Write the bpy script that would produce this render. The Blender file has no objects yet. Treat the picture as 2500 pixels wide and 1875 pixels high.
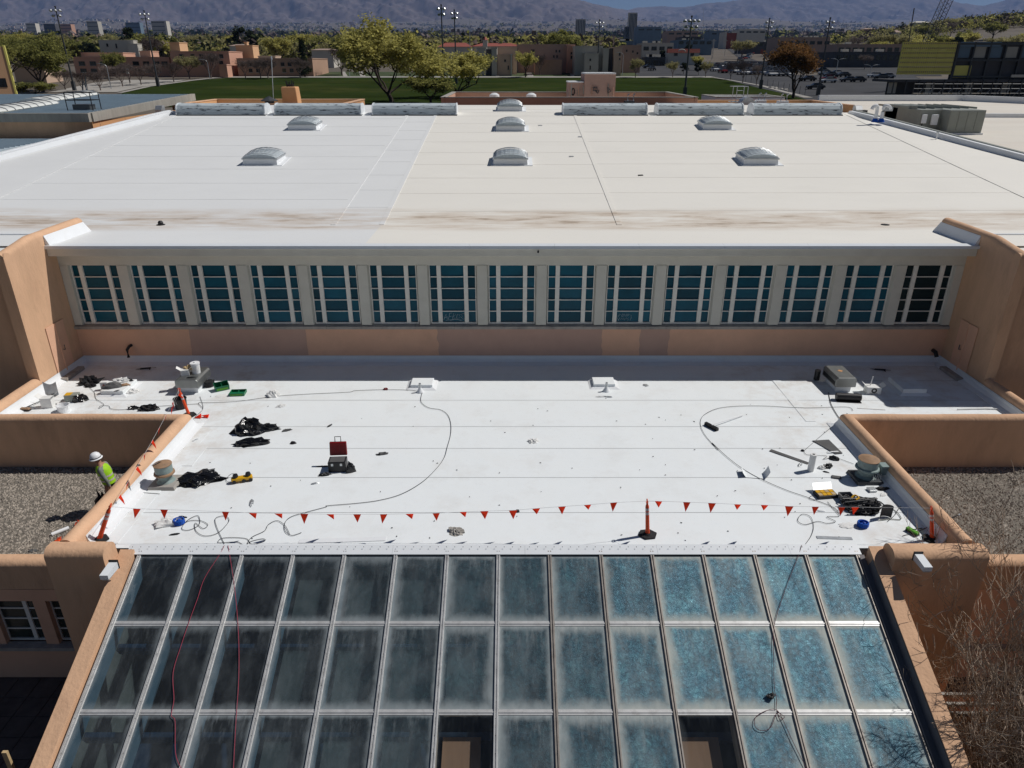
import bpy, bmesh, math, random
from mathutils import Vector, Matrix, noise as mnoise
R = math.radians
rnd = random.Random(7)
SC = bpy.context.scene
COL = SC.collection

# ---------------------------------------------------------------- camera, sky, sun, exposure
CAM_H, PITCH, FPX = 10.2, R(24.24), 1735.0
cam = bpy.data.cameras.new('camera'); cam_o = bpy.data.objects.new('camera', cam); COL.objects.link(cam_o)
cam_o.location = (0, 0, CAM_H); cam_o.rotation_euler = (R(90) - PITCH, 0, 0)
cam.sensor_fit = 'HORIZONTAL'; cam.sensor_width = 36.0; cam.lens = 36.0 * FPX / 2500.0
cam.clip_start = 0.3; cam.clip_end = 60000
SC.camera = cam_o
SC.render.resolution_x, SC.render.resolution_y = 1024, 768

SUN = Vector((0.79, 0.25, 1.0)).normalized()          # towards the sun
SUN_EL = math.asin(SUN.z); SUN_AZ = math.atan2(SUN.x, SUN.y)
w = bpy.data.worlds.new('World'); SC.world = w; w.use_nodes = True
wn = w.node_tree.nodes; wl = w.node_tree.links
sky = wn.new('ShaderNodeTexSky'); sky.sky_type = 'NISHITA'; sky.sun_disc = False
sky.sun_elevation = SUN_EL; sky.sun_rotation = SUN_AZ; sky.altitude = 1600; sky.air_density = 0.75; sky.dust_density = 1.1
wl.new(sky.outputs[0], wn['Background'].inputs[0]); wn['Background'].inputs[1].default_value = 0.05
sun = bpy.data.lights.new('sun', 'SUN'); sun_o = bpy.data.objects.new('sun', sun); COL.objects.link(sun_o)
sun.energy = 5.0; sun.angle = R(0.53); sun.color = (1.0, 0.965, 0.92)
sun_o.location = (60, 20, 80); sun_o.rotation_euler = SUN.to_track_quat('Z', 'Y').to_euler()
SC.view_settings.view_transform = 'Standard'; SC.view_settings.look = 'None'
SC.view_settings.exposure = -0.42; SC.view_settings.gamma = 1.0
try:
    SC.view_settings.use_curve_mapping = False
except Exception:
    pass
SC.cycles.max_bounces = 8; SC.cycles.transparent_max_bounces = 12
SC.cycles.volume_bounces = 0; SC.cycles.use_denoising = True

# ---------------------------------------------------------------- measuring helpers: a photo point carried on to a known surface
_c, _s = math.cos(PITCH), math.sin(PITCH)
def ray(px, py):
    u = (px - 1250) / FPX; v = (py - 937.5) / FPX
    return Vector((u, _c - v * _s, -_s - v * _c))
def on(px, py, z=0.0):                  # the point of a level surface at height z
    d = ray(px, py); t = (z - CAM_H) / d.z
    return Vector((d.x * t, d.y * t, z))
def at(px, py, Y):                      # the point of an upright plane at distance Y
    d = ray(px, py); t = Y / d.y
    return Vector((d.x * t, Y, CAM_H + d.z * t))
def z1(x, y): return (x * .3843, 520 + y * .3843)
def z3(x, y): return (1650 + x * .3843, 520 + y * .3843)
def z4(x, y): return (x * .3843, 1050 + y * .3843)
def z5(x, y): return (800 + x * .3843, 1050 + y * .3843)
def z6(x, y): return (1650 + x * .3843, 1050 + y * .3843)

# ---------------------------------------------------------------- mesh and object helpers
WM = {}                                  # world matrices of the empties
class MB:
    def __init__(s): s.v = []; s.f = []; s.m = []
    def add(s, vs, fs, mi=0):
        n = len(s.v); s.v += [tuple(p) for p in vs]
        s.f += [tuple(i + n for i in f) for f in fs]; s.m += [mi] * len(fs); return s
    def box(s, x0, x1, y0, y1, z0, z1, mi=0, M=None):
        vs = [Vector((x, y, z)) for z in (z0, z1) for x, y in ((x0, y0), (x1, y0), (x1, y1), (x0, y1))]
        if M: vs = [M @ p for p in vs]
        return s.add(vs, [(3, 2, 1, 0), (4, 5, 6, 7), (0, 1, 5, 4), (1, 2, 6, 5), (2, 3, 7, 6), (3, 0, 4, 7)], mi)
    def quad(s, a, b, c, d, mi=0): return s.add([a, b, c, d], [(0, 1, 2, 3)], mi)
    def prism(s, poly, z0, z1, mi=0, M=None):
        n = len(poly); vs = [Vector((x, y, z0)) for x, y in poly] + [Vector((x, y, z1)) for x, y in poly]
        if M: vs = [M @ p for p in vs]
        return s.add(vs, [tuple(range(n - 1, -1, -1)), tuple(range(n, 2 * n))] + [(i, (i + 1) % n, n + (i + 1) % n, n + i) for i in range(n)], mi)
    def hexa(s, p, mi=0):               # eight free corners, bottom ring then top ring
        return s.add(p, [(3, 2, 1, 0), (4, 5, 6, 7), (0, 1, 5, 4), (1, 2, 6, 5), (2, 3, 7, 6), (3, 0, 4, 7)], mi)
    def tube(s, path, r, n=6, mi=0, cap=True, r2=None):
        path = [Vector(p) for p in path]; k = len(path); vs = []; fs = []
        up = Vector((0, 0, 1))
        for i, p in enumerate(path):
            t = (path[min(i + 1, k - 1)] - path[max(i - 1, 0)])
            t = t.normalized() if t.length > 1e-9 else Vector((0, 0, 1))
            a = t.cross(up)
            if a.length < .05: a = t.cross(Vector((1, 0, 0)))
            a.normalize(); b = t.cross(a)
            rr = r if r2 is None else r + (r2 - r) * i / max(1, k - 1)
            if isinstance(r, (list, tuple)): rr = r[i]
            vs += [p + a * (rr * math.cos(2 * math.pi * j / n)) + b * (rr * math.sin(2 * math.pi * j / n)) for j in range(n)]
        for i in range(k - 1):
            fs += [(i * n + j, i * n + (j + 1) % n, (i + 1) * n + (j + 1) % n, (i + 1) * n + j) for j in range(n)]
        if cap: fs += [tuple(range(n)), tuple(range((k - 1) * n + n - 1, (k - 1) * n - 1, -1))]
        return s.add(vs, fs, mi)
    def lathe(s, prof, n=20, M=None, mi=0, cap=True):
        vs = [Vector((r * math.cos(2 * math.pi * j / n), r * math.sin(2 * math.pi * j / n), z)) for r, z in prof for j in range(n)]
        if M: vs = [M @ p for p in vs]
        k = len(prof)
        fs = [(i * n + j, i * n + (j + 1) % n, (i + 1) * n + (j + 1) % n, (i + 1) * n + j) for i in range(k - 1) for j in range(n)]
        if cap: fs += [tuple(range(n - 1, -1, -1)), tuple(range((k - 1) * n, k * n))]
        return s.add(vs, fs, mi)
    def grid(s, fn, nu, nv, mi=0):
        vs = [fn(i / nu, j / nv) for j in range(nv + 1) for i in range(nu + 1)]
        fs = [(j * (nu + 1) + i, j * (nu + 1) + i + 1, (j + 1) * (nu + 1) + i + 1, (j + 1) * (nu + 1) + i) for j in range(nv) for i in range(nu)]
        return s.add(vs, fs, mi)
    def mesh(s, name, mats, smooth=False, bevel=0, seg=2):
        me = bpy.data.meshes.new(name); me.from_pydata(s.v, [], s.f)
        for m in (mats if isinstance(mats, (list, tuple)) else [mats]): me.materials.append(m)
        if any(s.m): me.polygons.foreach_set('material_index', s.m)
        if bevel:
            bm = bmesh.new(); bm.from_mesh(me); bmesh.ops.remove_doubles(bm, verts=bm.verts, dist=1e-5)
            es = [e for e in bm.edges if len(e.link_faces) == 2 and e.calc_face_angle(0) > .5]
            bmesh.ops.bevel(bm, geom=es, offset=bevel, segments=seg, affect='EDGES', profile=.5, clamp_overlap=True)
            bm.to_mesh(me); bm.free()
        if smooth:
            me.polygons.foreach_set('use_smooth', [True] * len(me.polygons)); me.update()
            me.set_sharp_from_angle(angle=R(38))
        me.update(); return me
    def build(s, name, mats, parent=None, smooth=False, bevel=0, seg=2, local=False):
        return link(name, s.mesh(name, mats, smooth, bevel, seg), parent, local)
def link(name, me, parent=None, local=False):
    o = bpy.data.objects.new(name, me); COL.objects.link(o)
    if parent is not None:
        o.parent = parent
        if not local:
            p = parent; M = None
            if p.name in WM: M = WM[p.name]
            if M is not None: o.matrix_parent_inverse = M.inverted()
    return o
def tag(o, label=None, cat=None, group=None, kind=None):
    if label: o['label'] = label
    if cat: o['category'] = cat
    if group: o['group'] = group
    if kind: o['kind'] = kind
    return o
def thing(name, label, cat, loc=(0, 0, 0), rz=0.0, group=None, scale=1.0):
    o = bpy.data.objects.new(name, None); COL.objects.link(o); o.empty_display_size = .3
    o.location = loc; o.rotation_euler = (0, 0, rz); o.scale = (scale,) * 3
    WM[o.name] = Matrix.Translation(Vector(loc)) @ Matrix.Rotation(rz, 4, 'Z') @ Matrix.Scale(scale, 4)
    return tag(o, label, cat, group)
KIDS = {}
def kids(o):
    return [c for c in o.children]
def dup(root, loc, rz=None, label=None, group=None, scale=None, cs=None):
    r = root.copy(); COL.objects.link(r); r.location = loc
    if rz is not None: r.rotation_euler = (0, 0, rz)
    if scale is not None: r.scale = (scale,) * 3 if not isinstance(scale, (tuple, list)) else scale
    tag(r, label, None, group)
    for ch in (cs if cs is not None else root.children):
        c = ch.copy(); COL.objects.link(c); c.parent = r
        for g in ch.children:
            d = g.copy(); COL.objects.link(d); d.parent = c
    return r
def struct(o, label=None): return tag(o, label, kind='structure')

# ---------------------------------------------------------------- materials
MATS = {}
def pm(name, col, rough=.8, var=.12, scale=2.0, bump=0.0, bscale=40.0, metal=0.0, col2=None, spec=.3, stretch=None, obj=False, dirt=None, dscale=.6, damt=.6):
    """colour with two octaves of wear, optional second tone, dirt patches and fine relief"""
    if name in MATS: return MATS[name]
    m = bpy.data.materials.new(name); m.use_nodes = True; nt = m.node_tree; N = nt.nodes; L = nt.links
    b = N['Principled BSDF']; b.inputs['Roughness'].default_value = rough; b.inputs['Metallic'].default_value = metal
    b.inputs['Specular IOR Level'].default_value = spec
    if obj:
        tc = N.new('ShaderNodeTexCoord'); src = tc.outputs['Object']
    else:
        ge = N.new('ShaderNodeNewGeometry'); src = ge.outputs['Position']
    mp = N.new('ShaderNodeMapping'); L.new(src, mp.inputs['Vector'])
    if stretch: mp.inputs['Scale'].default_value = stretch
    n1 = N.new('ShaderNodeTexNoise'); n1.inputs['Scale'].default_value = scale; n1.inputs['Detail'].default_value = 6; n1.inputs['Roughness'].default_value = .62
    L.new(mp.outputs[0], n1.inputs['Vector'])
    mx = N.new('ShaderNodeMix'); mx.data_type = 'RGBA'; L.new(n1.outputs['Fac'], mx.inputs[0])
    c2 = col2 if col2 else tuple(min(1, c * (1 + var)) for c in col); c1 = col if col2 else tuple(c * (1 - var) for c in col)
    mr = N.new('ShaderNodeMapRange'); mr.inputs[1].default_value = .3; mr.inputs[2].default_value = .7
    L.new(n1.outputs['Fac'], mr.inputs[0]); L.new(mr.outputs[0], mx.inputs[0])
    mx.inputs[6].default_value = (*c1, 1); mx.inputs[7].default_value = (*c2, 1)
    out = mx.outputs[2]
    if dirt:
        n3 = N.new('ShaderNodeTexNoise'); n3.inputs['Scale'].default_value = dscale; n3.inputs['Detail'].default_value = 8; n3.inputs['Roughness'].default_value = .7
        L.new(mp.outputs[0], n3.inputs['Vector'])
        r3 = N.new('ShaderNodeMapRange'); r3.inputs[1].default_value = .52; r3.inputs[2].default_value = .8; r3.inputs[4].default_value = damt
        L.new(n3.outputs['Fac'], r3.inputs[0])
        m3 = N.new('ShaderNodeMix'); m3.data_type = 'RGBA'; L.new(r3.outputs[0], m3.inputs[0]); L.new(out, m3.inputs[6]); m3.inputs[7].default_value = (*dirt, 1)
        out = m3.outputs[2]
    L.new(out, b.inputs['Base Color'])
    if bump:
        n2 = N.new('ShaderNodeTexNoise'); n2.inputs['Scale'].default_value = bscale; n2.inputs['Detail'].default_value = 5
        L.new(mp.outputs[0], n2.inputs['Vector'])
        bp = N.new('ShaderNodeBump'); bp.inputs['Strength'].default_value = bump; bp.inputs['Distance'].default_value = .02
        L.new(n2.outputs['Fac'], bp.inputs['Height']); L.new(bp.outputs[0], b.inputs['Normal'])
    MATS[name] = m; return m
def solid(name, col, rough=.5, metal=0, spec=.4): return pm(name, col, rough, .06, 8, metal=metal, spec=spec, obj=True)
M = {}
TAN = (.66, .415, .26)
M['stucco'] = pm('stucco', TAN, .9, .09, 1.7, bump=.6, bscale=14, dirt=(.43, .26, .17), dscale=1.5, damt=.7, stretch=(1, 1, .35))
M['stucco_dark'] = pm('stucco_dark', (.76, .45, .30), .9, .06, 1.2, bump=.25, bscale=55, dirt=(.58, .33, .22), dscale=.7, damt=.5)
M['patch'] = pm('patch', (.55, .35, .27), .9, .05, 1.5, bump=.2, bscale=55)
M['beige'] = pm('beige', (.62, .595, .52), .85, .05, 1.6, bump=.12, bscale=40, dirt=(.48, .44, .37), dscale=.9, damt=.4)
M['sill'] = pm('sill', (.40, .36, .32), .9, .18, 3, bump=.3, bscale=30, dirt=(.12, .11, .10), dscale=1.6, damt=.7)
M['frame'] = pm('frame', (.82, .79, .72), .6, .08, 3, dirt=(.62, .54, .44), dscale=3, damt=.4)
M['tpo'] = pm('tpo', (.82, .855, .865), .62, .02, .9, bump=.28, bscale=3.2, dirt=(.69, .69, .675), dscale=.8, damt=.65)
M['flash'] = pm('flash', (.78, .80, .815), .55, .03, 1.5, bump=.10, bscale=8, dirt=(.62, .56, .50), dscale=1.2, damt=.35)
M['metal'] = pm('metal', (.27, .28, .275), .45, .12, 4, metal=.85, obj=True, stretch=(1, 1, .3))
M['galv'] = pm('galv', (.52, .54, .55), .42, .15, 6, metal=.7, obj=True)
M['whitemetal'] = pm('whitemetal', (.75, .78, .80), .4, .03, 2, spec=.5)
M['black'] = pm('black', (.012, .012, .014), .45, .3, 9, obj=True, spec=.4)
M['blackrub'] = pm('blackrub', (.02, .02, .021), .75, .3, 12, obj=True, bump=.2, bscale=30)
M['bagplastic'] = pm('bagplastic', (.006, .006, .007), .16, .2, 6, obj=True, spec=.6, bump=.8, bscale=16)
M['orange'] = pm('orange', (.75, .085, .02), .5, .1, 5, obj=True, dirt=(.45, .06, .03), dscale=4, damt=.4)
M['flagred'] = None
M['reflect'] = pm('reflect', (.62, .55, .55), .35, .1, 20, obj=True)
M['cord'] = solid('cord', (.05, .05, .052), .6)
M['rope'] = solid('rope', (.30, .04, .07), .7)
M['string'] = solid('string', (.55, .55, .55), .8)
M['paper'] = pm('paper', (.75, .75, .73), .8, .05, 9, obj=True, bump=.3, bscale=12)
M['pail'] = pm('pail', (.80, .81, .82), .4, .03, 4, obj=True)
M['steel_dark'] = solid('steel_dark', (.07, .075, .08), .5, .3)
M['green'] = solid('green', (.01, .16, .07), .4)
M['lime'] = solid('lime', (.10, .33, .02), .5)
M['yellow'] = solid('yellow', (.70, .38, .01), .4)
M['red'] = solid('red', (.22, .006, .008), .35)
M['blue'] = solid('blue', (.01, .08, .42), .4)
M['greysheet'] = pm('greysheet', (.10, .10, .10), .7, .1, 5, obj=True)
M['wood'] = pm('wood', (.50, .37, .20), .7, .15, 6, obj=True, stretch=(1, 1, 8))
M['rust'] = pm('rust', (.32, .20, .12), .75, .2, 5, obj=True, dirt=(.10, .13, .13), dscale=4, damt=.7)
M['verdi'] = pm('verdi', (.24, .31, .30), .65, .15, 6, obj=True, dirt=(.20, .12, .07), dscale=3.5, damt=.7)
M['greypaint'] = pm('greypaint', (.27, .285, .255), .55, .06, 2.2, dirt=(.18, .185, .17), dscale=.8, damt=.5)
M['concrete'] = pm('concrete', (.36, .34, .31), .9, .14, 2, bump=.2, bscale=20, dirt=(.22, .20, .18), dscale=1.0, damt=.5)
M['darkvoid'] = pm('darkvoid', (.03, .035, .04), .9, .2, 1)

def edge_dirt(m):
    """trodden and washed-down dirt lying in broken patches along both side parapets of the lower roof"""
    N = m.node_tree.nodes; L = m.node_tree.links; b = N['Principled BSDF']; src = b.inputs['Base Color'].links[0].from_socket
    ge = N.new('ShaderNodeNewGeometry'); sp = N.new('ShaderNodeSeparateXYZ'); L.new(ge.outputs['Position'], sp.inputs[0])
    ab = N.new('ShaderNodeMath'); ab.operation = 'ABSOLUTE'; L.new(sp.outputs['X'], ab.inputs[0])
    r1 = N.new('ShaderNodeMapRange'); r1.inputs[1].default_value = 6.8; r1.inputs[2].default_value = 9.4; r1.inputs[3].default_value = .16; L.new(ab.outputs[0], r1.inputs[0])
    no = N.new('ShaderNodeTexNoise'); no.inputs['Scale'].default_value = .9; no.inputs['Detail'].default_value = 9; no.inputs['Roughness'].default_value = .72; L.new(ge.outputs['Position'], no.inputs['Vector'])
    r2 = N.new('ShaderNodeMapRange'); r2.inputs[1].default_value = .47; r2.inputs[2].default_value = .72; r2.inputs[4].default_value = .75; L.new(no.outputs['Fac'], r2.inputs[0])
    mu = N.new('ShaderNodeMath'); mu.operation = 'MULTIPLY'; L.new(r1.outputs[0], mu.inputs[0]); L.new(r2.outputs[0], mu.inputs[1])
    mx = N.new('ShaderNodeMix'); mx.data_type = 'RGBA'; L.new(mu.outputs[0], mx.inputs[0]); L.new(src, mx.inputs[6]); mx.inputs[7].default_value = (.55, .48, .41, 1)
    L.new(mx.outputs[2], b.inputs['Base Color'])
edge_dirt(M['tpo'])
def vary(m, k=.3):
    N = m.node_tree.nodes; L = m.node_tree.links; b = N['Principled BSDF']; src = b.inputs['Base Color'].links[0].from_socket
    oi = N.new('ShaderNodeObjectInfo'); r = N.new('ShaderNodeMapRange'); r.inputs[3].default_value = 1 - k; r.inputs[4].default_value = 1 + k; L.new(oi.outputs['Random'], r.inputs[0])
    h = N.new('ShaderNodeHueSaturation'); L.new(r.outputs[0], h.inputs['Value']); L.new(src, h.inputs['Color']); L.new(h.outputs[0], b.inputs['Base Color']); return m

# ================================================================ THE GYMNASIUM
GND = -4.7
def sweep(path, prof, wob=.012, step=.45, closed_prof=False):
    """carry a cross-section (offset to the right of travel, height) along a plan polyline with mitred corners"""
    path = [Vector((p[0], p[1], 0)) for p in path]; mb = MB(); rings = []
    k = len(path)
    for i in range(k):
        d0 = (path[i] - path[i - 1]).normalized() if i > 0 else None
        d1 = (path[i + 1] - path[i]).normalized() if i < k - 1 else None
        a = d0 or d1; b = d1 or d0
        na = Vector((a.y, -a.x, 0)); nb = Vector((b.y, -b.x, 0)); m = (na + nb).normalized(); m /= max(.3, m.dot(na))
        if i > 0:
            L_ = (path[i] - path[i - 1]).length; n = max(1, int(L_ / step)); prev, pm_ = rings_last
            for q in range(1, n):
                t = q / n; rings.append((prev.lerp(path[i], t), pm_.lerp(m, t) if False else na))
        rings.append((path[i], m)); rings_last = (path[i], m)
    n = len(prof); vs = []
    for p, m in rings:
        for o, z in prof:
            q = p + m * o; q.z = z
            if wob:
                j = mnoise.noise_vector(Vector((q.x * 1.3, q.y * 1.3, q.z * 2.0))) * wob
                q = q + j
            vs.append(q)
    fs = []
    for i in range(len(rings) - 1):
        for j in range(n - 1):
            fs.append((i * n + j, i * n + j + 1, (i + 1) * n + j + 1, (i + 1) * n + j))
    fs.append(tuple(range(n - 1, -1, -1))); b0 = (len(rings) - 1) * n; fs.append(tuple(range(b0, b0 + n)))
    mb.add(vs, fs); return mb
def round_top(w, zb_out, zt, zb_in, r=.16, seg=6):
    """rounded parapet section: outer face at -w/2, inner face at +w/2"""
    h = w / 2; r = min(r, h); pr = [(-h, zb_out), (-h, zt - r - .06)]
    for i in range(seg + 1):
        a = math.pi - math.pi / 2 * i / seg; pr.append((-h + r + r * math.cos(a), zt - r + r * math.sin(a)))
    for i in range(seg + 1):
        a = math.pi / 2 - math.pi / 2 * i / seg; pr.append((h - r + r * math.cos(a), zt - r + r * math.sin(a)))
    pr.append((h, max(zb_in, zt - r - .06) if zb_in < zt - r - .07 else zb_in + .001)); pr.append((h, zb_in)); return pr

gym = thing('gymnasium', 'large gymnasium hall with white membrane roof and a row of fifteen tall windows', 'building', (0, 40, GND))
WY = 24.6                                  # window wall
EY, EZ = 24.1, 4.5                         # eave
VY, VZ = 27.9, 4.45                        # valley
def roof_z(Y): return VZ + .116 * (Y - VY) if Y >= VY else EZ + (VZ - EZ) * (Y - EY) / (VY - EY)
# front wall below and above the windows
mb = MB(); mb.box(-16.0, 16.0, WY, WY + .3, -.6, 1.36); mb.build('wall', M['stucco_dark'], gym)
mb = MB(); mb.box(-16.0, 16.0, WY, WY + .3, 3.72, 4.49); mb.build('lintel_wall', M['beige'], gym)
mb = MB()
WGL = 1.67; PIT = (31.35 - WGL) / 14; WX0 = -15.68
edges = [-16.0] + [e for i in range(15) for e in (WX0 + i * PIT, WX0 + i * PIT + WGL)] + [16.0]
def pillar(x0, x1):
    p = MB(); d = .05 if x1 - x0 > .4 else .02
    # chamfered sides, splayed towards the glass
    poly = [(x0, WY + .16), (x0 + d, WY - .02), (x1 - d, WY - .02), (x1, WY + .16), (x1, WY + .28), (x0, WY + .28)]
    p.prism(poly, 1.5, 3.72); return p
for i in range(0, 32, 2):
    pillar(edges[i], edges[i + 1]).build('pillar', M['beige'], gym)
# painted-over patches, a skin of paint on the lower wall
for a, b in ((-11.9, -7.6), (-1.55 * 2 + .35, 3.32), (4.72, 5.82)):
    g = MB(); n = 26
    def fn(u, v, a=a, b=b):
        e = (mnoise.noise(Vector((a * 3, v * 3.3, 1))) if u < .5 else mnoise.noise(Vector((b * 3, v * 3.3, 5)))) * .09
        return Vector((a + (b - a) * u + e * (1 if u in (0, 1) else 0), WY - .004, .26 + 1.09 * v))
    g.grid(fn, 2, n); g.build('paint_patch', M['patch'], gym)
# sill: blocks of cut stone along the wall
x = -16.0; k = 0
while x < 15.99:
    L_ = min(1.55 + .25 * math.sin(k * 2.3), 16.0 - x)
    mb = MB(); mb.hexa([(x + .004, WY - .09, 1.355), (x + L_ - .004, WY - .09, 1.355), (x + L_ - .004, WY + .2, 1.355), (x + .004, WY + .2, 1.355),
                        (x + .004, WY - .09, 1.455), (x + L_ - .004, WY - .09, 1.455), (x + L_ - .004, WY + .2, 1.53), (x + .004, WY + .2, 1.53)])
    mb.build('window_sill', M['sill'], gym); x += L_; k += 1
# windows: frame, two broad mullions, transoms, fifteen panes each
def glass_mat(name, col, rough=.12, spec=.5, var=.2):
    return pm(name, col, rough, var, 1.1, spec=spec)
M['wglass'] = glass_mat('wglass', (.006, .075, .115), .3, .16)
M['wglass_dark'] = glass_mat('wglass_dark', (.010, .025, .030), .3, .16)
vary(M['wglass'], .35)
C0 = [(0, .275), (.423, 1.233), (1.381, 1.67)]
ZB, ZT = 1.56, 3.70; RH = (ZT - ZB) / 5
for wi in range(15):
    x0 = WX0 + wi * PIT
    f = MB()
    f.box(x0, x0 + .03, WY + .10, WY + .20, 1.5, 3.72); f.box(x0 + WGL - .03, x0 + WGL, WY + .10, WY + .20, 1.5, 3.72)
    f.box(x0 + .03, x0 + WGL - .03, WY + .10, WY + .20, 3.69, 3.72); f.box(x0 + .03, x0 + WGL - .03, WY + .10, WY + .20, 1.50, 1.56)
    fo = f.build('window', M['frame'], gym); WM[fo.name] = Matrix()
    for a, b in ((.275, .423), (1.233, 1.381)):
        q = MB(); q.box(x0 + a, x0 + b, WY + .08, WY + .18, 1.562, 3.688)
        q.box(x0 + a + .045, x0 + a + .06, WY + .072, WY + .08, 1.562, 3.688); q.box(x0 + b - .06, x0 + b - .045, WY + .072, WY + .08, 1.562, 3.688)
        q.build('mullion', M['frame'], fo)
    for (a, b) in C0:
        a2 = a + (.03 if a == 0 else 0); b2 = b - (.03 if b == 1.67 else 0)
        for r in range(1, 5):
            t = MB(); z = ZB + r * RH; t.box(x0 + a2 + .002, x0 + b2 - .002, WY + .09, WY + .17, z - .013, z + .013); t.build('transom', M['frame'], fo)
        for r in range(5):
            z0 = ZB + r * RH + .013; z1_ = ZB + (r + 1) * RH - .013
            p = MB(); tilt = rnd.uniform(-.012, .012); tz = rnd.uniform(-.008, .008)
            ya = WY + .15
            p.add([(x0 + a2, ya - tilt - tz, z0), (x0 + b2, ya + tilt - tz, z0), (x0 + b2, ya + tilt + tz, z1_), (x0 + a2, ya - tilt + tz, z1_),
                   (x0 + a2, ya + .02, z0), (x0 + b2, ya + .02, z0), (x0 + b2, ya + .02, z1_), (x0 + a2, ya + .02, z1_)],
                  [(0, 1, 2, 3), (7, 6, 5, 4), (0, 4, 5, 1), (1, 5, 6, 2), (2, 6, 7, 3), (3, 7, 4, 0)])
            p.build('pane', M['wglass_dark'] if wi == 14 else M['wglass'], fo)
M['graffiti'] = solid('graffiti', (.45, .55, .58), .5)
def scribble(name, x0, x1, zb, zt, strokes, parent, wd=.006):
    g = MB()
    for st in strokes:
        g.tube([Vector((x0 + (x1 - x0) * u, WY + .128, zb + (zt - zb) * v)) for u, v in st], wd, 4)
    return g.build(name, M['graffiti'], parent)
def letters(n, seed):
    r_ = random.Random(seed); out = []
    for i in range(n):
        bx = i / n
        out.append([(bx + r_.uniform(-.03, .17), r_.uniform(0, 1)) for _ in range(6)])
    return out
wins = [c for c in gym.children if c.name.startswith('window') and not c.name.startswith('window_')]
# scratched tag reading A F B O E, and the smaller mark three windows to the right
A_ = [[(0, .05), (.12, .85), (.17, .1)], [(.02, .35), (.2, .45)], [(.22, .1), (.30, .95), (.42, .98)], [(.26, .5), (.38, .55)],
      [(.42, .1), (.48, .9), (.58, .8), (.47, .55), (.56, .3), (.42, .1)], [(.62, .3), (.66, .8), (.76, .75), (.74, .25), (.62, .3)],
      [(.98, .9), (.82, .8), (.92, .5), (.80, .5), (.95, .12)], [(.1, 0), (.5, .12), (.9, .02)], [(.3, -.05), (.62, .2), (.82, -.03)]]
xw = WX0 + 6 * PIT; scribble('scratched_tag', xw + .46, xw + 1.22, ZB + .07, ZB + .36, A_, wins[6])
P_ = [[(.0, .55), (.05, .98), (.18, .9), (.05, .72)], [(.25, .6), (.3, .95), (.42, .9), (.38, .6), (.25, .6)], [(.5, .95), (.52, .6), (.62, .6), (.66, .95)],
      [(.74, .6), (.76, .96), (.92, .9), (.76, .75)], [(.0, .05), (.1, .4), (.2, .1), (.3, .42)], [(.34, .1), (.4, .4), (.48, .08)], [(.5, .06), (.54, .4), (.62, .1), (.66, .42)],
      [(.8, .4), (.7, .25), (.85, .2), (.74, .02)], [(-.05, .7), (-.08, .3), (.04, .0)], [(1, .8), (1.04, .4), (.95, .05)]]
xw = WX0 + 9 * PIT; scribble('scratched_tag', xw + .5, xw + .95, ZB + .06, ZB + .33, P_, wins[9])

# eave: fascia board, soffit edge and white metal drip edge
mb = MB(); mb.box(-15.98, 15.98, EY + .02, WY - .002, 4.16, 4.455); mb.build('fascia', M['beige'], gym, bevel=.01)
for i in range(11):
    a = -16.0 + i * 32 / 11
    mb = MB(); mb.hexa([(a + .003, EY - .05, 4.43), (a + 32 / 11 - .003, EY - .05, 4.43), (a + 32 / 11 - .003, EY + .3, 4.47), (a + .003, EY + .3, 4.47),
                        (a + .003, EY - .03, 4.53), (a + 32 / 11 - .003, EY - .03, 4.53), (a + 32 / 11 - .003, EY + .3, 4.545), (a + .003, EY + .3, 4.545)])
    mb.build('drip_edge', M['whitemetal'], gym)
mb = MB(); mb.tube([at(1314, 616, 24.06), at(1314, 613, 24.0)], .035, 8); mb.build('eave_sensor', M['blackrub'], gym)

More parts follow.
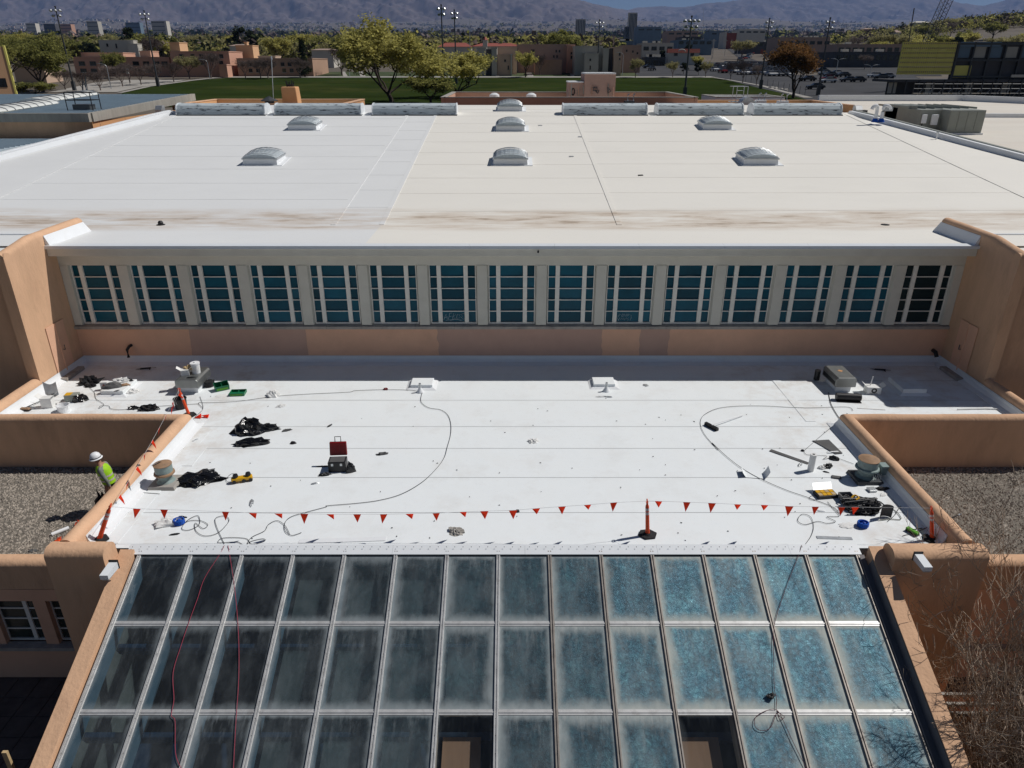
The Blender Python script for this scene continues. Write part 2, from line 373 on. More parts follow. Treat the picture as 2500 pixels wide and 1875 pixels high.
# roof membrane: shingled sheets with welded, dirty laps
def roofmat(name, col, stain):
    m = pm(name, col, .72, .025, .7, bump=.05, bscale=5, dirt=tuple(c * .88 for c in col), dscale=.35, damt=.5, stretch=(.5, 1, 1))
    nt = m.node_tree; N = nt.nodes; L = nt.links; b = N['Principled BSDF']
    src = b.inputs['Base Color'].links[0].from_socket
    ge = N.new('ShaderNodeNewGeometry'); sp = N.new('ShaderNodeSeparateXYZ'); L.new(ge.outputs['Position'], sp.inputs[0])
    # dried-up ponding in the valley: streaks along it, fading up the slope
    s1 = N.new('ShaderNodeMath'); s1.operation = 'SUBTRACT'; L.new(sp.outputs['Y'], s1.inputs[0]); s1.inputs[1].default_value = 28.4
    s2 = N.new('ShaderNodeMath'); s2.operation = 'MULTIPLY'; L.new(s1.outputs[0], s2.inputs[0]); L.new(s1.outputs[0], s2.inputs[1])
    s3 = N.new('ShaderNodeMapRange'); s3.inputs[1].default_value = 0; s3.inputs[2].default_value = 3.6; s3.inputs[3].default_value = 1; s3.inputs[4].default_value = 0; s3.interpolation_type = 'SMOOTHSTEP'
    L.new(s2.outputs[0], s3.inputs[0])
    mp = N.new('ShaderNodeMapping'); mp.inputs['Scale'].default_value = (.26, 1.25, 1); L.new(ge.outputs['Position'], mp.inputs[0])
    no = N.new('ShaderNodeTexNoise'); no.inputs['Scale'].default_value = 1.1; no.inputs['Detail'].default_value = 7; no.inputs['Roughness'].default_value = .66; L.new(mp.outputs[0], no.inputs['Vector'])
    r1 = N.new('ShaderNodeMapRange'); r1.inputs[1].default_value = .36; r1.inputs[2].default_value = .70; L.new(no.outputs['Fac'], r1.inputs[0])
    mu = N.new('ShaderNodeMath'); mu.operation = 'MULTIPLY'; L.new(s3.outputs[0], mu.inputs[0]); L.new(r1.outputs[0], mu.inputs[1])
    mx = N.new('ShaderNodeMix'); mx.data_type = 'RGBA'; L.new(mu.outputs[0], mx.inputs[0]); L.new(src, mx.inputs[6]); mx.inputs[7].default_value = (.50, .385, .28, 1)
    # darker silt marks
    r2 = N.new('ShaderNodeMapRange'); r2.inputs[1].default_value = .55; r2.inputs[2].default_value = .70; r2.inputs[4].default_value = stain; L.new(no.outputs['Fac'], r2.inputs[0])
    s4 = N.new('ShaderNodeMapRange'); s4.inputs[1].default_value = 0; s4.inputs[2].default_value = 1.6; s4.inputs[3].default_value = 1; s4.inputs[4].default_value = 0; L.new(s2.outputs[0], s4.inputs[0])
    m2 = N.new('ShaderNodeMath'); m2.operation = 'MULTIPLY'; L.new(r2.outputs[0], m2.inputs[0]); L.new(s4.outputs[0], m2.inputs[1])
    mx2 = N.new('ShaderNodeMix'); mx2.data_type = 'RGBA'; L.new(m2.outputs[0], mx2.inputs[0]); L.new(mx.outputs[2], mx2.inputs[6]); mx2.inputs[7].default_value = (.20, .15, .11, 1)
    L.new(mx2.outputs[2], b.inputs['Base Color']); return m
M['roofgrey'] = roofmat('roofgrey', (.735, .745, .74), .6)
M['roofcream'] = roofmat('roofcream', (.80, .775, .71), .8)
M['seam'] = pm('seam', (.735, .705, .64), .8, .12, 1.0, stretch=(.5, 1, 1))
M['seamgrey'] = pm('seamgrey', (.69, .70, .69), .8, .10, 1.0, stretch=(.5, 1, 1))
mb = MB()                                   # deck under the sheets
mb.hexa([(-22.5, EY + .2, 4.30), (22.5, EY + .2, 4.30), (22.5, VY, 4.2), (-22.5, VY, 4.2), (-22.5, EY + .2, 4.475), (22.5, EY + .2, 4.475), (22.5, VY, VZ - .02), (-22.5, VY, VZ - .02)])
mb.hexa([(-22.5, VY, 4.2), (22.5, VY, 4.2), (22.5, 51.5, 6.7), (-22.5, 51.5, 6.7), (-22.5, VY, VZ - .02), (22.5, VY, VZ - .02), (22.5, 51.5, roof_z(51.5) - .02), (-22.5, 51.5, roof_z(51.5) - .02)])
mb.hexa([(-22.5, 51.5, 6.7), (22.5, 51.5, 6.7), (22.5, 59.6, 6.7), (-22.5, 59.6, 6.7), (-22.5, 51.5, roof_z(51.5) - .02), (22.5, 51.5, roof_z(51.5) - .02), (22.5, 59.6, 7.21), (-22.5, 59.6, 7.21)])
mb.build('roof_deck', M['concrete'], gym)
def sheet(x0, x1, y0, y1, zf, mats, lift=.0, nm='roof_sheet', lap=.05):
    """one membrane sheet: its downhill edge lies over the sheet below"""
    s = MB(); nx = max(1, int((x1 - x0) / 2.5))
    def P(x, y, d):
        z = zf(y) + d + mnoise.noise(Vector((x * .35, y * .7, 3))) * .004
        return Vector((x, y, z))
    ys = [y0, y0 + lap, y1 + .06]; ds = [.009 + lift, .009 + lift, .004 + lift]
    xs = [x0 + (x1 - x0) * i / nx for i in range(nx + 1)]
    for j in range(2):
        for i in range(nx):
            s.quad(P(xs[i], ys[j], ds[j]), P(xs[i + 1], ys[j], ds[j]), P(xs[i + 1], ys[j + 1], ds[j + 1]), P(xs[i], ys[j + 1], ds[j + 1]), 1 if j == 0 else 0)
    for i in range(nx):
        s.quad(P(xs[i], y0, -.002), P(xs[i + 1], y0, -.002), P(xs[i + 1], y0, ds[0]), P(xs[i], y0, ds[0]), 1)
    return s.build(nm, mats, gym)
ROWS = [VY] + [29.65 + 2.58 * i for i in range(9)] + [51.5]
for (x0, x1, mm, off) in ((-22.5, -7.0, ('roofgrey', 'seamgrey'), -.9), (-7.0, -5.1, ('roofgrey', 'seamgrey'), .55), (-5.1, 4.2, ('roofcream', 'seam'), 0), (4.2, 22.5, ('roofcream', 'seam'), .12)):
    for a, b in zip(ROWS[:-1], ROWS[1:]):
        a2 = a if a == VY else a + off; b2 = b if b == 51.5 else b + off
        if b2 - a2 > .2: sheet(x0, x1, a2, min(b2, 51.5), roof_z, [M[mm[0]], M[mm[1]]])
    sheet(x0, x1, EY + .1, VY, roof_z, [M[mm[0]], M[mm[0]]])
    sheet(x0, x1, 51.5, 54.6, lambda y: roof_z(51.5) + .01 * (y - 51.5), [M[mm[0]], M[mm[1]]])
    sheet(x0, x1, 54.6, 59.6, lambda y: roof_z(51.5) + .01 * (y - 51.5), [M[mm[0]], M[mm[1]]])
# cover strips over the long joints
for xx, mm in ((-7.0, 'roofgrey'), (-5.1, 'roofgrey'), (4.2, 'roofcream'), (-22.5, 'roofgrey'), (22.5, 'roofcream')):
    s = MB(); ys = [VY + i * (51.4 - VY) / 12 for i in range(13)]; hw = .10 if abs(xx) < 20 else .2
    for a, b in zip(ys[:-1], ys[1:]):
        s.hexa([Vector((xx - hw, a, roof_z(a) + .012)), Vector((xx + hw, a, roof_z(a) + .012)), Vector((xx + hw, b, roof_z(b) + .012)), Vector((xx - hw, b, roof_z(b) + .012)),
                Vector((xx - hw, a, roof_z(a) + .026)), Vector((xx + hw, a, roof_z(a) + .026)), Vector((xx + hw, b, roof_z(b) + .026)), Vector((xx - hw, b, roof_z(b) + .026))])
    s.build('cover_strip', M[mm], gym)
# the warped side bands outside the joints, running out to the side kerbs
for sg, mm in ((-1, 'roofgrey'), (1, 'roofcream')):
    s = MB()
    def fn(u, v, sg=sg):
        Y = EY + .2 + (51.4 - EY - .2) * v
        inner = Vector((22.5 * sg, Y, roof_z(Y)))
        k = (Y - 50.5) / (38.4 - 50.5)
        if Y > 50.5: k = 0
        outer = Vector((sg * (22.62 + 4.1 * k), Y, 7.05 - 1.50 * k))
        if outer.z > inner.z: outer.z = inner.z
        p = inner.lerp(outer, u); p.z += .01; return p
    s.grid(fn, 6, 26); s.build('roof_side_band', [M[mm]], gym, smooth=True)
    # the kerb along it
    top = []; 
    kb = MB()
    def K(Y, o, h, sg=sg):
        k = max(0, (Y - 50.5) / (38.4 - 50.5)); return Vector((sg * (22.62 + 4.1 * k + o), Y, 7.05 - 1.50 * k + h))
    ys = [EY + .2 + i * (51.2 - EY - .2) / 14 for i in range(15)]
    for a, b in zip(ys[:-1], ys[1:]):
        kb.hexa([K(a, 0, -.1), K(a, .45, -.1), K(b, .45, -.1), K(b, 0, -.1), K(a, .08, .28), K(a, .42, .28), K(b, .42, .28), K(b, .08, .28)])
    kb.build('kerb', M['flash'], gym)
    cp = MB()
    for a, b in zip(ys[:-1], ys[1:]):
        cp.hexa([K(a, .36, .283), K(a, .58, .283), K(b, .58, .283), K(b, .36, .283), K(a, .36, .32), K(a, .58, .32), K(b, .58, .32), K(b, .36, .32)])
    cp.build('kerb_coping', M['greypaint'] if sg > 0 else M['flash'], gym)
    ow = MB()
    for a, b in zip(ys[:-1], ys[1:]):
        ow.hexa([K(a, .3, -9), K(a, .44, -9), K(b, .44, -9), K(b, .3, -9), K(a, .3, .1), K(a, .44, .1), K(b, .44, .1), K(b, .3, .1)])
    ow.build('wall', M['stucco'], gym)
mb = MB(); mb.box(-22.6, 22.6, 59.5, 59.8, GND, 7.2); mb.build('wall', M['stucco'], gym)
# end piers: thin rounded wing walls rising over the eave, and the facades that run on outside them
for sg in (-1, 1):
    path = [(sg * 16.17, 22.0), (sg * 16.17, 26.6)]
    sec = round_top(.36, -1.5, 5.0, -1.5, r=.17)
    ww = sweep(path, sec, .012, .5)
    # lower the nose a little towards the front
    ww.v = [(x, y, z - .24 * max(0, (23.6 - y) / 1.6) if z > 4 else z) for x, y, z in ww.v]
    ww.build('wing_wall', M['stucco'], gym, smooth=True)
    fl = MB(); a = sg * 15.985
    fl.hexa([(a, 24.15, 4.5), (a - sg * .16, 24.15, 4.5), (a - sg * .16, 26.75, 4.47), (a, 26.75, 4.47), (a, 24.15, 4.86), (a - sg * .015, 24.15, 4.86), (a - sg * .015, 26.6, 4.84), (a, 26.6, 4.84)])
    fl.build('wing_flashing', M['flash'], gym)
    fc = sweep([(sg * 15.99, 22.16), (sg * 34, 22.16)] if sg > 0 else [(-34, 22.16), (-15.99, 22.16)], round_top(.34, GND, 4.76, 4.2, r=.16), .012, .7)
    fc.build('facade', M['stucco'], gym, smooth=True)
    rf = MB(); rf.box(min(sg * 16.36, sg * 34), max(sg * 16.36, sg * 34), 22.33, EY + .25, 4.2, 4.44); rf.box(min(sg * 22.5, sg * 34), max(sg * 22.5, sg * 34), EY + .25, 27.6, 4.2, 4.42)
    rf.build('roof_sheet', M['roofgrey' if sg < 0 else 'roofcream'], gym)
    st = MB(); st.box(min(sg * 16.4, sg * 34), max(sg * 16.4, sg * 34), 26.0, 26.12, 4.4, 4.52); st.build('roof_step', M['whitemetal'], gym)
    # recessed service door in the inner face of each pier
    dx = sg * 15.97
    d = MB(); d.box(min(dx, dx - sg * .012), max(dx, dx - sg * .012), 22.95, 23.95, .05, 1.95)
    d.box(min(dx - sg * .012, dx - sg * .035), max(dx - sg * .012, dx - sg * .035), 23.43, 23.47, .05, 1.95)
    do = d.build('door', M['stucco_dark'], gym)
    hd = MB(); hd.tube([Vector((dx - sg * .03, 23.55, .95)), Vector((dx - sg * .09, 23.55, .95)), Vector((dx - sg * .09, 23.55, 1.12))], .018, 6); hd.build('handle', M['steel_dark'], do)
    th = MB(); th.box(min(dx - sg * .005, dx - sg * .3), max(dx - sg * .005, dx - sg * .3), 22.9, 24.0, .0, .11); th.build('threshold', M['sill'], do)
mb = MB(); e0 = at(*z1(832, 862), 24.55)
mb.tube([e0 + Vector((.02, .1, .12)), e0 + Vector((-.0, -.08, .12)), e0 + Vector((-.06, -.16, .02)), e0 + Vector((-.07, -.16, -.28))], .055, 8); mb.build('drain_elbow', M['black'], gym, smooth=True)
mb = MB(); e0 = at(*z3(1640, 885), 24.5); mb.tube([e0 + Vector((0, .12, .05)), e0 + Vector((0, -.1, .04)), e0 + Vector((.03, -.18, -.12))], .07, 8); mb.build('drain_elbow', M['black'], gym, smooth=True)

# ================================================================ THE ENTRANCE HALL: white lower roof, parapets, sloping glass
hall = thing('entrance_hall', 'low entrance hall with bright white flat roof, tan parapets and sloping glass front', 'building', (0, 18, GND))
# roof membrane sheets (T-shaped roof): slightly shingled rows
M['tposeam'] = pm('tposeam', (.765, .80, .81), .7, .06, 1.2)
M['tpodirty'] = pm('tpodirty', (.72, .70, .665), .7, .05, 1.2, dirt=(.50, .45, .39), dscale=1.4, damt=.6)
mb = MB(); mb.box(-16.0, 16.0, 19.2, 24.6, -.5, -.03); mb.box(-10.0, 10.2, 13.42, 19.2, -.5, -.03); mb.build('roof_deck', M['concrete'], hall)
def tsheet(x0, x1, y0, y1, lap=.018, mats=None):
    s = MB(); nx = max(1, int((x1 - x0) / .8)); ny = max(1, int((y1 - y0) / .5))
    def P(x, y):
        t = (y - y0) / (y1 - y0); d = .010 - .007 * t
        wv = mnoise.noise(Vector((x * .9, y * .45, 8))) * .010 + mnoise.noise(Vector((x * 2.6, y * .9, 2))) * .004
        return Vector((x, y, -.012 + d + max(-.006, wv) * (0 if x in (x0, x1) or y in (y0, y1) else 1)))
    ys = [y0, y0 + lap] + [y0 + lap + (y1 - y0 - lap) * (i + 1) / ny for i in range(ny)]
    xs = [x0 + (x1 - x0) * i / nx for i in range(nx + 1)]
    for j in range(len(ys) - 1):
        for i in range(nx):
            s.quad(P(xs[i], ys[j]), P(xs[i + 1], ys[j]), P(xs[i + 1], ys[j + 1]), P(xs[i], ys[j + 1]), 1 if j == 0 else 0)
    return s.build('roof_sheet', mats or [M['tpo'], M['tposeam']], hall, smooth=True)
TR = [13.42, 14.85, 16.5, 18.1, 19.46, 21.35, 22.95, 24.6]
for i, (a, b) in enumerate(zip(TR[:-1], TR[1:])):
    if a < 19.4:
        xc = -.1 if i != 2 else 2.9
        if i < 2: tsheet(-9.82, -.22, a, b); tsheet(-.22, .02, a, b, .015); tsheet(.02, 10.04, a, b)
        else: tsheet(-9.82, xc, a, b); tsheet(xc, 10.04, a, b)
    else:
        tsheet(-15.97, -9.4, a, b); tsheet(-9.4, 9.6, a, b); tsheet(9.6, 15.97, a, b)
for (x0, x1, y0, y1) in ((-9.55, -9.2, 13.6, 19.3), (-9.2, -8.9, 17.1, 18.2), (9.2, 9.5, 19.8, 23)):
    s = MB(); s.box(x0, x1, y0, y1, .0, .006); s.build('patch_strip', M['tpo'], hall)
# long traffic stain along the left parapet and by the right vents
s = MB()
def gridz(x0, x1, y0, y1, z):
    g = MB(); g.grid(lambda u, v: Vector((x0 + (x1 - x0) * u, y0 + (y1 - y0) * v, z)), 1, 1); return g
# parapets, rounded stucco. travel so that 'right' is the roof side
PZ = .50
parL = sweep([(-10.0, 13.05), (-10.0, 19.28), (-16.15, 19.28), (-16.15, 22.0)], round_top(.35, GND, PZ, -.1, r=.17), .014, .4)
parL.build('parapet', M['stucco'], hall, smooth=True)
parR = sweep([(16.15, 22.0), (16.15, 19.28), (10.22, 19.28), (10.22, 13.05)], round_top(.35, GND, PZ, -.1, r=.17), .014, .4)
parR.build('parapet', M['stucco'], hall, smooth=True)
# white upturned flashing along every edge of the roof
def upturn(path, w0=.06, w1=.24, h=.24, nm='flashing'):
    return sweep(path, [(0, h + .02), (.012, h + .02), (.03, h - .06), (.08, .07), (w1, .012), (w1, -.02), (0, -.02)], .004, .6).build(nm, M['flash'], hall, smooth=False)
upturn([(-9.822, 13.5), (-9.822, 19.458), (-15.96, 19.458), (-15.96, 24.59), (15.96, 24.59), (15.96, 19.458), (10.042, 19.458), (10.042, 13.5)])
tb = sweep([(-9.825, 13.5), (-9.825, 19.455), (-15.965, 19.455), (-15.965, 24.597), (15.965, 24.597), (15.965, 19.455), (10.045, 19.455), (10.045, 13.5)], [(.0, .262), (.012, .262), (.012, .292), (.0, .292)], 0, 1.0)
tb.build('termination_bar', M['whitemetal'], hall)
# end pylons of the front, closing the parapets, with rounded tops
for sg, xi in ((-1, 8.98), (1, 8.42)):
    a, b = (sg * (10.28 if sg < 0 else 10.5), sg * xi)
    path = [(a, 12.92), (b, 12.92)] if sg < 0 else [(b, 12.92), (a, 12.92)]
    # 'right' of travel +x is -y: put the outer face towards the camera
    sec = [(-o, z) for o, z in reversed(round_top(.52, -.1, .47, GND, r=.21, seg=7))]
    sec = [(-o, z) for o, z in sec][::-1]
    py = sweep(path, round_top(.52, -.1, .47 if sg < 0 else .42, GND, r=.21, seg=7), .014, .35)
    py.build('pylon', M['stucco'], hall, smooth=True)
# front glass roof
GX0, GX1, NB = -8.55, 7.92, 14
GY0, GZ0, GS = 13.36, -.06, .4325
def gp(x, y, up=0.0):                     # point on the glass plane, 'up' along its normal
    return Vector((x, y - up * .397, GZ0 - GS * (GY0 - y) + up * .918))
ROWY = [13.30, 11.78, 10.12, 8.46]
BW = (GX1 - GX0) / NB
def film_mat():
    m = bpy.data.materials.new('skylight_glass'); m.use_nodes = True; nt = m.node_tree; N = nt.nodes; L = nt.links
    for n in list(N): N.remove(n)
    out = N.new('ShaderNodeOutputMaterial')
    oi = N.new('ShaderNodeObjectInfo'); sc = N.new('ShaderNodeSeparateColor'); L.new(oi.outputs['Color'], sc.inputs[0])
    uv = N.new('ShaderNodeUVMap'); su = N.new('ShaderNodeSeparateXYZ'); L.new(uv.outputs[0], su.inputs[0])
    ge = N.new('ShaderNodeNewGeometry')
    def math_(op, a, b=None, v=None):
        q = N.new('ShaderNodeMath'); q.operation = op
        if hasattr(a, 'links'): L.new(a, q.inputs[0])
        else: q.inputs[0].default_value = a
        if b is not None:
            if hasattr(b, 'links'): L.new(b, q.inputs[1])
            else: q.inputs[1].default_value = b
        return q.outputs[0]
    def mrange(x, a, b, c=0, d=1, smooth=False):
        q = N.new('ShaderNodeMapRange'); L.new(x, q.inputs[0])
        for i, v in zip((1, 2, 3, 4), (a, b, c, d)): q.inputs[i].default_value = v
        if smooth: q.interpolation_type = 'SMOOTHSTEP'
        return q.outputs[0]
    def noise(scale, detail, st=(1, 1, 1), rough=.6, dist=0):
        mp = N.new('ShaderNodeMapping'); L.new(ge.outputs['Position'], mp.inputs[0]); mp.inputs['Scale'].default_value = st
        q = N.new('ShaderNodeTexNoise'); q.inputs['Scale'].default_value = scale; q.inputs['Detail'].default_value = detail; q.inputs['Roughness'].default_value = rough
        q.inputs['Distortion'].default_value = dist; L.new(mp.outputs[0], q.inputs['Vector']); return q.outputs['Fac']
    film, dirtk = sc.outputs[0], sc.outputs[1]
    # distance to the pane's edge, wavy
    ra = sc.outputs[2]; eu = math_('MINIMUM', math_('MULTIPLY', su.outputs[0], math_('ADD', .7, math_('MULTIPLY', ra, 1.5))), math_('MULTIPLY', math_('SUBTRACT', 1.0, su.outputs[0]), math_('SUBTRACT', 2.2, math_('MULTIPLY', ra, 1.4)))); ev = math_('MINIMUM', su.outputs[1], math_('MULTIPLY', math_('SUBTRACT', 1.0, su.outputs[1]), math_('ADD', .7, math_('MULTIPLY', math_('FRACT', math_('MULTIPLY', ra, 7.3)), 2.0))))
    ed = math_('MINIMUM', eu, math_('MULTIPLY', ev, 1.45))
    wob = noise(5.0, 6, (1, .55, .55)); edw = math_('SUBTRACT', ed, math_('MULTIPLY', math_('SUBTRACT', wob, .5), .22))
    edge = mrange(math_('DIVIDE', edw, math_('ADD', .45, math_('MULTIPLY', dirtk, .6))), -.03, .22, .9, 0, True)
    streak = mrange(noise(6.5, 6, (1.3, .3, .3), .7), .5, .8)
    haze = mrange(noise(2.2, 6, (1, .6, .6)), .42, .75)
    dirt = math_('MULTIPLY', math_('ADD', math_('MULTIPLY', edge, .85), math_('ADD', .10, math_('ADD', math_('MULTIPLY', streak, math_('ADD', .10, math_('MULTIPLY', math_('POWER', su.outputs[1], 3.0), .45))), math_('MULTIPLY', haze, .22)))), dirtk)
    lp = N.new('ShaderNodeClamp'); L.new(dirt, lp.inputs[0]); dirt = lp.outputs[0]
    # crinkled film
    vo = N.new('ShaderNodeTexNoise'); vo.inputs['Scale'].default_value = 11; vo.inputs['Detail'].default_value = 8; vo.inputs['Roughness'].default_value = .72; vo.inputs['Distortion'].default_value = .7
    L.new(ge.outputs['Position'], vo.inputs['Vector'])
    bp = N.new('ShaderNodeBump'); bp.inputs['Strength'].default_value = .9; bp.inputs['Distance'].default_value = .05; L.new(vo.outputs['Fac'], bp.inputs['Height'])
    cr = N.new('ShaderNodeValToRGB'); big = noise(1.6, 4, (1.2, .5, .5)); L.new(math_('ADD', math_('MULTIPLY', vo.outputs['Fac'], .6), math_('MULTIPLY', big, .4)), cr.inputs[0])
    e = cr.color_ramp.elements; e[0].position = .36; e[0].color = (.012, .055, .09, 1); e[1].position = .68; e[1].color = (.15, .48, .58, 1)
    x = cr.color_ramp.elements.new(.50); x.color = (.03, .18, .28, 1)
    fb = N.new('ShaderNodeBsdfPrincipled'); L.new(cr.outputs[0], fb.inputs['Base Color']); fb.inputs['Roughness'].default_value = .34; fb.inputs['Metallic'].default_value = .25
    fb.inputs['Specular IOR Level'].default_value = .7; L.new(bp.outputs[0], fb.inputs['Normal'])
    # clear tinted glass
    tr = N.new('ShaderNodeBsdfTransparent'); mxt = N.new('ShaderNodeMix'); mxt.data_type = 'RGBA'; L.new(mrange(dirtk, .1, .3), mxt.inputs[0]); mxt.inputs[6].default_value = (.72, .70, .68, 1); mxt.inputs[7].default_value = (.29, .42, .53, 1); L.new(mxt.outputs[2], tr.inputs[0])
    gl = N.new('ShaderNodeBsdfGlossy'); gl.inputs['Roughness'].default_value = .06; gl.inputs[0].default_value = (.8, .85, .9, 1)
    lw = N.new('ShaderNodeLayerWeight'); lw.inputs[0].default_value = .5; fv = math_('ADD', .045, math_('MULTIPLY', math_('POWER', lw.outputs['Facing'], 4.0), .5))
    cg = N.new('ShaderNodeMixShader'); L.new(fv, cg.inputs[0]); L.new(tr.outputs[0], cg.inputs[1]); L.new(gl.outputs[0], cg.inputs[2])
    m1 = N.new('ShaderNodeMixShader'); ff = math_('MULTIPLY', film, mrange(noise(3.5, 5, (1, .5, .5)), .25, .5, .55, 1)); L.new(ff, m1.inputs[0]); L.new(cg.outputs[0], m1.inputs[1]); L.new(fb.outputs[0], m1.inputs[2])
    df = N.new('ShaderNodeBsdfDiffuse'); mxc = N.new('ShaderNodeMix'); mxc.data_type = 'RGBA'; L.new(film, mxc.inputs[0]); mxc.inputs[6].default_value = (.30, .34, .36, 1); mxc.inputs[7].default_value = (.50, .52, .47, 1); L.new(mxc.outputs[2], df.inputs[0])
    m2 = N.new('ShaderNodeMixShader'); L.new(dirt, m2.inputs[0]); L.new(m1.outputs[0], m2.inputs[1]); L.new(df.outputs[0], m2.inputs[2])
    L.new(m2.outputs[0], out.inputs[0]); return m
M['skyglass'] = film_mat(); M['gutter'] = pm('gutter', (.20, .19, .195), .7, .1, 3)
FILM = [0, 0, 0, .02, .05, .08, .14, .20, .34, .60, .80, .92, .96, 1.0]
for i in range(NB):
    for r in range(3):
        x0 = GX0 + i * BW + .045; x1 = GX0 + (i + 1) * BW - .045; ya = ROWY[r] - .05; yb = ROWY[r + 1] + .05
        me = bpy.data.meshes.new('glass_pane')
        tv = [gp(x0, yb, .01), gp(x1, yb, .01), gp(x1, ya, .01), gp(x0, ya, .01)]; bv = [gp(x0, yb, -.015), gp(x1, yb, -.015), gp(x1, ya, -.015), gp(x0, ya, -.015)]
        me.from_pydata([tuple(p) for p in tv + bv], [], [(0, 1, 2, 3)])
        u = me.uv_layers.new(name='UVMap')
        for li, c in enumerate(((0, 0), (1, 0), (1, 1), (0, 1))): u.data[li].uv = c
        me.materials.append(M['skyglass'])
        o = link('glass_pane', me, hall)
        f = FILM[i] * (1 if r < 2 else .9); d = .38 + .8 * (i / 13) + rnd.uniform(-.1, .16)
        if i < 3: d = .45
        if r == 2 and i in (6, 10): f, d = 0, .12
        if r == 2 and i == 2: d = .75
        if r == 2 and i == 9: f, d = .45, 1.0
        o.color = (f, min(1, d), rnd.random(), 1)
M['alu'] = pm('alu', (.62, .62, .61), .40, .12, 5, metal=.4, dirt=(.20, .18, .16), dscale=4, damt=.6)
M['alubrown'] = pm('alubrown', (.33, .30, .27), .5, .2, 5, metal=.4, dirt=(.14, .11, .09), dscale=4, damt=.6)
for i in range(NB + 1):
    x = GX0 + i * BW; s = MB()
    ya, yb = 13.36, 8.4
    def bar(o0, o1, u0, u1, mi=0):
        s.hexa([gp(x + o0, yb, u0), gp(x + o1, yb, u0), gp(x + o1, ya, u0), gp(x + o0, ya, u0), gp(x + o0, yb, u1), gp(x + o1, yb, u1), gp(x + o1, ya, u1), gp(x + o0, ya, u1)], mi)
    bar(-.045, .045, -.03, .028); bar(-.038, -.012, .028, .05); bar(.012, .038, .028, .05)
    ro = s.build('rafter', M['alu'] if i < 8 else M['alubrown'], hall)
    WM[ro.name] = Matrix()
    sc_ = MB()
    for q in range(17):
        y = 13.2 - q * .29; p = gp(x, y, .03); sc_.add([p + Vector((.009, 0, .008)), p + Vector((0, .009, .008)), p + Vector((-.009, 0, .008)), p + Vector((0, -.009, .008)), p + Vector((0, 0, .016))], [(0, 1, 4), (1, 2, 4), (2, 3, 4), (3, 0, 4)])
    so = sc_.build('screws', M['blackrub'], ro); so['kind'] = 'stuff'
for r in (0, 1, 2):
    y = ROWY[r + 1] if r < 2 else 8.43
    for i in range(NB):
        x0 = GX0 + i * BW + .05; x1 = GX0 + (i + 1) * BW - .05
        s = MB()
        s.hexa([gp(x0, y - .05, -.02), gp(x1, y - .05, -.02), gp(x1, y + .05, -.02), gp(x0, y + .05, -.02), gp(x0, y - .05, .02), gp(x1, y - .05, .02), gp(x1, y + .05, .02), gp(x0, y + .05, .02)])
        s.hexa([gp(x0, y - .012, .02), gp(x1, y - .012, .02), gp(x1, y + .012, .02), gp(x0, y + .012, .02), gp(x0, y - .012, .034), gp(x1, y - .012, .034), gp(x1, y + .012, .034), gp(x0, y + .012, .034)])
        s.build('purlin', M['alu'], hall)
# sheet-metal head flashing with rows of rivets
x = GX0 - .3; k = 0
while x < GX1 + .1:
    L_ = min(3.05, GX1 + .1 - x)
    s = MB(); s.hexa([gp(x, 13.27, .035), gp(x + L_ - .004, 13.27, .035), (x + L_ - .004, 13.52, .0), (x, 13.52, .0), gp(x, 13.27, .06), gp(x + L_ - .004, 13.27, .06), (x + L_ - .004, 13.52, .03), (x, 13.52, .03)])
    fo = s.build('head_flashing', M['whitemetal'], hall); WM[fo.name] = Matrix()
    rv = MB(); q = x + .1
    while q < x + L_:
        p = gp(q, 13.36, .062); p.z = .018; p = Vector((q, 13.40, .045)); rv.lathe([(.012, 0), (.010, .008)], 6, Matrix.Translation(p)); q += .19
    ro = rv.build('rivets', M['blackrub'], fo); ro['kind'] = 'stuff'
    x += L_; k += 1
# raked stucco kerbs either side of the glass
for sg, xa, xb, hh in ((-1, -8.98, -8.66, .10), (1, 8.12, 8.46, .25)):
    s = MB(); n = 14; xs = (xa, xb)
    def fn(u, v, xa=xa, xb=xb, hh=hh):
        y = 13.35 - v * 5.25; j = mnoise.noise(Vector((u * 3, y * 1.2, xa))) * .006
        return gp(xa + (xb - xa) * u, y, hh + .03 + j)
    s.grid(fn, 3, n)
    for v0, v1 in zip(range(n), range(1, n + 1)):
        for xx, u in ((xa, 0), (xb, 1)):
            a, b = fn(u, v0 / n), fn(u, v1 / n); s.quad(a, b, Vector((b.x, b.y, b.z - (6 if (sg < 0) == (u == 0) else .45 + hh))), Vector((a.x, a.y, a.z - (6 if (sg < 0) == (u == 0) else .45 + hh))))
    s.build('raked_kerb', M['stucco'], hall)
    g = MB(); xe = xb + .012 if sg < 0 else xa - .012
    xo = GX0 - .05 if sg < 0 else GX1 + .05
    g.hexa([gp(min(xe, xo), 8.2, -.06), gp(max(xe, xo), 8.2, -.06), gp(max(xe, xo), 13.3, -.06), gp(min(xe, xo), 13.3, -.06), gp(min(xe, xo), 8.2, -.02), gp(max(xe, xo), 8.2, -.02), gp(max(xe, xo), 13.3, -.02), gp(min(xe, xo), 13.3, -.02)])
    g.build('edge_gutter', M['gutter'], hall)
    if sg > 0:
        g = MB(); g.hexa([gp(xe, 8.2, -.02), gp(xe + .008, 8.2, -.02), gp(xe + .008, 13.05, -.02), gp(xe, 13.05, -.02), gp(xe, 8.2, hh), gp(xe + .008, 8.2, hh), gp(xe + .008, 13.05, hh), gp(xe, 13.05, hh)])
        g.build('kerb_flashing', M['gutter'], hall)
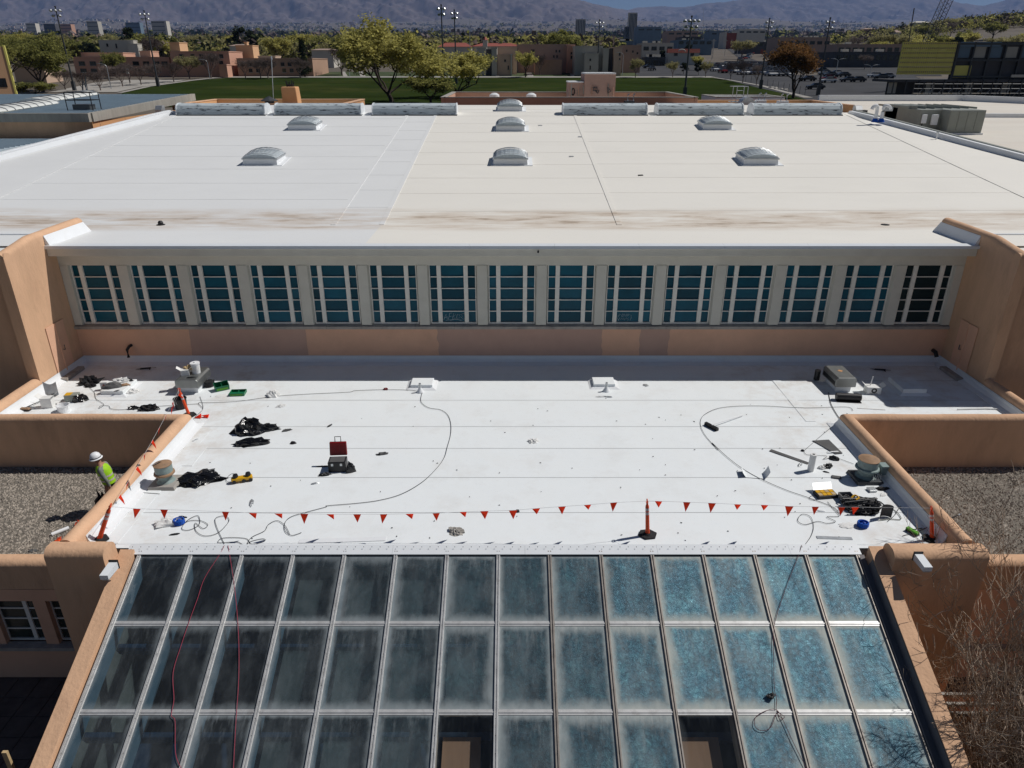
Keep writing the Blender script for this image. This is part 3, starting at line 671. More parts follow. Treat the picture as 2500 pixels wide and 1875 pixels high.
# what shows through the glass: steel ribs, light-well panels, floor
M['rib'] = pm('rib', (.50, .49, .44), .7, .08, 2)
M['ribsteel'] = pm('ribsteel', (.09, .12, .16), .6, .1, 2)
M['well'] = pm('well', (.34, .235, .16), .8, .08, 1.4, stretch=(6, 1, 1))
for i in range(NB + 1):
    x = GX0 + i * BW; s = MB()
    s.hexa([gp(x - .03, 8.4, -.42), gp(x + .03, 8.4, -.42), gp(x + .03, 13.3, -.42), gp(x - .03, 13.3, -.42), gp(x - .03, 8.4, -.035), gp(x + .03, 8.4, -.035), gp(x + .03, 13.3, -.035), gp(x - .03, 13.3, -.035)])
    s.build('inner_rib', M['rib'], hall)
for i in range(3, NB):
    x0 = GX0 + i * BW + .06
    for r in range(3):
        ya, yb = ROWY[r] - (.30 if r else .12), ROWY[r + 1] + .06
        s = MB(); s.hexa([gp(x0 + .06, yb, -.46), gp(x0 + BW - .36, yb, -.46), gp(x0 + BW - .36, ya, -.46), gp(x0 + .06, ya, -.46), gp(x0 + .06, yb, -.44), gp(x0 + BW - .36, yb, -.44), gp(x0 + BW - .36, ya, -.44), gp(x0 + .06, ya, -.44)])
        s.build('light_well_panel', M['well'], hall)
for y in (13.1, 11.5, 9.85):
    s = MB(); s.hexa([gp(GX0, y - .07, -.7), gp(GX1, y - .07, -.7), gp(GX1, y + .07, -.7), gp(GX0, y + .07, -.7), gp(GX0, y - .07, -.5), gp(GX1, y - .07, -.5), gp(GX1, y + .07, -.5), gp(GX0, y + .07, -.5)]); s.build('beam', M['ribsteel'], hall)
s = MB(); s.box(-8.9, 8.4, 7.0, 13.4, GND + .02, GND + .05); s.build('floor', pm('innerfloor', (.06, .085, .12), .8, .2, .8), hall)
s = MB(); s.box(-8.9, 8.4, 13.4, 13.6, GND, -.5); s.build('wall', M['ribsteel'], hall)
s = MB(); s.box(-8.9, 8.5, 7.9, 8.3, GND, -2.6); s.build('base_wall', M['stucco'], hall)

# ================================================================ THINGS ON THE ROOFS
def crom(pts, n=6):
    P = [Vector(p) for p in pts]; out = []
    for i in range(len(P) - 1):
        a, b, c, d = P[max(0, i - 1)], P[i], P[i + 1], P[min(len(P) - 1, i + 2)]
        for k in range(n):
            t = k / n
            out.append(.5 * ((2 * b) + (c - a) * t + (2 * a - 5 * b + 4 * c - d) * t * t + (3 * b - a - 3 * c + d) * t ** 3))
    out.append(P[-1]); return out
def cord(name, label, pix, mat, r=.009, z=.016, cat='cord', group=None, n=6):
    pts = [on(p[0], p[1], p[2] if len(p) > 2 else z) for p in pix]; r *= .72
    o = MB().tube(crom(pts, n), r, 6).build(name, M[mat], None, smooth=True)
    return tag(o, label, cat, group)
def blob(rx, ry, rz, seed=0, cr=.25, nu=18, nv=10, fr=2.2, flat=True, z0=0):
    g = MB()
    vs = []; fs = []
    for j in range(nv + 1):
        th = math.pi * j / nv
        for i in range(nu):
            ph = 2 * math.pi * i / nu
            d = Vector((math.sin(th) * math.cos(ph), math.sin(th) * math.sin(ph), math.cos(th)))
            k = 1 + cr * mnoise.noise(d * fr + Vector((seed * 7.1, seed * 3.3, 0))) + cr * .55 * mnoise.noise(d * fr * 3 + Vector((seed, 9, 2)))
            p = Vector((d.x * rx * k, d.y * ry * k, d.z * rz * k))
            p.z = (p.z if p.z > 0 else p.z * .12) if flat else p.z
            vs.append(p + Vector((0, 0, z0)))
    for j in range(nv):
        for i in range(nu): fs.append((j * nu + i, (j + 1) * nu + i, (j + 1) * nu + (i + 1) % nu, j * nu + (i + 1) % nu))
    g.add(vs, fs); return g
def ico(name, label, cat, p, rx, ry, rz, mat, rz_=0, seed=0, cr=.3, group=None, smooth=True, fr=2.2):
    o = blob(rx, ry, rz, seed, cr, 20, 10, fr).build(name, M[mat], None, smooth=smooth)
    o.location = p; o.rotation_euler = (0, 0, rz_); return tag(o, label, cat, group)

# ---- domed skylights on the gym roof
M['dome'] = pm('dome', (.34, .40, .43), .25, .12, 2, spec=.6)
def dome_mat():
    m = bpy.data.materials.new('dome_glazing'); m.use_nodes = True; b = m.node_tree.nodes['Principled BSDF']
    N = m.node_tree.nodes; L = m.node_tree.links
    tc = N.new('ShaderNodeTexCoord'); wv = N.new('ShaderNodeTexNoise'); wv.inputs['Scale'].default_value = 9
    L.new(tc.outputs['Object'], wv.inputs['Vector'])
    cr = N.new('ShaderNodeValToRGB'); L.new(wv.outputs['Fac'], cr.inputs[0]); cr.color_ramp.elements[0].color = (.38, .45, .49, 1); cr.color_ramp.elements[1].color = (.66, .72, .74, 1)
    L.new(cr.outputs[0], b.inputs['Base Color']); b.inputs['Roughness'].default_value = .2; b.inputs['Transmission Weight'].default_value = .12
    return m
M['domeglaze'] = dome_mat()
def dome_skylight(label, p, W=1.75, D=1.6):
    t = thing('domed_skylight', label, 'skylight', p, 0, 'domed skylights on the gym roof')
    k = MB(); h = .29; zf = .02; bk = .02 + .116 * D
    k.hexa([(-W / 2, 0, -.05), (W / 2, 0, -.05), (W / 2, D, bk - .05), (-W / 2, D, bk - .05), (-W / 2 + .03, .03, h), (W / 2 - .03, .03, h), (W / 2 - .03, D - .03, h + .10), (-W / 2 + .03, D - .03, h + .10)])
    k.build('curb', M['flash'], t, local=True)
    f = MB(); a = W / 2 + .02
    f.hexa([(-a, -.02, h), (a, -.02, h), (a, D + .02, h + .10), (-a, D + .02, h + .10), (-a, -.02, h + .06), (a, -.02, h + .06), (a, D + .02, h + .16), (-a, D + .02, h + .16)])
    f.build('rim', M['galv'], t, local=True)
    fl = MB(); fl.hexa([(-W / 2 - .1, -.1, -.01), (W / 2 + .25, -.1, -.01), (W / 2 + .25, D + .1, bk), (-W / 2 - .1, D + .1, bk), (-W / 2 - .1, -.1, .022), (W / 2 + .25, -.1, .022), (W / 2 + .25, D + .1, bk + .03), (-W / 2 - .1, D + .1, bk + .03)])
    fl.build('apron', M['flash'], t, local=True)
    R_ = .30
    def dz(u, v): return R_ * (1 - (2 * u - 1) ** 2) ** .72 * (.62 + .38 * (1 - (2 * v - 1) ** 2))
    g = MB(); g.grid(lambda u, v: Vector((-W / 2 + .03 + (W - .06) * u, .02 + (D - .04) * v, h + .06 + .10 * v + dz(u, v))), 16, 10)
    e = .03
    for v in (0, 1):
        pts = [Vector((-W / 2 + .03 + (W - .06) * i / 16, .02 + (D - .04) * v, h + .06 + .10 * v + dz(i / 16, v))) for i in range(17)]
        g.add(pts, [tuple(range(17))])
    g.build('dome', M['domeglaze'], t, local=True, smooth=False)
    # guard bars arched over the dome
    for i in range(9):
        v = i / 8
        b = MB(); b.tube([Vector((-W / 2 + .02 + (W - .04) * q / 12, .0 + D * v, h + .08 + .10 * v + dz(q / 12, v) * 1.06 + (.0 if q in (0, 12) else .035))) for q in range(13)], .010, 4)
        b.build('guard_bar', M['galv'], t, local=True)
    for i in range(1, 8):
        u = i / 8
        b = MB(); b.tube([Vector((-W / 2 + .02 + (W - .04) * u, D * q / 8, h + .09 + .10 * q / 8 + dz(u, q / 8) * 1.06 + .035)) for q in range(9)], .008, 4)
        b.build('guard_bar', M['galv'], t, local=True)
    return t
S = [('nearer domed skylight on the left side of the gym roof', -12.7, 37.2), ('farther domed skylight on the left side of the gym roof', -12.75, 45.7),
     ('nearest of the three domed skylights along the roof centre line', -.08, 37.2), ('middle one of the three domed skylights along the roof centre line', -.1, 45.4),
     ('nearer domed skylight on the right side of the gym roof', 12.55, 37.2), ('farther domed skylight on the right side of the gym roof', 12.5, 45.8)]
for lb, x, y in S: dome_skylight(lb, (x, y, roof_z(y)))
dome_skylight('domed skylight at the ridge between the two inner ridge vaults', (-.15, 52.6, roof_z(51.5) + .01))
# ---- peeling barrel vents on the ridge
def peel_mat():
    m = bpy.data.materials.new('peeling_paint'); m.use_nodes = True; N = m.node_tree.nodes; L = m.node_tree.links; b = N['Principled BSDF']; b.inputs['Roughness'].default_value = .55
    ge = N.new('ShaderNodeNewGeometry'); mp = N.new('ShaderNodeMapping'); mp.inputs['Scale'].default_value = (.8, 1.6, 4.5); L.new(ge.outputs['Position'], mp.inputs[0])
    n = N.new('ShaderNodeTexNoise'); n.inputs['Scale'].default_value = 1.9; n.inputs['Detail'].default_value = 8; n.inputs['Roughness'].default_value = .7; L.new(mp.outputs[0], n.inputs['Vector'])
    cr = N.new('ShaderNodeValToRGB'); cr.color_ramp.interpolation = 'LINEAR'; L.new(n.outputs['Fac'], cr.inputs[0]); e = cr.color_ramp.elements
    e[0].position = .56; e[0].color = (.46, .52, .55, 1); e[1].position = .63; e[1].color = (.035, .04, .05, 1); x = e.new(.40); x.color = (.56, .62, .64, 1)
    L.new(cr.outputs[0], b.inputs['Base Color']); return m
M['peel'] = peel_mat()
VLB = ['leftmost of the six peeling white ridge vaults, at the roof corner', 'second peeling ridge vault from the left, before the square chimney', 'third peeling ridge vault from the left, left of the gap',
       'fourth peeling ridge vault from the left, right of the gap', 'fifth peeling ridge vault from the left, before the ladder cage', 'rightmost of the six peeling white ridge vaults']
for lb, a, b in zip(VLB, (-22.3, -15.75, -9.25, 3.45, 9.75, 16.1), (-16.5, -10.1, -3.75, 8.95, 15.35, 21.9)):
    t = thing('ridge_vault', lb, 'roof vault', ((a + b) / 2, 50.45, roof_z(50.4)), 0, 'peeling vaults along the ridge')
    hw = (b - a) / 2; prof = [(0, 0), (0, .10), (.06, .14), (.10, .42), (.22, .62), (.55, .74), (.95, .74), (1.3, .62), (1.5, .35), (1.55, 0)]
    g = MB(); n = len(prof); nx = 8
    vs = [Vector((-hw + 2 * hw * i / nx, y, z)) for i in range(nx + 1) for y, z in prof]
    g.add(vs, [(i * n + j, (i + 1) * n + j, (i + 1) * n + j + 1, i * n + j + 1) for i in range(nx) for j in range(n - 1)]); g.build('shell', M['peel'], t, local=True)
    for sx in (-1, 1):
        c = MB(); pr = [Vector((sx * hw, y - .02, z + .03 * (z > .2))) for y, z in prof]; pr2 = [p + Vector((sx * .07, 0, 0)) for p in pr]
        c.add(pr + pr2, [tuple(range(n)), tuple(range(2 * n - 1, n - 1, -1))] + [(j, j + 1, n + j + 1, n + j) for j in range(n - 1)]); c.build('end_cap', M['whitemetal'], t, local=True)
    k = MB(); k.box(-hw - .1, hw + .1, -.06, 1.6, -.06, .07); k.build('kerb', M['steel_dark'], t, local=True)
# little hooded vents between the vaults
for lb, px in (('small hooded vent at the left end of the leftmost ridge vault', 428), ('small hooded vent between second and third ridge vaults', 893), ('small hooded vent between fourth and fifth ridge vaults', 1598), ('small hooded vent at the right end of the rightmost ridge vault', 2057)):
    x = (px - 1250) / 1735 * 50.2
    t = thing('hooded_vent', lb, 'vent', (x, 51.1, roof_z(51.1)), 0, 'hooded vents between the vaults')
    g = MB(); g.add([Vector((-.22, y, z)) for y, z in ((0, 0), (0, .25), (.2, .5), (.55, .5), (.6, 0))] + [Vector((.22, y, z)) for y, z in ((0, 0), (0, .25), (.2, .5), (.55, .5), (.6, 0))],
                    [(0, 1, 2, 3, 4), (9, 8, 7, 6, 5)] + [(j, 5 + j, 5 + (j + 1) % 5, (j + 1) % 5) for j in range(5)]); g.build('hood', M['galv'], t, local=True)
    g = MB(); g.box(-.28, .28, -.05, .65, -.05, .05); g.build('base', M['flash'], t, local=True)
# valley drains
for lb, px, py in (('black roof drain strainer in the stained valley at left', 392, 545), ('open ring drain in the stained valley at right', 2163, 540)):
    p = at(px, py, 27.9); p.z = roof_z(27.9) + .01; p.y = 27.9
    t = thing('roof_drain', lb, 'roof drain', p)
    g = MB(); g.lathe([(.16, 0), (.16, .02), (.10, .03)], 14); g.build('ring', M['blackrub'], t, local=True)
    if px < 1000: g = MB(); g.lathe([(.10, .02), (.10, .10), (.06, .16), (.01, .17)], 12); g.build('strainer', M['black'], t, local=True)
for lb, px, py in (('small dark scrap lying on the right of the gym roof', 1564, 429), ('little raised patch on the gym roof right of centre', 1395, 383), ('little raised patch higher on the gym roof', 1416, 335), ('small scrap patch near the far skylights', 1319, 307)):
    d = ray(px, py); tt = (VZ - .116 * VY - CAM_H) / (d.z - .116 * d.y); p = d * tt + Vector((0, 0, CAM_H + .012))
    o = MB().box(-.12, .12, -.06, .06, 0, .03).build('roof_scrap', M['blackrub'] if px == 1564 else M['galv'], None, bevel=.008); o.location = p; o.rotation_euler = (R(6.6), 0, rnd.uniform(-.3, .3)); tag(o, lb, 'scrap')

# ---- delineator posts and pennant lines
def thin(name, c, tr):
    m = bpy.data.materials.new(name); m.use_nodes = True; N = m.node_tree.nodes; L = m.node_tree.links
    for q in list(N): N.remove(q)
    d = N.new('ShaderNodeBsdfDiffuse'); t = N.new('ShaderNodeBsdfTranslucent'); x = N.new('ShaderNodeMixShader'); o = N.new('ShaderNodeOutputMaterial')
    d.inputs[0].default_value = t.inputs[0].default_value = (*c, 1); x.inputs[0].default_value = tr; L.new(d.outputs[0], x.inputs[1]); L.new(t.outputs[0], x.inputs[2]); L.new(x.outputs[0], o.inputs[0]); return m
M['flagred'] = thin('flagred', (.85, .055, .02), .5)
def post(label, base, top, with_base=True):
    base = Vector(base); top = Vector(top); t = thing('delineator_post', label, 'post', base, 0, 'orange delineator posts')
    ax = (top - base); H_ = ax.length; Q = ax.to_track_quat('Z', 'Y').to_matrix().to_4x4()
    k = H_ / 1.12
    g = MB(); g.lathe([(.062 * k, .03), (.055 * k, .12), (.048 * k, .86 * k), (.046 * k, .92 * k), (.03 * k, .95 * k), (.026 * k, 1.0 * k), (.034 * k, 1.04 * k)], 14, Q); g.build('tube', M['orange'], t, local=True, smooth=True)
    g = MB(); ring = [Vector((.045 * math.cos(a) * k, 0, (1.07 + .05 * math.sin(a)) * k)) for a in [2 * math.pi * i / 12 for i in range(13)]]; g.tube([Q @ p for p in ring], .014 * k, 6); g.build('loop_handle', M['orange'], t, local=True, smooth=True)
    for z0, z1_ in ((.66, .74), (.78, .86)):
        g = MB(); g.lathe([(.0515 * k, z0 * k), (.0505 * k, z1_ * k)], 14, Q, cap=False); g.build('reflective_band', M['reflect'], t, local=True, smooth=True)
    if with_base:
        g = MB(); g.prism([(.23 * math.cos(math.pi / 3 * i + .2), .20 * math.sin(math.pi / 3 * i + .2)) for i in range(6)], 0, .035); g.lathe([(.11, .035), (.075, .07)], 12); g.build('rubber_base', M['blackrub'], t, local=True)
    return t
pc_b = on(1581, 1306); pc_t = at(1580, 1219, pc_b.y)
post('orange delineator post standing near the middle of the roof edge', pc_b, pc_t)
pl_t = at(271, 1230, 13.75); pl_b = Vector((-9.30, 13.55, 0)); pl_b = at(243, 1322, 13.7); pl_b.z = 0.03
post('leaning orange delineator post at the front left roof corner', (pl_b.x, 13.7, .02), pl_t)
pr_t = at(2274, 1236, 13.75); pr_b = at(2275, 1318, 13.75); post('orange delineator post at the front right roof corner', (pr_b.x, 13.75, 0), pr_t)
pb_b = on(462, 1014); pb_t = at(436, 948, pb_b.y + .1); post('leaning orange delineator post at the back left parapet corner', pb_b, pb_t)
def flag(parent, p, ax, w=.20, h=.27, tw=0.0, mat='flagred'):
    n = Vector((-ax.y, ax.x, 0)).normalized(); a = ax.normalized() * (w / 2); g = MB()
    k = tw; tip = p + Vector((0, 0, -h)) + n * (k * .12) + ax.normalized() * (k * .05)
    l, r = p - a, p + a; m = (l + r) / 2 * .5 + tip * .5 + n * (.03 * k + .012)
    g.add([l, r, tip, m], [(0, 3, 1), (1, 3, 2), (2, 3, 0)]); 
    g.build('flag', M[mat], parent)
def pennants(label, pts, flags, Y=None, r=.004):
    t = thing('pennant_line', label, 'flag line', pts[0]); g = MB(); g.tube(pts, r, 4); g.build('cord', M['string'], t)
    for i, p in enumerate(flags):
        q = flags[min(i + 1, len(flags) - 1)] - flags[max(0, i - 1)]
        flag(t, p, q if q.length > .01 else Vector((1, 0, 0)), rnd.uniform(.16, .2), rnd.uniform(.2, .26), rnd.uniform(-.9, .9))
    return t
FA = [z4(870, 505), z4(1042, 510), z4(1432, 524), z4(1605, 532), z4(1767, 535), z4(1933, 537), z4(2097, 540)] + [z5(x, y) for x, y in ((187, 540), (356, 540), (519, 537), (689, 533), (860, 525), (995, 520), (1178, 515), (1324, 503), (1488, 491), (1651, 480), (1817, 466))]
fa = [at(x, y - 2, 13.78) for x, y in FA]
pennants('string of small red pennants from the front left post to the middle post', [pl_t - Vector((0, 0, .08))] + fa + [pc_t - Vector((0, 0, .05))], fa)
fb = [at(*z6(x, y - 4), 13.78) for x, y in ((70, 462), (230, 468), (393, 476), (564, 480), (721, 488), (887, 491), (1055, 493), (1140, 493))]
fb = [at(*z5(2102, 452), 13.78)] + fb
pennants('string of small red pennants from the middle post to the front right post', [pc_t - Vector((0, 0, .05))] + fb + [pr_t - Vector((0, 0, .05))], fb)
fc_ = []; l0, l1 = pb_t - Vector((0, 0, .05)), pl_t - Vector((0, 0, .1))
for q in (.13, .25, .37, .49, .60, .71, .82, .92): fc_.append(l0.lerp(l1, q) - Vector((0, 0, .35 * q * (1 - q))))
pennants('string of small red pennants running along the left parapet', [pb_t - Vector((0, 0, .05))] + fc_ + [pl_t - Vector((0, 0, .1))], fc_)
fd = [at(*z1(1135, 1150), 19.5), at(*z1(1095, 1230), 19.9)]
pennants('short loose end of red pennants hanging at the back left post', [pb_t, fd[0], fd[1]], fd)
fe = [on(*z1(1262, 1290), .05), on(*z1(1310, 1287), .05)]
for i, p in enumerate(fe):
    o = MB().add([Vector((-.12, -.06, 0)), Vector((.12, -.08, .01)), Vector((.02, .16, .05)), Vector((.0, .0, .06))], [(0, 1, 3), (1, 2, 3), (2, 0, 3), (0, 2, 1)]).build('fallen_flag', M['flagred']); o.location = p - Vector((0, 0, .03)); o.rotation_euler = (0, 0, i * 1.9)
    tag(o, ('left' if i == 0 else 'right') + ' one of two fallen red flags beside the back left post', 'flag', 'fallen red flags')

# ---- kerbed white blocks on the lower roof
def white_block(label, x0, x1, y0, y1, h, extra=None):
    t = thing('roof_kerb_block', label, 'roof curb', ((x0 + x1) / 2, y0, 0)); cx = (x0 + x1) / 2
    g = MB(); g.box(x0 - cx, x1 - cx, 0, y1 - y0, .0, h); g.build('block', M['tpo'], t, local=True, bevel=.02)
    g = MB(); g.hexa([(x0 - cx - .14, -.12, -.002), (x1 - cx + .14, -.12, -.002), (x1 - cx + .14, y1 - y0 + .12, -.002), (x0 - cx - .14, y1 - y0 + .12, -.002), (x0 - cx - .02, -.01, .05), (x1 - cx + .02, -.01, .05), (x1 - cx + .02, y1 - y0 + .01, .05), (x0 - cx - .02, y1 - y0 + .01, .05)]); g.build('skirt', M['flash'], t, local=True)
    return t
a, b = on(246, 966), on(302, 966); white_block('white kerb block at back left, littered with bags and tools', a.x, b.x, a.y, a.y + 1.0, .17)
a, b = on(2203, 963), on(2261, 963); white_block('bare white kerb block in the shade at back right', a.x, b.x, a.y, a.y + 1.05, .2)
for lb, px0, px1, py in (('left one of two low white boxes with a cone vent in front', 1002, 1056, 949), ('right one of two low white boxes with a cone vent in front', 1449, 1502, 947)):
    a, b = on(px0, py), on(px1, py); white_block(lb, a.x, b.x, a.y, a.y + .62, .14)
for lb, px, py in (('white cone vent pipe before the left low white box', 1026, 957), ('white cone vent pipe before the right low white box', 1480, 955)):
    t = thing('cone_vent', lb, 'vent pipe', on(px, py))
    g = MB(); g.lathe([(.13, 0), (.12, .02), (.06, .12), (.05, .16)], 14); g.build('cone', M['flash'], t, local=True, smooth=True)
    g = MB(); g.lathe([(.042, .12), (.042, .32), (.034, .32), (.034, .2)], 12, cap=False); g.build('pipe', M['galv'], t, local=True, smooth=True)
# ---- two galvanised hood units
def hood_unit(label, px0, px1, py, Hh=.55):
    a, b = on(px0, py, 0), on(px1, py, 0); W = b.x - a.x; t = thing('exhaust_hood_unit', label, 'exhaust unit', ((a.x + b.x) / 2, a.y, 0))
    g = MB(); pr = [(-W / 2, .22), (-W / 2, Hh - .06), (-W / 2 + .06, Hh), (W / 2 - .06, Hh), (W / 2, Hh - .06), (W / 2, .22)]
    n = len(pr); g.add([Vector((x, 0, z)) for x, z in pr] + [Vector((x, 1.1, z)) for x, z in pr], [tuple(range(n - 1, -1, -1)), tuple(range(n, 2 * n))] + [(j, j + 1, n + j + 1, n + j) for j in range(n - 1)] + [(n - 1, 0, n, 2 * n - 1)])
    g.build('hood', M['metal'], t, local=True, bevel=.012)
    g = MB(); g.box(-W / 2 + .1, W / 2 - .1, .12, .98, 0, .23); g.build('curb', M['flash'], t, local=True)
    g = MB(); g.box(-W / 2 - .012, -W / 2 - .002, .08, 1.02, .27, .40); g.build('side_slot', M['black'], t, local=True)
    return t
hl = hood_unit('galvanised hood unit at back left with pail and carton on top', 432, 488, 962, .52)
hr = hood_unit('galvanised hood unit at back right with an orange label on top', 2036, 2086, 960, .56)
o = MB().box(-.07, .07, -.07, .07, 0, .004).build('warning_label', solid('olabel', (.55, .28, .12), .6), hr, local=True); o.location = (.02, .62, .562); o.rotation_euler = (0, 0, .8)
def pail(name, label, p, r=.15, h=.36, mat='pail', group=None, lid=True, band=None):
    t = thing(name, label, 'bucket', p, rnd.uniform(0, 6), group)
    g = MB(); g.lathe([(r * .88, 0), (r * .97, h * .93), (r * 1.06, h * .93), (r * 1.06, h), (r * .96, h), (r * .86, .02)] if not lid else [(r * .88, 0), (r * .97, h * .9), (r * 1.06, h * .9), (r * 1.06, h), (r * .98, h)], 18, cap=True); g.build('body', M[mat], t, local=True, smooth=False)
    if lid: g = MB(); g.lathe([(r * 1.07, h * .98), (r * 1.07, h * 1.04), (r * .9, h * 1.05), (.035, h * 1.05), (.035, h * 1.12), (.02, h * 1.12)], 18); g.build('lid', M[mat], t, local=True)
    g = MB(); g.tube([Vector((r * 1.05 * math.cos(q), .02, h * .88 - r * 1.1 * math.sin(q))) for q in [math.pi * i / 12 for i in range(13)]], .005, 4); g.build('bail', M['galv'], t, local=True)
    if band: g = MB(); g.lathe([(r * .93, h * .30), (r * .965, h * .70)], 18, cap=False); o = g.build('print_band', M[band], t, local=True); o.scale = (1.012, 1.012, 1)
    return t
def carton(name, label, p, w, d, h, rz, mat='paper', open_=False, mark=None):
    t = thing(name, label, 'box', p, rz); g = MB()
    g.box(-w / 2, w / 2, -d / 2, d / 2, 0, h); g.build('body', M[mat], t, local=True, bevel=.006)
    if open_:
        for sx in (-1, 1):
            f = MB(); f.hexa([(sx * w / 2, -d / 2, h), (sx * w / 2, d / 2, h), (sx * (w / 2 + .12), d / 2, h + .1), (sx * (w / 2 + .12), -d / 2, h + .1), (sx * w / 2, -d / 2, h + .006), (sx * w / 2, d / 2, h + .006), (sx * (w / 2 + .12), d / 2, h + .106), (sx * (w / 2 + .12), -d / 2, h + .106)]); f.build('flap', M[mat], t, local=True)
    if mark:
        f = MB(); f.box(-w * .3, w * .3, -d / 2 - .004, -d / 2 - .001, h * .25, h * .75); f.build('print', M[mark], t, local=True)
    return t
hp = Vector(hl.location)
pail('lidded_pail', 'white lidded pail standing on the left hood unit', hp + Vector((.12, .62, .522)), .15, .36, band='paper')
carton('open_carton', 'small open carton beside the pail on the left hood unit', hp + Vector((-.18, .45, .522)), .26, .22, .2, .3, 'paper', True)
o = ico('brown_paper', 'crumpled brown paper in the carton on the left hood unit', 'paper', hp + Vector((-.10, .55, .70)), .16, .12, .12, 'wood', 0, 3, .5, smooth=False)
ico('tool_belt', 'pair of dark tools lying on the left hood unit front', 'tool', hp + Vector((.10, .2, .522)), .14, .05, .03, 'black', .2, 9, .4)
def roll(name, label, p, r, L_, rz, mat, upright=False, hollow=True):
    t = thing(name, label, 'roll', p, rz)
    Q = Matrix() if upright else Matrix.Translation((-L_ / 2, 0, r)) @ Matrix.Rotation(R(90), 4, 'Y')
    g = MB(); g.lathe([(r * .45, 0), (r, 0), (r, L_), (r * .45, L_), (r * .42, L_ * .9)], 20, Q, cap=not hollow); g.build('sheet_roll', M[mat], t, local=True, smooth=False)
    c = MB(); c.lathe([(r * .4, .003), (r * .4, L_ - .003)], 14, Q); c.build('core', M['black'], t, local=True)
    f = MB()
    if not upright: f.box(-L_ / 2, L_ / 2, -r * 1.5, -r * .3, .004, .012)
    else: f.add([Vector((r, 0, 0)), Vector((r * 1.25, r * .6, 0)), Vector((r * 1.25, r * .6, L_)), Vector((r, 0, L_))], [(0, 1, 2, 3), (3, 2, 1, 0)])
    f.build('loose_edge', M[mat], t, local=True); return t
roll('rubber_roll', 'black membrane roll standing behind the right hood unit', on(*z3(893, 1058)), .10, .36, .3, 'black', True)
roll('rubber_roll', 'black membrane roll lying before the right hood unit', on(*z3(1100, 1198)) + Vector((0, .1, 0)), .125, .78, -.12, 'black')
roll('membrane_roll', 'white membrane roll standing upright near the grey strip', on(*z6(855, 258)), .085, .52, .5, 'paper', True)
roll('fan_drum', 'black drum beside the left hood unit', on(*z1(1330, 1100)), .15, .2, .4, 'blackrub', True)
t = carton('white_carton', 'white carton with dark round mark in front of the right kerb block', on(*z3(1255, 1150)) + Vector((0, .12, 0)), .46, .32, .25, -.12, 'paper', True)
g = MB(); g.lathe([(.045, 0), (.09, 0), (.09, .004), (.045, .004)], 16, Matrix.Translation((.0, -.162, .14)) @ Matrix.Rotation(R(90), 4, 'X'), cap=False); g.build('round_mark', M['black'], t, local=True)
g = MB(); g.box(-.13, .13, -.166, -.162, .03, .045); g.build('print_line', M['greypaint'], t, local=True)
g = MB(); g.tube([Vector((-.08, .05, .2)), Vector((-.03, .1, .55))], .018, 6); g.build('stick', M['paper'], t, local=True)

# ---- litter, tools and gear at back left
ico('harness_pile', 'black harness heap on the shadow edge at back left', 'harness', on(*z1(575, 1080)), .34, .24, .22, 'black', .4, 1, .7, smooth=False, fr=4)
ico('harness_strap', 'small black strap bundle below the harness heap', 'harness', on(*z1(575, 1102)), .17, .10, .10, 'black', .1, 5, .6, smooth=False, fr=4)
bz = Vector(on(246, 966)); 
ico('duffel_bag', 'dark grey duffel bag on the littered kerb block', 'bag', on(*z1(715, 1108), .17), .32, .15, .17, 'greysheet', .35, 2, .3)
t = carton('lunch_bag', 'small white bag with a red mark beside the duffel bag', on(*z1(668, 1125), .0) + Vector((0, .05, 0)), .24, .16, .3, .1, 'paper')
g = MB(); g.prism([(-.05, -.02), (0, -.06), (.05, -.02), (.03, .06), (-.03, .06)], -.004, 0, M=Matrix.Translation((0, -.084, .17)) @ Matrix.Rotation(R(90), 4, 'X')); g.build('red_mark', M['red'], t, local=True)
ico('white_rags', 'crumpled white plastic on the littered kerb block', 'plastic', on(*z1(770, 1070), .17), .3, .14, .12, 'paper', .1, 4, .5, smooth=False, fr=3)
ico('pink_gloves', 'pinkish work gloves on the littered kerb block', 'gloves', on(*z1(795, 1095), .17), .14, .10, .07, 'skin' if 'skin' in M else 'rust', .3, 6, .5)
ico('white_cloth', 'white cloth slumped against the littered kerb block', 'cloth', on(*z1(845, 1140)), .2, .13, .12, 'paper', .6, 7, .45, smooth=False)
ico('pliers', 'black pliers lying on the littered kerb block', 'tool', on(*z1(742, 1130), .17), .10, .03, .02, 'black', .7, 8, .4)
ico('drill', 'black drill at the back of the littered kerb block', 'tool', on(*z1(828, 1065), .17), .13, .06, .07, 'black', -.3, 11, .5)
# caulking gun in the shade
def caulk(label, px, py, rz, s=1.0):
    t = thing('caulking_gun', label, 'caulking gun', on(px, py), rz)
    g = MB(); g.tube([Vector((-.2, 0, .035)), Vector((.16, 0, .035))], .03, 8); g.build('barrel', M['black'], t, local=True)
    g = MB(); g.tube([Vector((-.2, 0, .035)), Vector((-.36, .01, .03))], .02, 6, r2=.004); g.build('nozzle', M['greysheet'], t, local=True)
    g = MB(); g.tube([Vector((.1, 0, .03)), Vector((.14, -.12, .02))], .016, 6); g.tube([Vector((.16, 0, .035)), Vector((.34, .0, .035))], .008, 5); g.build('handle', M['black'], t, local=True)
caulk('black caulking gun lying in the eave shade at left', *z1(930, 992), .25); caulk('black caulking gun lying in the eave shade at right', *z3(1300, 1000), -.2)
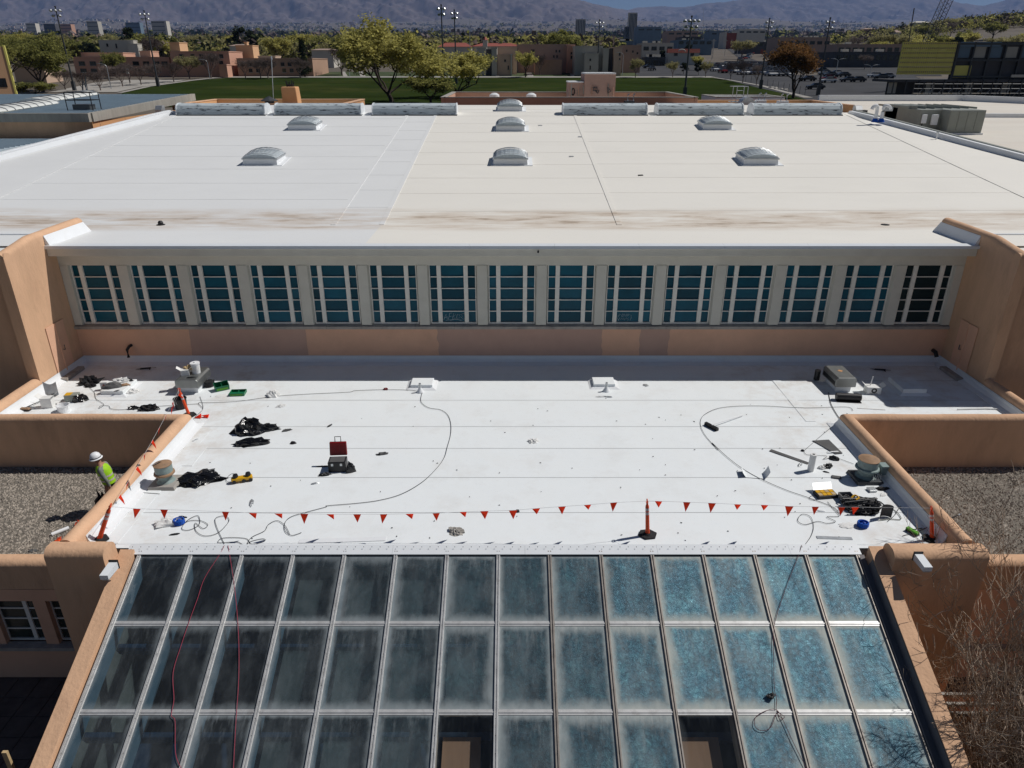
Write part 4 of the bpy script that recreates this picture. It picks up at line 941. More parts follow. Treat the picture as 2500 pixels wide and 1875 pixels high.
# scoop shovel, cartons, buckets, push broom
t = thing('scoop_shovel', 'grey scoop shovel with its blade propped up at back left', 'shovel', on(*z1(345, 1215)))
g = MB(); g.grid(lambda u, v: Vector((-.28 + .44 * u - .06 * v, .12 + .1 * v, .30 + .42 * v - .10 * math.sin(math.pi * u))), 8, 6); o = g.build('blade', M['galv'], t, local=True, smooth=True)
g = MB(); g.tube([Vector((-.06, .12, .33)), Vector((.0, .02, .05)), Vector((.1, -.05, .03))], .022, 6); g.build('handle', M['greysheet'], t, local=True)
carton('white_carton', 'tall white carton standing below the scoop shovel', on(*z1(300, 1238)) + Vector((0, .1, 0)), .34, .26, .34, .12, 'paper', True)
t = pail('open_bucket', 'open white bucket near the lower left parapet', on(*z1(408, 1258)), .19, .22, 'pail', None, False)
t = carton('yellow_carton', 'yellow and grey carton with a black bag over its end', on(*z1(455, 1195)) + Vector((0, .1, 0)), .42, .26, .22, .16, 'greypaint')
g = MB(); g.box(-.2, .0, -.12, .12, .221, .226); g.build('yellow_top', M['yellow'], t, local=True)
ico('black_bag', 'black bag slumped over the yellow and grey carton', 'bag', on(*z1(510, 1190)), .26, .17, .2, 'bagplastic', .2, 12, .45, smooth=False)
def broom(label, ph, pe, mat_h='wood', mat_b='rust', W=.45):
    a = on(*ph); b = on(*pe); t = thing('push_broom', label, 'broom', a)
    d = (b - a); L_ = d.length; ang = math.atan2(d.y, d.x)
    Q = Matrix.Rotation(ang, 4, 'Z')
    g = MB(); g.box(-.05, .05, -W / 2, W / 2, .05, .10, M=Q); g.build('head', M[mat_b], t, local=True, bevel=.01)
    g = MB()
    for i in range(14): g.box(-.055, .055, -W / 2 + W * i / 14 + .004, -W / 2 + W * (i + 1) / 14 - .004, .0, .052, M=Q)
    g.build('bristles', M['black'], t, local=True)
    g = MB(); g.tube([Q @ Vector((.0, 0, .1)), Q @ Vector((L_, 0, .03))], .014, 6); g.build('handle', M[mat_h], t, local=True)
    return t
broom('brown push broom lying by the lower left parapet', z1(165, 1255), z1(262, 1198), 'greysheet', 'rust', .3)
broom('black push broom with pale handle on the right of the white roof', z3(225, 1365), z3(425, 1292), 'pail', 'black', .5)
t = broom('lime green broom head with black handle leaning over the front right parapet', z6(1500, 655), z6(1560, 630), 'black', 'lime', .3)
t2 = thing('black_pole', 'long black pole resting across the front right parapet', 'pole', on(*z6(1545, 640)))
g = MB(); pA = on(*z6(1545, 640), .05); pB = at(*z6(1790, 542), 14.6); g.tube([pA, pB], .014, 6); g.build('shaft', M['black'], t2); g = MB(); g.tube([pB, pB + (pB - pA).normalized() * .12], .02, 6); g.build('end_cap', M['galv'], t2)
for lb, px, py, s_ in (('black tool bag near the lower left parapet edge', 945, 1248, 1.0), ('small black pouch left of the tool bag', 845, 1243, .55)):
    ico('tool_bag', lb, 'bag', on(*z1(px, py)), .30 * s_, .15 * s_, .17 * s_, 'bagplastic', .05, px % 7, .5, smooth=False, fr=3.4)
pail('black_bucket', 'black bucket behind the back left post', on(*z1(1145, 1245)) + Vector((0, .1, 0)), .2, .34, 'black', None, False)
# green crates
def crate(label, p, rz, w, d, h, tilt=0):
    t = thing('green_crate', label, 'crate', p, rz); q = Matrix.Rotation(tilt, 4, 'X')
    for nm, bx in (('base', (-w / 2, w / 2, -d / 2, d / 2, 0, .012)), ('side', (-w / 2, w / 2, -d / 2, -d / 2 + .012, .013, h)), ('side', (-w / 2, w / 2, d / 2 - .012, d / 2, .013, h)), ('side', (-w / 2, -w / 2 + .012, -d / 2 + .013, d / 2 - .013, .013, h)), ('side', (w / 2 - .012, w / 2, -d / 2 + .013, d / 2 - .013, .013, h)),
                   ('divider', (-.006, .006, -d / 2 + .013, d / 2 - .013, .013, h * .8))):
        g = MB(); g.box(*bx, M=q); g.build(nm, M['green'], t, local=True)
    g = MB(); g.box(-w / 2 + .05, w / 2 - .05, -d / 2 - .004, -d / 2 - .001, h * .3, h * .7, M=q); g.build('label_strip', M['lime'], t, local=True); return t
crate('flat green tray right of the green organiser', on(*z1(1513, 1150)), .08, .5, .36, .10)
crate('green organiser with compartments tipped toward the hood unit', on(*z1(1410, 1118)), .55, .46, .30, .22, .25)
ico('white_sheet', 'white paper scrap in front of the green organiser', 'paper', on(*z1(1405, 1160)), .2, .12, .01, 'paper', .3, 14, .2, smooth=False)
ico('white_plastic_bag', 'white plastic bag alone near the cord at left', 'bag', on(*z1(1735, 1160)), .22, .17, .17, 'paper', 0, 15, .45, smooth=False, fr=3)
ico('crumpled_paper', 'crumpled paper below the white plastic bag', 'paper', on(*z1(1787, 1228)), .14, .08, .05, 'paper', .3, 16, .6, smooth=False)
ico('crumpled_paper', 'crumpled grey paper near the middle of the white roof', 'paper', on(*z5(1306, 72)), .15, .12, .07, 'paper', .3, 17, .6, smooth=False, fr=4)
ico('crumpled_paper', 'crumpled brown-grey paper near the roof edge below the pennants', 'paper', on(*z5(815, 645)), .19, .15, .08, 'concrete', -.5, 18, .6, smooth=False, fr=4)
ico('plastic_scrap', 'small twisted scrap right of the toolbox', 'scrap', on(*z5(345, 152)), .16, .05, .05, 'greysheet', .2, 19, .7, smooth=False)
for i, (x, y, lb) in enumerate(((1240, 1445, 'bent metal strip near the left parapet'), (2095, 1352, 'tiny black scrap left of the toolbox top'))):
    ico('metal_scrap', lb, 'scrap', on(*z1(x, y)), .10, .03, .03, 'galv' if i == 0 else 'black', 1.0, 20 + i, .6, smooth=False)
# black bin bags
for lb, px, py, a, b, c, rz, sd in (('big black bin bag, upper left of the white roof', 1585, 1385, .46, .34, .38, .3, 31), ('black bin bag trailing to the right of the big one', 1690, 1372, .40, .20, .14, .15, 32), ('flat black bin bag below the big one', 1598, 1465, .52, .20, .16, .2, 33)):
    ico('bin_bag', lb, 'bin bag', on(*z1(px, py)), a, b, c, 'bagplastic', rz, sd, .42, 'black bin bags', False, 2.8)
ico('bin_bag', 'flat black bin bag right of the left mushroom vent', 'bin bag', on(*z4(1262, 318)), .58, .36, .20, 'bagplastic', .35, 34, .42, 'black bin bags', False, 2.6)
ico('knee_pads', 'small dark gloves right of the big bin bag', 'gloves', on(*z1(1822, 1382)), .13, .05, .05, 'greysheet', .5, 35, .6, smooth=False)
ico('black_tape', 'small dark red tape roll above the yellow welder', 'tape', on(*z1(1862, 1463)), .09, .06, .06, 'black', 0, 36, .3)
# yellow hot-air welder
t = thing('roof_welder', 'yellow hot-air welder on the left of the white roof', 'welder', on(*z4(1540, 325)), .32)
g = MB(); g.box(-.27, .27, -.08, .08, .05, .15); g.build('body', M['yellow'], t, local=True, bevel=.03)
g = MB(); g.lathe([(.06, 0), (.075, .03), (.06, .09)], 12, Matrix.Translation((-.15, 0, .15))); g.build('motor_cap', M['black'], t, local=True); g = MB(); g.lathe([(.06, 0), (.075, .03), (.06, .09)], 12, Matrix.Translation((.17, 0, .15))); g.build('motor_cap', M['black'], t, local=True)
for sx in (-.2, .05, .22):
    g = MB(); g.lathe([(.05, -.09), (.05, .09)], 12, Matrix.Translation((sx, 0, .05)) @ Matrix.Rotation(R(90), 4, 'X')); g.build('wheel', M['black'], t, local=True)
cord('welder_cord', 'short thin cord looped left of the yellow welder', [z4(1485, 325), z4(1445, 328), z4(1440, 305), z4(1475, 276), z4(1500, 290), z4(1480, 318)], 'cord', .007)
# red and black toolbox, lid open
tb_ = on(*z5(62, 268)); t = thing('tool_box', 'black toolbox with its red lid standing open and handle raised', 'toolbox', tb_, .06)
g = MB(); g.box(-.24, .24, 0, .36, 0, .30); g.build('chest', M['black'], t, local=True, bevel=.015)
g = MB(); g.box(-.20, .20, .04, .33, .301, .305); g.build('inner_tray', M['greysheet'], t, local=True)
g = MB(); g.hexa([(-.24, .37, .31), (.24, .37, .31), (.24, .45, .31), (-.24, .45, .31), (-.23, .45, .68), (.23, .45, .68), (.23, .53, .68), (-.23, .53, .68)]); g.build('lid', M['red'], t, local=True, bevel=.02)
for i in range(3):
    g = MB(); g.hexa([(-.17 + i * .12, .375, .38), (-.08 + i * .12, .375, .38), (-.08 + i * .12, .38, .38), (-.17 + i * .12, .38, .38), (-.17 + i * .12, .43, .62), (-.08 + i * .12, .43, .62), (-.08 + i * .12, .44, .62), (-.17 + i * .12, .44, .62)]); g.build('lid_rib', M['red'], t, local=True)
g = MB(); g.tube([Vector((-.08, .50, .66)), Vector((-.08, .53, .82)), Vector((.08, .53, .82)), Vector((.08, .50, .66))], .013, 6); g.build('pull_handle', M['black'], t, local=True)
for sx in (-.12, .12):
    g = MB(); g.box(sx - .03, sx + .03, -.012, -.001, .2, .27); g.build('latch', M['galv'], t, local=True)
ico('black_pouch', 'shiny black pouch right of the toolbox', 'pouch', on(*z5(148, 262)), .13, .09, .26, 'bagplastic', .2, 41, .35, smooth=False)
ico('small_tools', 'small yellow and black hand tools left of the toolbox', 'tools', on(*z4(2060, 285)), .17, .07, .06, 'black', .3, 42, .6, smooth=False)
ico('black_clamp', 'thin black clamp lying further left of the toolbox', 'clamp', on(*z4(2050, 232)), .16, .03, .03, 'black', .1, 43, .4, smooth=False)
ico('clear_tube', 'small clear tube below the toolbox', 'tube', on(*z4(2000, 340)), .11, .03, .03, 'galv', .4, 44, .2)
# ---- mushroom vents
def mush(label, px, py, right=False):
    t = thing('mushroom_vent', label, 'roof vent', on(px, py))
    g = MB(); g.hexa([(-.38, -.32, 0), (.38, -.32, 0), (.38, .4, 0), (-.38, .4, 0), (-.35, -.29, .1), (.35, -.29, .1), (.35, .37, .1), (-.35, .37, .1)]); g.build('base_pad', M['concrete'] if not right else M['steel_dark'], t, local=True, bevel=.01)
    k = .82 if not right else .95; t.scale = (.95, .95, .9)
    g = MB(); g.lathe([(.30 * k, .1), (.22 * k, .16), (.22 * k, .26), (.30 * k, .33)], 24, Matrix.Translation((0, .05, 0))); g.build('throat', M['verdi'], t, local=True, smooth=False)
    g = MB(); g.lathe([(.30 * k, .33), (.34 * k, .36), (.33 * k, .40), (.285 * k, .42)], 24, Matrix.Translation((0, .05, 0))); g.build('rim', M['rust'] if not right else M['verdi'], t, local=True, smooth=False)
    g = MB(); g.lathe([(.285 * k, .42), (.285 * k, .66)], 24, Matrix.Translation((0, .05, 0)), cap=False); g.build('drum', M['verdi'], t, local=True, smooth=True)
    g = MB(); g.lathe([(.30 * k, .655), (.30 * k, .67), (.15 * k, .72), (.012, .75)], 24, Matrix.Translation((0, .05, 0))); g.build('cap', M['rust'], t, local=True, smooth=False)
    if right:
        g = MB(); g.box(.36, .58, -.05, .22, .16, .46); g.build('motor_box', M['verdi'], t, local=True, bevel=.02)
        g = MB()
        for i in range(5): g.tube([Vector((.05 + .05 * i, -.27, .1)), Vector((.09 + .05 * i, -.2, .30))], .008, 4)
        g.build('wires', M['galv'], t, local=True)
    else:
        g = MB(); g.add([Vector((-.02, .05, .74)), Vector((-.26, .02, .67)), Vector((-.24, -.1, .68)), Vector((-.01, .0, .78))], [(0, 1, 2, 3), (3, 2, 1, 0)]); g.build('bent_flap', M['galv'], t, local=True)
    return t
mush('rusty mushroom vent near the left parapet', *z4(1055, 345)); mush('weathered green mushroom vent with motor box near the right parapet', *z6(1205, 312), True)
# ---- gear at the right
o = MB().hexa([on(*z6(868, 66), .0), on(*z6(1015, 150), .0), on(*z6(1060, 146), .0), on(*z6(972, 60), .0), on(*z6(868, 66), .02), on(*z6(1015, 150), .02), on(*z6(1060, 146), .02), on(*z6(972, 60), .02)]).build('grey_board', M['greysheet'], None); tag(o, 'dark grey rectangular board lying at the right of the white roof', 'board')
def strip(name, label, a, b, wd, mat, th=.012, z=.0, cat='strip'):
    a = on(*a); b = on(*b); d = (b - a).normalized(); n = Vector((-d.y, d.x, 0)) * wd / 2; up = Vector((0, 0, th)); zz = Vector((0, 0, z))
    o = MB().hexa([a - n + zz, b - n + zz, b + n + zz, a + n + zz, a - n + up + zz, b - n + up + zz, b + n + up + zz, a + n + up + zz]).build(name, M[mat], None); return tag(o, label, cat)
strip('grey_strip', 'long dark grey strip left of the white roll', z6(600, 128), z6(842, 214), .13, 'greysheet')
strip('metal_strip', 'long thin pale metal strip at the roof edge right of centre', z6(895, 682), z6(1120, 690), .10, 'galv')
strip('clear_film', 'long clear film strip along the roof edge left of centre', z4(1900, 708), z5(370, 690), .16, 'flash', .003, .004, 'film')
strip('white_batten', 'thin white batten behind the right wing parapet', z3(1155, 1240), z3(1330, 1250), .05, 'paper')
ico('grey_tool', 'small grey pry tool on the long grey strip', 'tool', on(*z6(790, 222)), .12, .05, .05, 'galv', .9, 51, .5, smooth=False)
ico('heat_gun', 'black and white heat gun below the grey board', 'heat gun', on(*z6(1005, 185)), .14, .08, .10, 'black', -.4, 52, .35)
ico('steel_knife', 'shiny steel knife across the corner of the grey board', 'knife', on(*z6(1000, 138), .03), .18, .025, .02, 'pail', .15, 53, .2)
ico('black_plug', 'black plug on the cord above the grey strip', 'plug', on(*z6(805, 132)), .05, .04, .05, 'black', 0, 54, .3)
ico('crumpled_foil', 'crumpled white foil beside the black tool cluster', 'foil', on(*z6(925, 243)), .10, .08, .07, 'paper', 0, 55, .6, smooth=False, fr=4)
ico('tool_cluster', 'black tool cluster right of the crumpled foil', 'tools', on(*z6(965, 235)), .15, .09, .09, 'black', .4, 56, .7, smooth=False, fr=4)
ico('black_clip', 'small black clip below the tool cluster', 'clip', on(*z6(955, 268)), .09, .03, .03, 'black', -.5, 57, .5, smooth=False)
strip('rubber_piece', 'short black rubber piece left of the right mushroom vent', z6(990, 298), z6(1050, 306), .12, 'greysheet', .03)
# folded white membrane with curled ends
t = thing('membrane_offcut', 'white membrane offcut with both ends curled up on the right of the roof', 'membrane', on(*z6(500, 285)), -.15)
g = MB(); 
def curl(u, v):
    x = -.40 + .80 * u; z = .006
    if u < .18: k = (.18 - u) / .18; z += .14 * k; x += .05 * k
    if u > .82: k = (u - .82) / .18; z += .22 * k ** 1.3; x -= .04 * k
    return Vector((x, -.17 + .34 * v, z))
g.grid(curl, 16, 2); g.build('sheet', M['tpo'], t, local=True, smooth=True)
g = MB(); g.grid(lambda u, v: curl(u, v) - Vector((0, 0, .006)), 16, 2); g.build('dark_backing', M['greysheet'], t, local=True, smooth=True)
# orange organiser case
t = thing('parts_case', 'orange parts case with clear lid open, right of the roof', 'case', on(*z6(950, 418)), .12)
g = MB(); g.box(-.26, .26, -.14, .16, 0, .09); g.build('tray', M['black'], t, local=True, bevel=.01)
for i in range(4):
    for j in range(2):
        g = MB(); g.box(-.24 + i * .12, -.135 + i * .12, -.12 + j * .135, .0 + j * .135, .091, .105); g.build('compartment', M['yellow'] if (i + j) % 3 else M['wood'], t, local=True)
g = MB(); g.hexa([(-.26, .165, .09), (.26, .165, .09), (.26, .175, .09), (-.26, .175, .09), (-.22, .34, .2), (.30, .34, .2), (.30, .35, .2), (-.22, .35, .2)]); g.build('clear_lid', M['galv'], t, local=True)
t = thing('grey_bin', 'grey plastic bin beside the orange parts case', 'bin', on(*z6(1078, 445)), .05)
for bx in ((-.16, .16, -.11, .13, 0, .012), (-.16, .16, -.11, -.1, .013, .17), (-.16, .16, .12, .13, .013, .17), (-.16, -.15, -.099, .119, .013, .17), (.15, .16, -.099, .119, .013, .17)):
    g = MB(); g.box(*bx); g.build('wall', M['galv'], t, local=True)
ico('bin_contents', 'dark fasteners inside the grey plastic bin', 'fasteners', on(*z6(1078, 440), .02) + Vector((0, .04, 0)), .12, .08, .1, 'black', 0, 61, .5, smooth=False, fr=5)
t = thing('harness_heap', 'tangled black harness heap with a yellow hook right of the grey bin', 'harness', on(*z6(1180, 500)))
r_ = random.Random(5)
blob(.42, .26, .12, 63, .5, 18, 8, 3).build('core', M['black'], t, local=True)
for i in range(26):
    pts = [Vector((r_.uniform(-.48, .48), r_.uniform(-.28, .3), .05 + r_.uniform(0, .16))) for _ in range(5)]
    MB().tube(crom(pts, 5), .016, 5).build('strap', M['black'] if i % 6 else M['greysheet'], t, local=True)
MB().tube(crom([Vector((-.22, .2, .16)), Vector((-.1, .28, .22)), Vector((-.02, .2, .2)), Vector((-.12, .14, .18))], 5), .022, 6).build('hook', M['yellow'], t, local=True)
# half-unrolled black sheet
t = thing('grey_roll', 'grey rubber sheet curled upright below the harness heap', 'rubber sheet', on(*z6(1330, 560)), .05)
g = MB(); g.grid(lambda u, v: Vector((.14 * math.cos(math.pi * (1.05 - 1.1 * u)), .10 * math.sin(math.pi * (1.05 - 1.1 * u)), .34 * v)), 12, 2); g.build('curl', M['greysheet'], t, local=True, smooth=True)
g = MB(); g.grid(lambda u, v: Vector((-.15 - .06 * u, .0 - .08 * u, .34 * v)), 3, 2); g.build('white_flap', M['paper'], t, local=True)
cord('hose', 'grey hose looped right of the curled rubber sheet', [z6(1290, 572), z6(1360, 565), z6(1425, 568), z6(1425, 545), z6(1390, 510), z6(1350, 492)], 'greypaint', .014)
cord('lead', 'thin lead running from the hose to the parapet shade', [z6(1345, 580), z6(1390, 540), z6(1415, 500), z6(1435, 480), z6(1445, 500)], 'cord', .011)
# caulk kit by the vent
carton('grey_tool_tray', 'grey tray of tools in front of the right mushroom vent', on(*z6(1250, 392)) + Vector((0, .06, 0)), .2, .18, .06, .1, 'galv')
ico('black_tools', 'row of black tools right of the grey tray', 'tools', on(*z6(1310, 378)), .26, .05, .07, 'black', -.05, 65, .6, smooth=False, fr=5)
ico('white_cartridge', 'small white cartridge below the pennants at right', 'cartridge', on(*z6(925, 515)), .11, .03, .03, 'pail', -.1, 66, .1)
ico('paper_scrap', 'white paper scrap below the grey tool tray', 'paper', on(*z6(1320, 410)), .12, .06, .02, 'paper', .6, 67, .5, smooth=False)
def coil(label, p, clr='blue'):
    t = thing('rope_coil', label, 'rope coil', p)
    g = MB()
    for k in range(4):
        pts = [Vector((.12 * math.cos(a), .10 * math.sin(a), .03 + .028 * k)) for a in [2 * math.pi * i / 16 for i in range(17)]]; g.tube(pts, .022, 6)
    g.build('coil', M[clr], t, local=True); blob(.09, .08, .13, 3, .2).build('core', M[clr], t, local=True); return t
coil('blue coil of cord beside the white plastic sack at front left', on(*z4(1140, 595))); coil('blue coil of cord at front right', on(*z6(1185, 612)))
ico('white_sack', 'white plastic sack at front left beside the blue coil', 'sack', on(*z4(1075, 590)), .36, .2, .13, 'paper', .3, 71, .4, smooth=False, fr=3)
ico('black_knife', 'black utility knife beside the white sack', 'knife', on(*z4(1160, 553)), .12, .03, .03, 'black', -.2, 72, .5, smooth=False)
ico('clear_bag', 'clear wrapper left of the front right blue coil', 'wrapper', on(*z6(1100, 605)), .24, .12, .02, 'paper', .1, 73, .5, smooth=False, fr=3)
ico('dark_scrap', 'dark wedge scrap near the front left roof edge', 'scrap', on(*z4(1108, 663)), .12, .04, .02, 'black', .3, 74, .4, smooth=False)
ico('bent_wire', 'white twisted wire scrap left of centre', 'wire', on(*z4(1597, 462)), .05, .16, .02, 'galv', .2, 75, .5, smooth=False)
ico('black_bolt', 'tiny black bolt near the pennant line right of centre', 'bolt', on(*z5(1207, 517)), .05, .05, .06, 'black', 0, 76, .3)
ico('red_knot', 'small dark red clamp on the cord left of the left white box', 'clamp', on(800 + .3843 * 368, 580 + .3843 * 966), .08, .05, .06, 'red', 0, 77, .5, smooth=False)
for i, (x, y) in enumerate(((1730, 1012), (1775, 1012))):
    ico('wrapper_scrap', ('white' if i == 0 else 'grey') + ' wrapper scrap below the right low white box', 'scrap', on(800 + .3843 * x, 580 + .3843 * y), .16, .04, .03, 'paper' if i == 0 else 'galv', -.2 * i, 78 + i, .5, smooth=False)
ico('bracket_scrap', 'bent grey bracket right of the right low white box', 'bracket', on(800 + .3843 * 2020, 580 + .3843 * 938), .08, .10, .02, 'galv', .5, 80, .5, smooth=False)
# ---- cords
def zc2(x, y): return (800 + .3843 * x, 580 + .3843 * y)
cord('extension_cord', 'long grey cord sweeping from the left white box to the front left', [zc2(600, 985), zc2(593, 1040), zc2(640, 1080), zc2(720, 1095), zc2(765, 1130), zc2(783, 1190), zc2(780, 1255), zc2(760, 1330), z5(740, 175), z5(690, 245), z5(600, 330), z5(470, 405), z5(330, 445), z5(180, 465), z5(0, 480), z4(2070, 488), z4(1950, 520), z4(1850, 550), z4(1810, 590), z4(1812, 640), z4(1850, 668), z4(1890, 660), z4(1915, 650)], 'cord', .0095)
cord('extension_cord', 'thin cord running from the left hood unit to the left white box', [z1(1290, 1240), z1(1262, 1205), z1(1330, 1205), z1(1520, 1195), z1(1740, 1165), z1(1960, 1150), z1(2212, 1138), zc2(180, 972), zc2(370, 966), zc2(530, 970), zc2(600, 985)], 'cord', .009)
cord('extension_cord', 'thin cord down the left parapet from the hood unit', [z1(1270, 1165), z1(1290, 1240), z1(1240, 1295), z1(1180, 1370), z1(1080, 1505), z4(1000, 210), z4(900, 320), z4(850, 380), z4(900, 395), z4(1015, 405)], 'cord', .008)
cord('extension_cord', 'thin cord looping past the black tool bag at back left', [z1(570, 1110), z1(600, 1140), z1(610, 1180), z1(660, 1215), z1(630, 1240), z1(640, 1225), z1(690, 1225), z1(710, 1245), z1(800, 1248), z1(1000, 1228), z1(1262, 1212)], 'cord', .009)
cord('extension_cord', 'tangle of grey cord right of the front left blue coil', [z4(1160, 600), z4(1210, 560), z4(1260, 545), z4(1265, 600), z4(1200, 635), z4(1155, 625), z4(1190, 580), z4(1270, 575), z4(1320, 600), z4(1290, 625), z4(1240, 590), z4(1245, 640), z4(1300, 672), z4(1380, 655), z4(1440, 600), z4(1455, 565), z4(1425, 545), z4(1370, 560), z4(1375, 610), z4(1410, 690), z4(1425, 722)], 'cord', .009)
cord('extension_cord', 'grey cord looped along the front roof edge at left', [z4(1540, 726), z4(1500, 710), z4(1390, 715), z4(1420, 685), z4(1560, 688), z4(1600, 725), z4(1680, 705), z4(1670, 690), z4(1600, 705), z4(1570, 722), z4(1600, 680), z4(1680, 640), z4(1705, 600), z4(1760, 575), z4(1810, 605), z4(1840, 660)], 'cord', .009)
cord('extension_cord', 'long thin cord looping round the broom down to the membrane offcut', [z3(1125, 1255), z3(1080, 1232), z3(820, 1238), z3(520, 1225), z3(300, 1235), z3(190, 1275), z3(155, 1330), z3(185, 1410), z3(270, 1505), z6(230, 80), z6(320, 165), z6(425, 245), z6(540, 310), z6(700, 380), z6(860, 435), z6(1000, 490), z6(1040, 530)], 'cord', .009)
cord('power_lead', 'thin lead in an S bend near the front right roof edge', [z6(965, 455), z6(1000, 500), z6(1040, 545), z6(960, 550), z6(1015, 580), z6(960, 592), z6(900, 580), z6(820, 600), z6(775, 575), z6(800, 535), z6(855, 550), z6(875, 610), z6(860, 670), z6(825, 722)], 'cord', .0085)
cord('power_lead', 'small loop of lead left of the orange parts case', [z6(900, 420), z6(860, 418), z6(850, 435), z6(880, 445), z6(903, 432)], 'cord', .008)
cord('power_lead', 'thin lead from the right parapet corner to the black plug', [z3(1065, 1300), z3(940, 1400), z3(820, 1505), z6(815, 130), z6(830, 155), z6(900, 160), z6(960, 165), z6(935, 185), z6(965, 180), z6(1000, 170), z6(1130, 215)], 'cord', .007)
cord('power_cable', 'black cable along the foot of the right parapet', [z3(970, 1140), z3(985, 1210), z3(1030, 1290), z3(1080, 1350), z3(1180, 1480), z6(1130, 20), z6(1250, 160), z6(1370, 290), z6(1408, 350), z6(1380, 372), z6(1320, 350)], 'black', .016)
cord('curled_hose', 'white curled hose end in the back right corner', [z3(1900, 1145) , z3(1980, 1180), z3(2060, 1195), z3(2105, 1225), z3(2080, 1245), z3(1950, 1243), z3(1790, 1247)], 'paper', .03)
cord('power_cable', 'cable crossing from the front right parapet shade to the green broom', [z6(1440, 672), z6(1480, 662), z6(1530, 668)], 'cord', .009)
M['darkrope'] = solid('darkrope', (.10, .025, .035), .7)
# ---- ropes on the glass
def gl_rope(name, label, pix, r=.0065, mat='rope'):
    pts = []
    for px, py in pix:
        d = ray(px, py); # meet the glass plane, 4 cm above it
        t = ((GZ0 + .05) - GS * GY0 - CAM_H) / (d.z - GS * d.y); pts.append(d * t + Vector((0, 0, CAM_H)))
    o = MB().tube(crom(pts, 5), r, 6).build(name, M[mat], None, smooth=True); return tag(o, label, 'rope')
def z7(x, y): return (x * .3843, 1300 + y * .3843)
def z9(x, y): return (1650 + x * .3843, 1300 + y * .3843)
gl_rope('red_rope', 'left strand of red rope hanging down the left glass panes', [z7(1425, 82), z7(1395, 140), z7(1300, 290), z7(1255, 420), z7(1200, 570), z7(1150, 720), z7(1100, 890), z7(1105, 1060), z7(1088, 1160), z7(1112, 1200), z7(1115, 1400), z7(1150, 1496), z7(1190, 1560)])
gl_rope('red_rope', 'right strand of red rope hanging down the left glass panes', [z7(1448, 82), z7(1465, 180), z7(1490, 350), z7(1510, 560), z7(1518, 760), z7(1515, 960), z7(1500, 1180), z7(1488, 1400), z7(1480, 1560)])
gl_rope('dark_rope', 'dark red rope with loop and knot hanging down the right glass panes', [z9(800, 80), z9(770, 170), z9(700, 350), z9(640, 530), z9(620, 640), z9(622, 800), z9(625, 980), z9(640, 1060), z9(640, 1130), z9(690, 1170), z9(660, 1185), z9(640, 1150), z9(600, 1240), z9(540, 1258), z9(500, 1225), z9(510, 1170), z9(580, 1130), z9(640, 1128), z9(680, 1190), z9(740, 1320), z9(830, 1500), z9(860, 1560)], .006, 'darkrope')
d = ray(*z9(605, 1040)); t_ = ((GZ0 + .05) - GS * GY0 - CAM_H) / (d.z - GS * d.y); p = d * t_ + Vector((0, 0, CAM_H))
ico('rope_clip', 'black rope clip knotted on the right glass panes', 'clip', p, .09, .06, .05, 'black', .3, 81, .6, smooth=False, fr=4)
# ---- wall lamps (metal wedge lights) on the front pylons
for lb, px, py in (('metal wedge light on the right front pylon', 2243, 1352), ('metal wedge light half hidden behind the left raked kerb', 276, 1372)):
    p = at(px, py, 12.64); t = thing('wedge_light', lb, 'wall light', p)
    sx = 1 if px > 1250 else -1
    g = MB(); g.hexa([(-.09, -.42, -.14), (.09, -.42, -.14), (.09, .02, -.16), (-.09, .02, -.16), (-.09, -.42, -.03), (.09, -.42, -.03), (.09, .02, .0), (-.09, .02, .0)]); g.build('housing', M['whitemetal'], t, local=True)
    g = MB(); g.box(-.10, .10, .0, .03, -.18, .04); g.build('back_plate', M['black'], t, local=True)
    g = MB(); g.box(-.07, .07, -.40, -.02, -.178, -.165); g.build('lens', M['galv'], t, local=True)
# ---- crumbs and offcuts scattered over the white roof
g = MB(); r_ = random.Random(77)
for i in range(80):
    p = on(*((r_.uniform(420, 2080), r_.uniform(960, 1320)) if i % 3 else (r_.uniform(1500, 2150), r_.uniform(1000, 1320)))); L_ = r_.uniform(.006, .024); a = r_.uniform(0, 3.2); Q = Matrix.Translation(p + Vector((0, 0, .004))) @ Matrix.Rotation(a, 4, 'Z'); g.box(-L_, L_, -.008, .008, 0, .012, M=Q)
tag(g.build('roof_debris', M['greysheet']), 'dark crumbs and offcuts scattered over the white roof', 'debris', None, 'stuff')

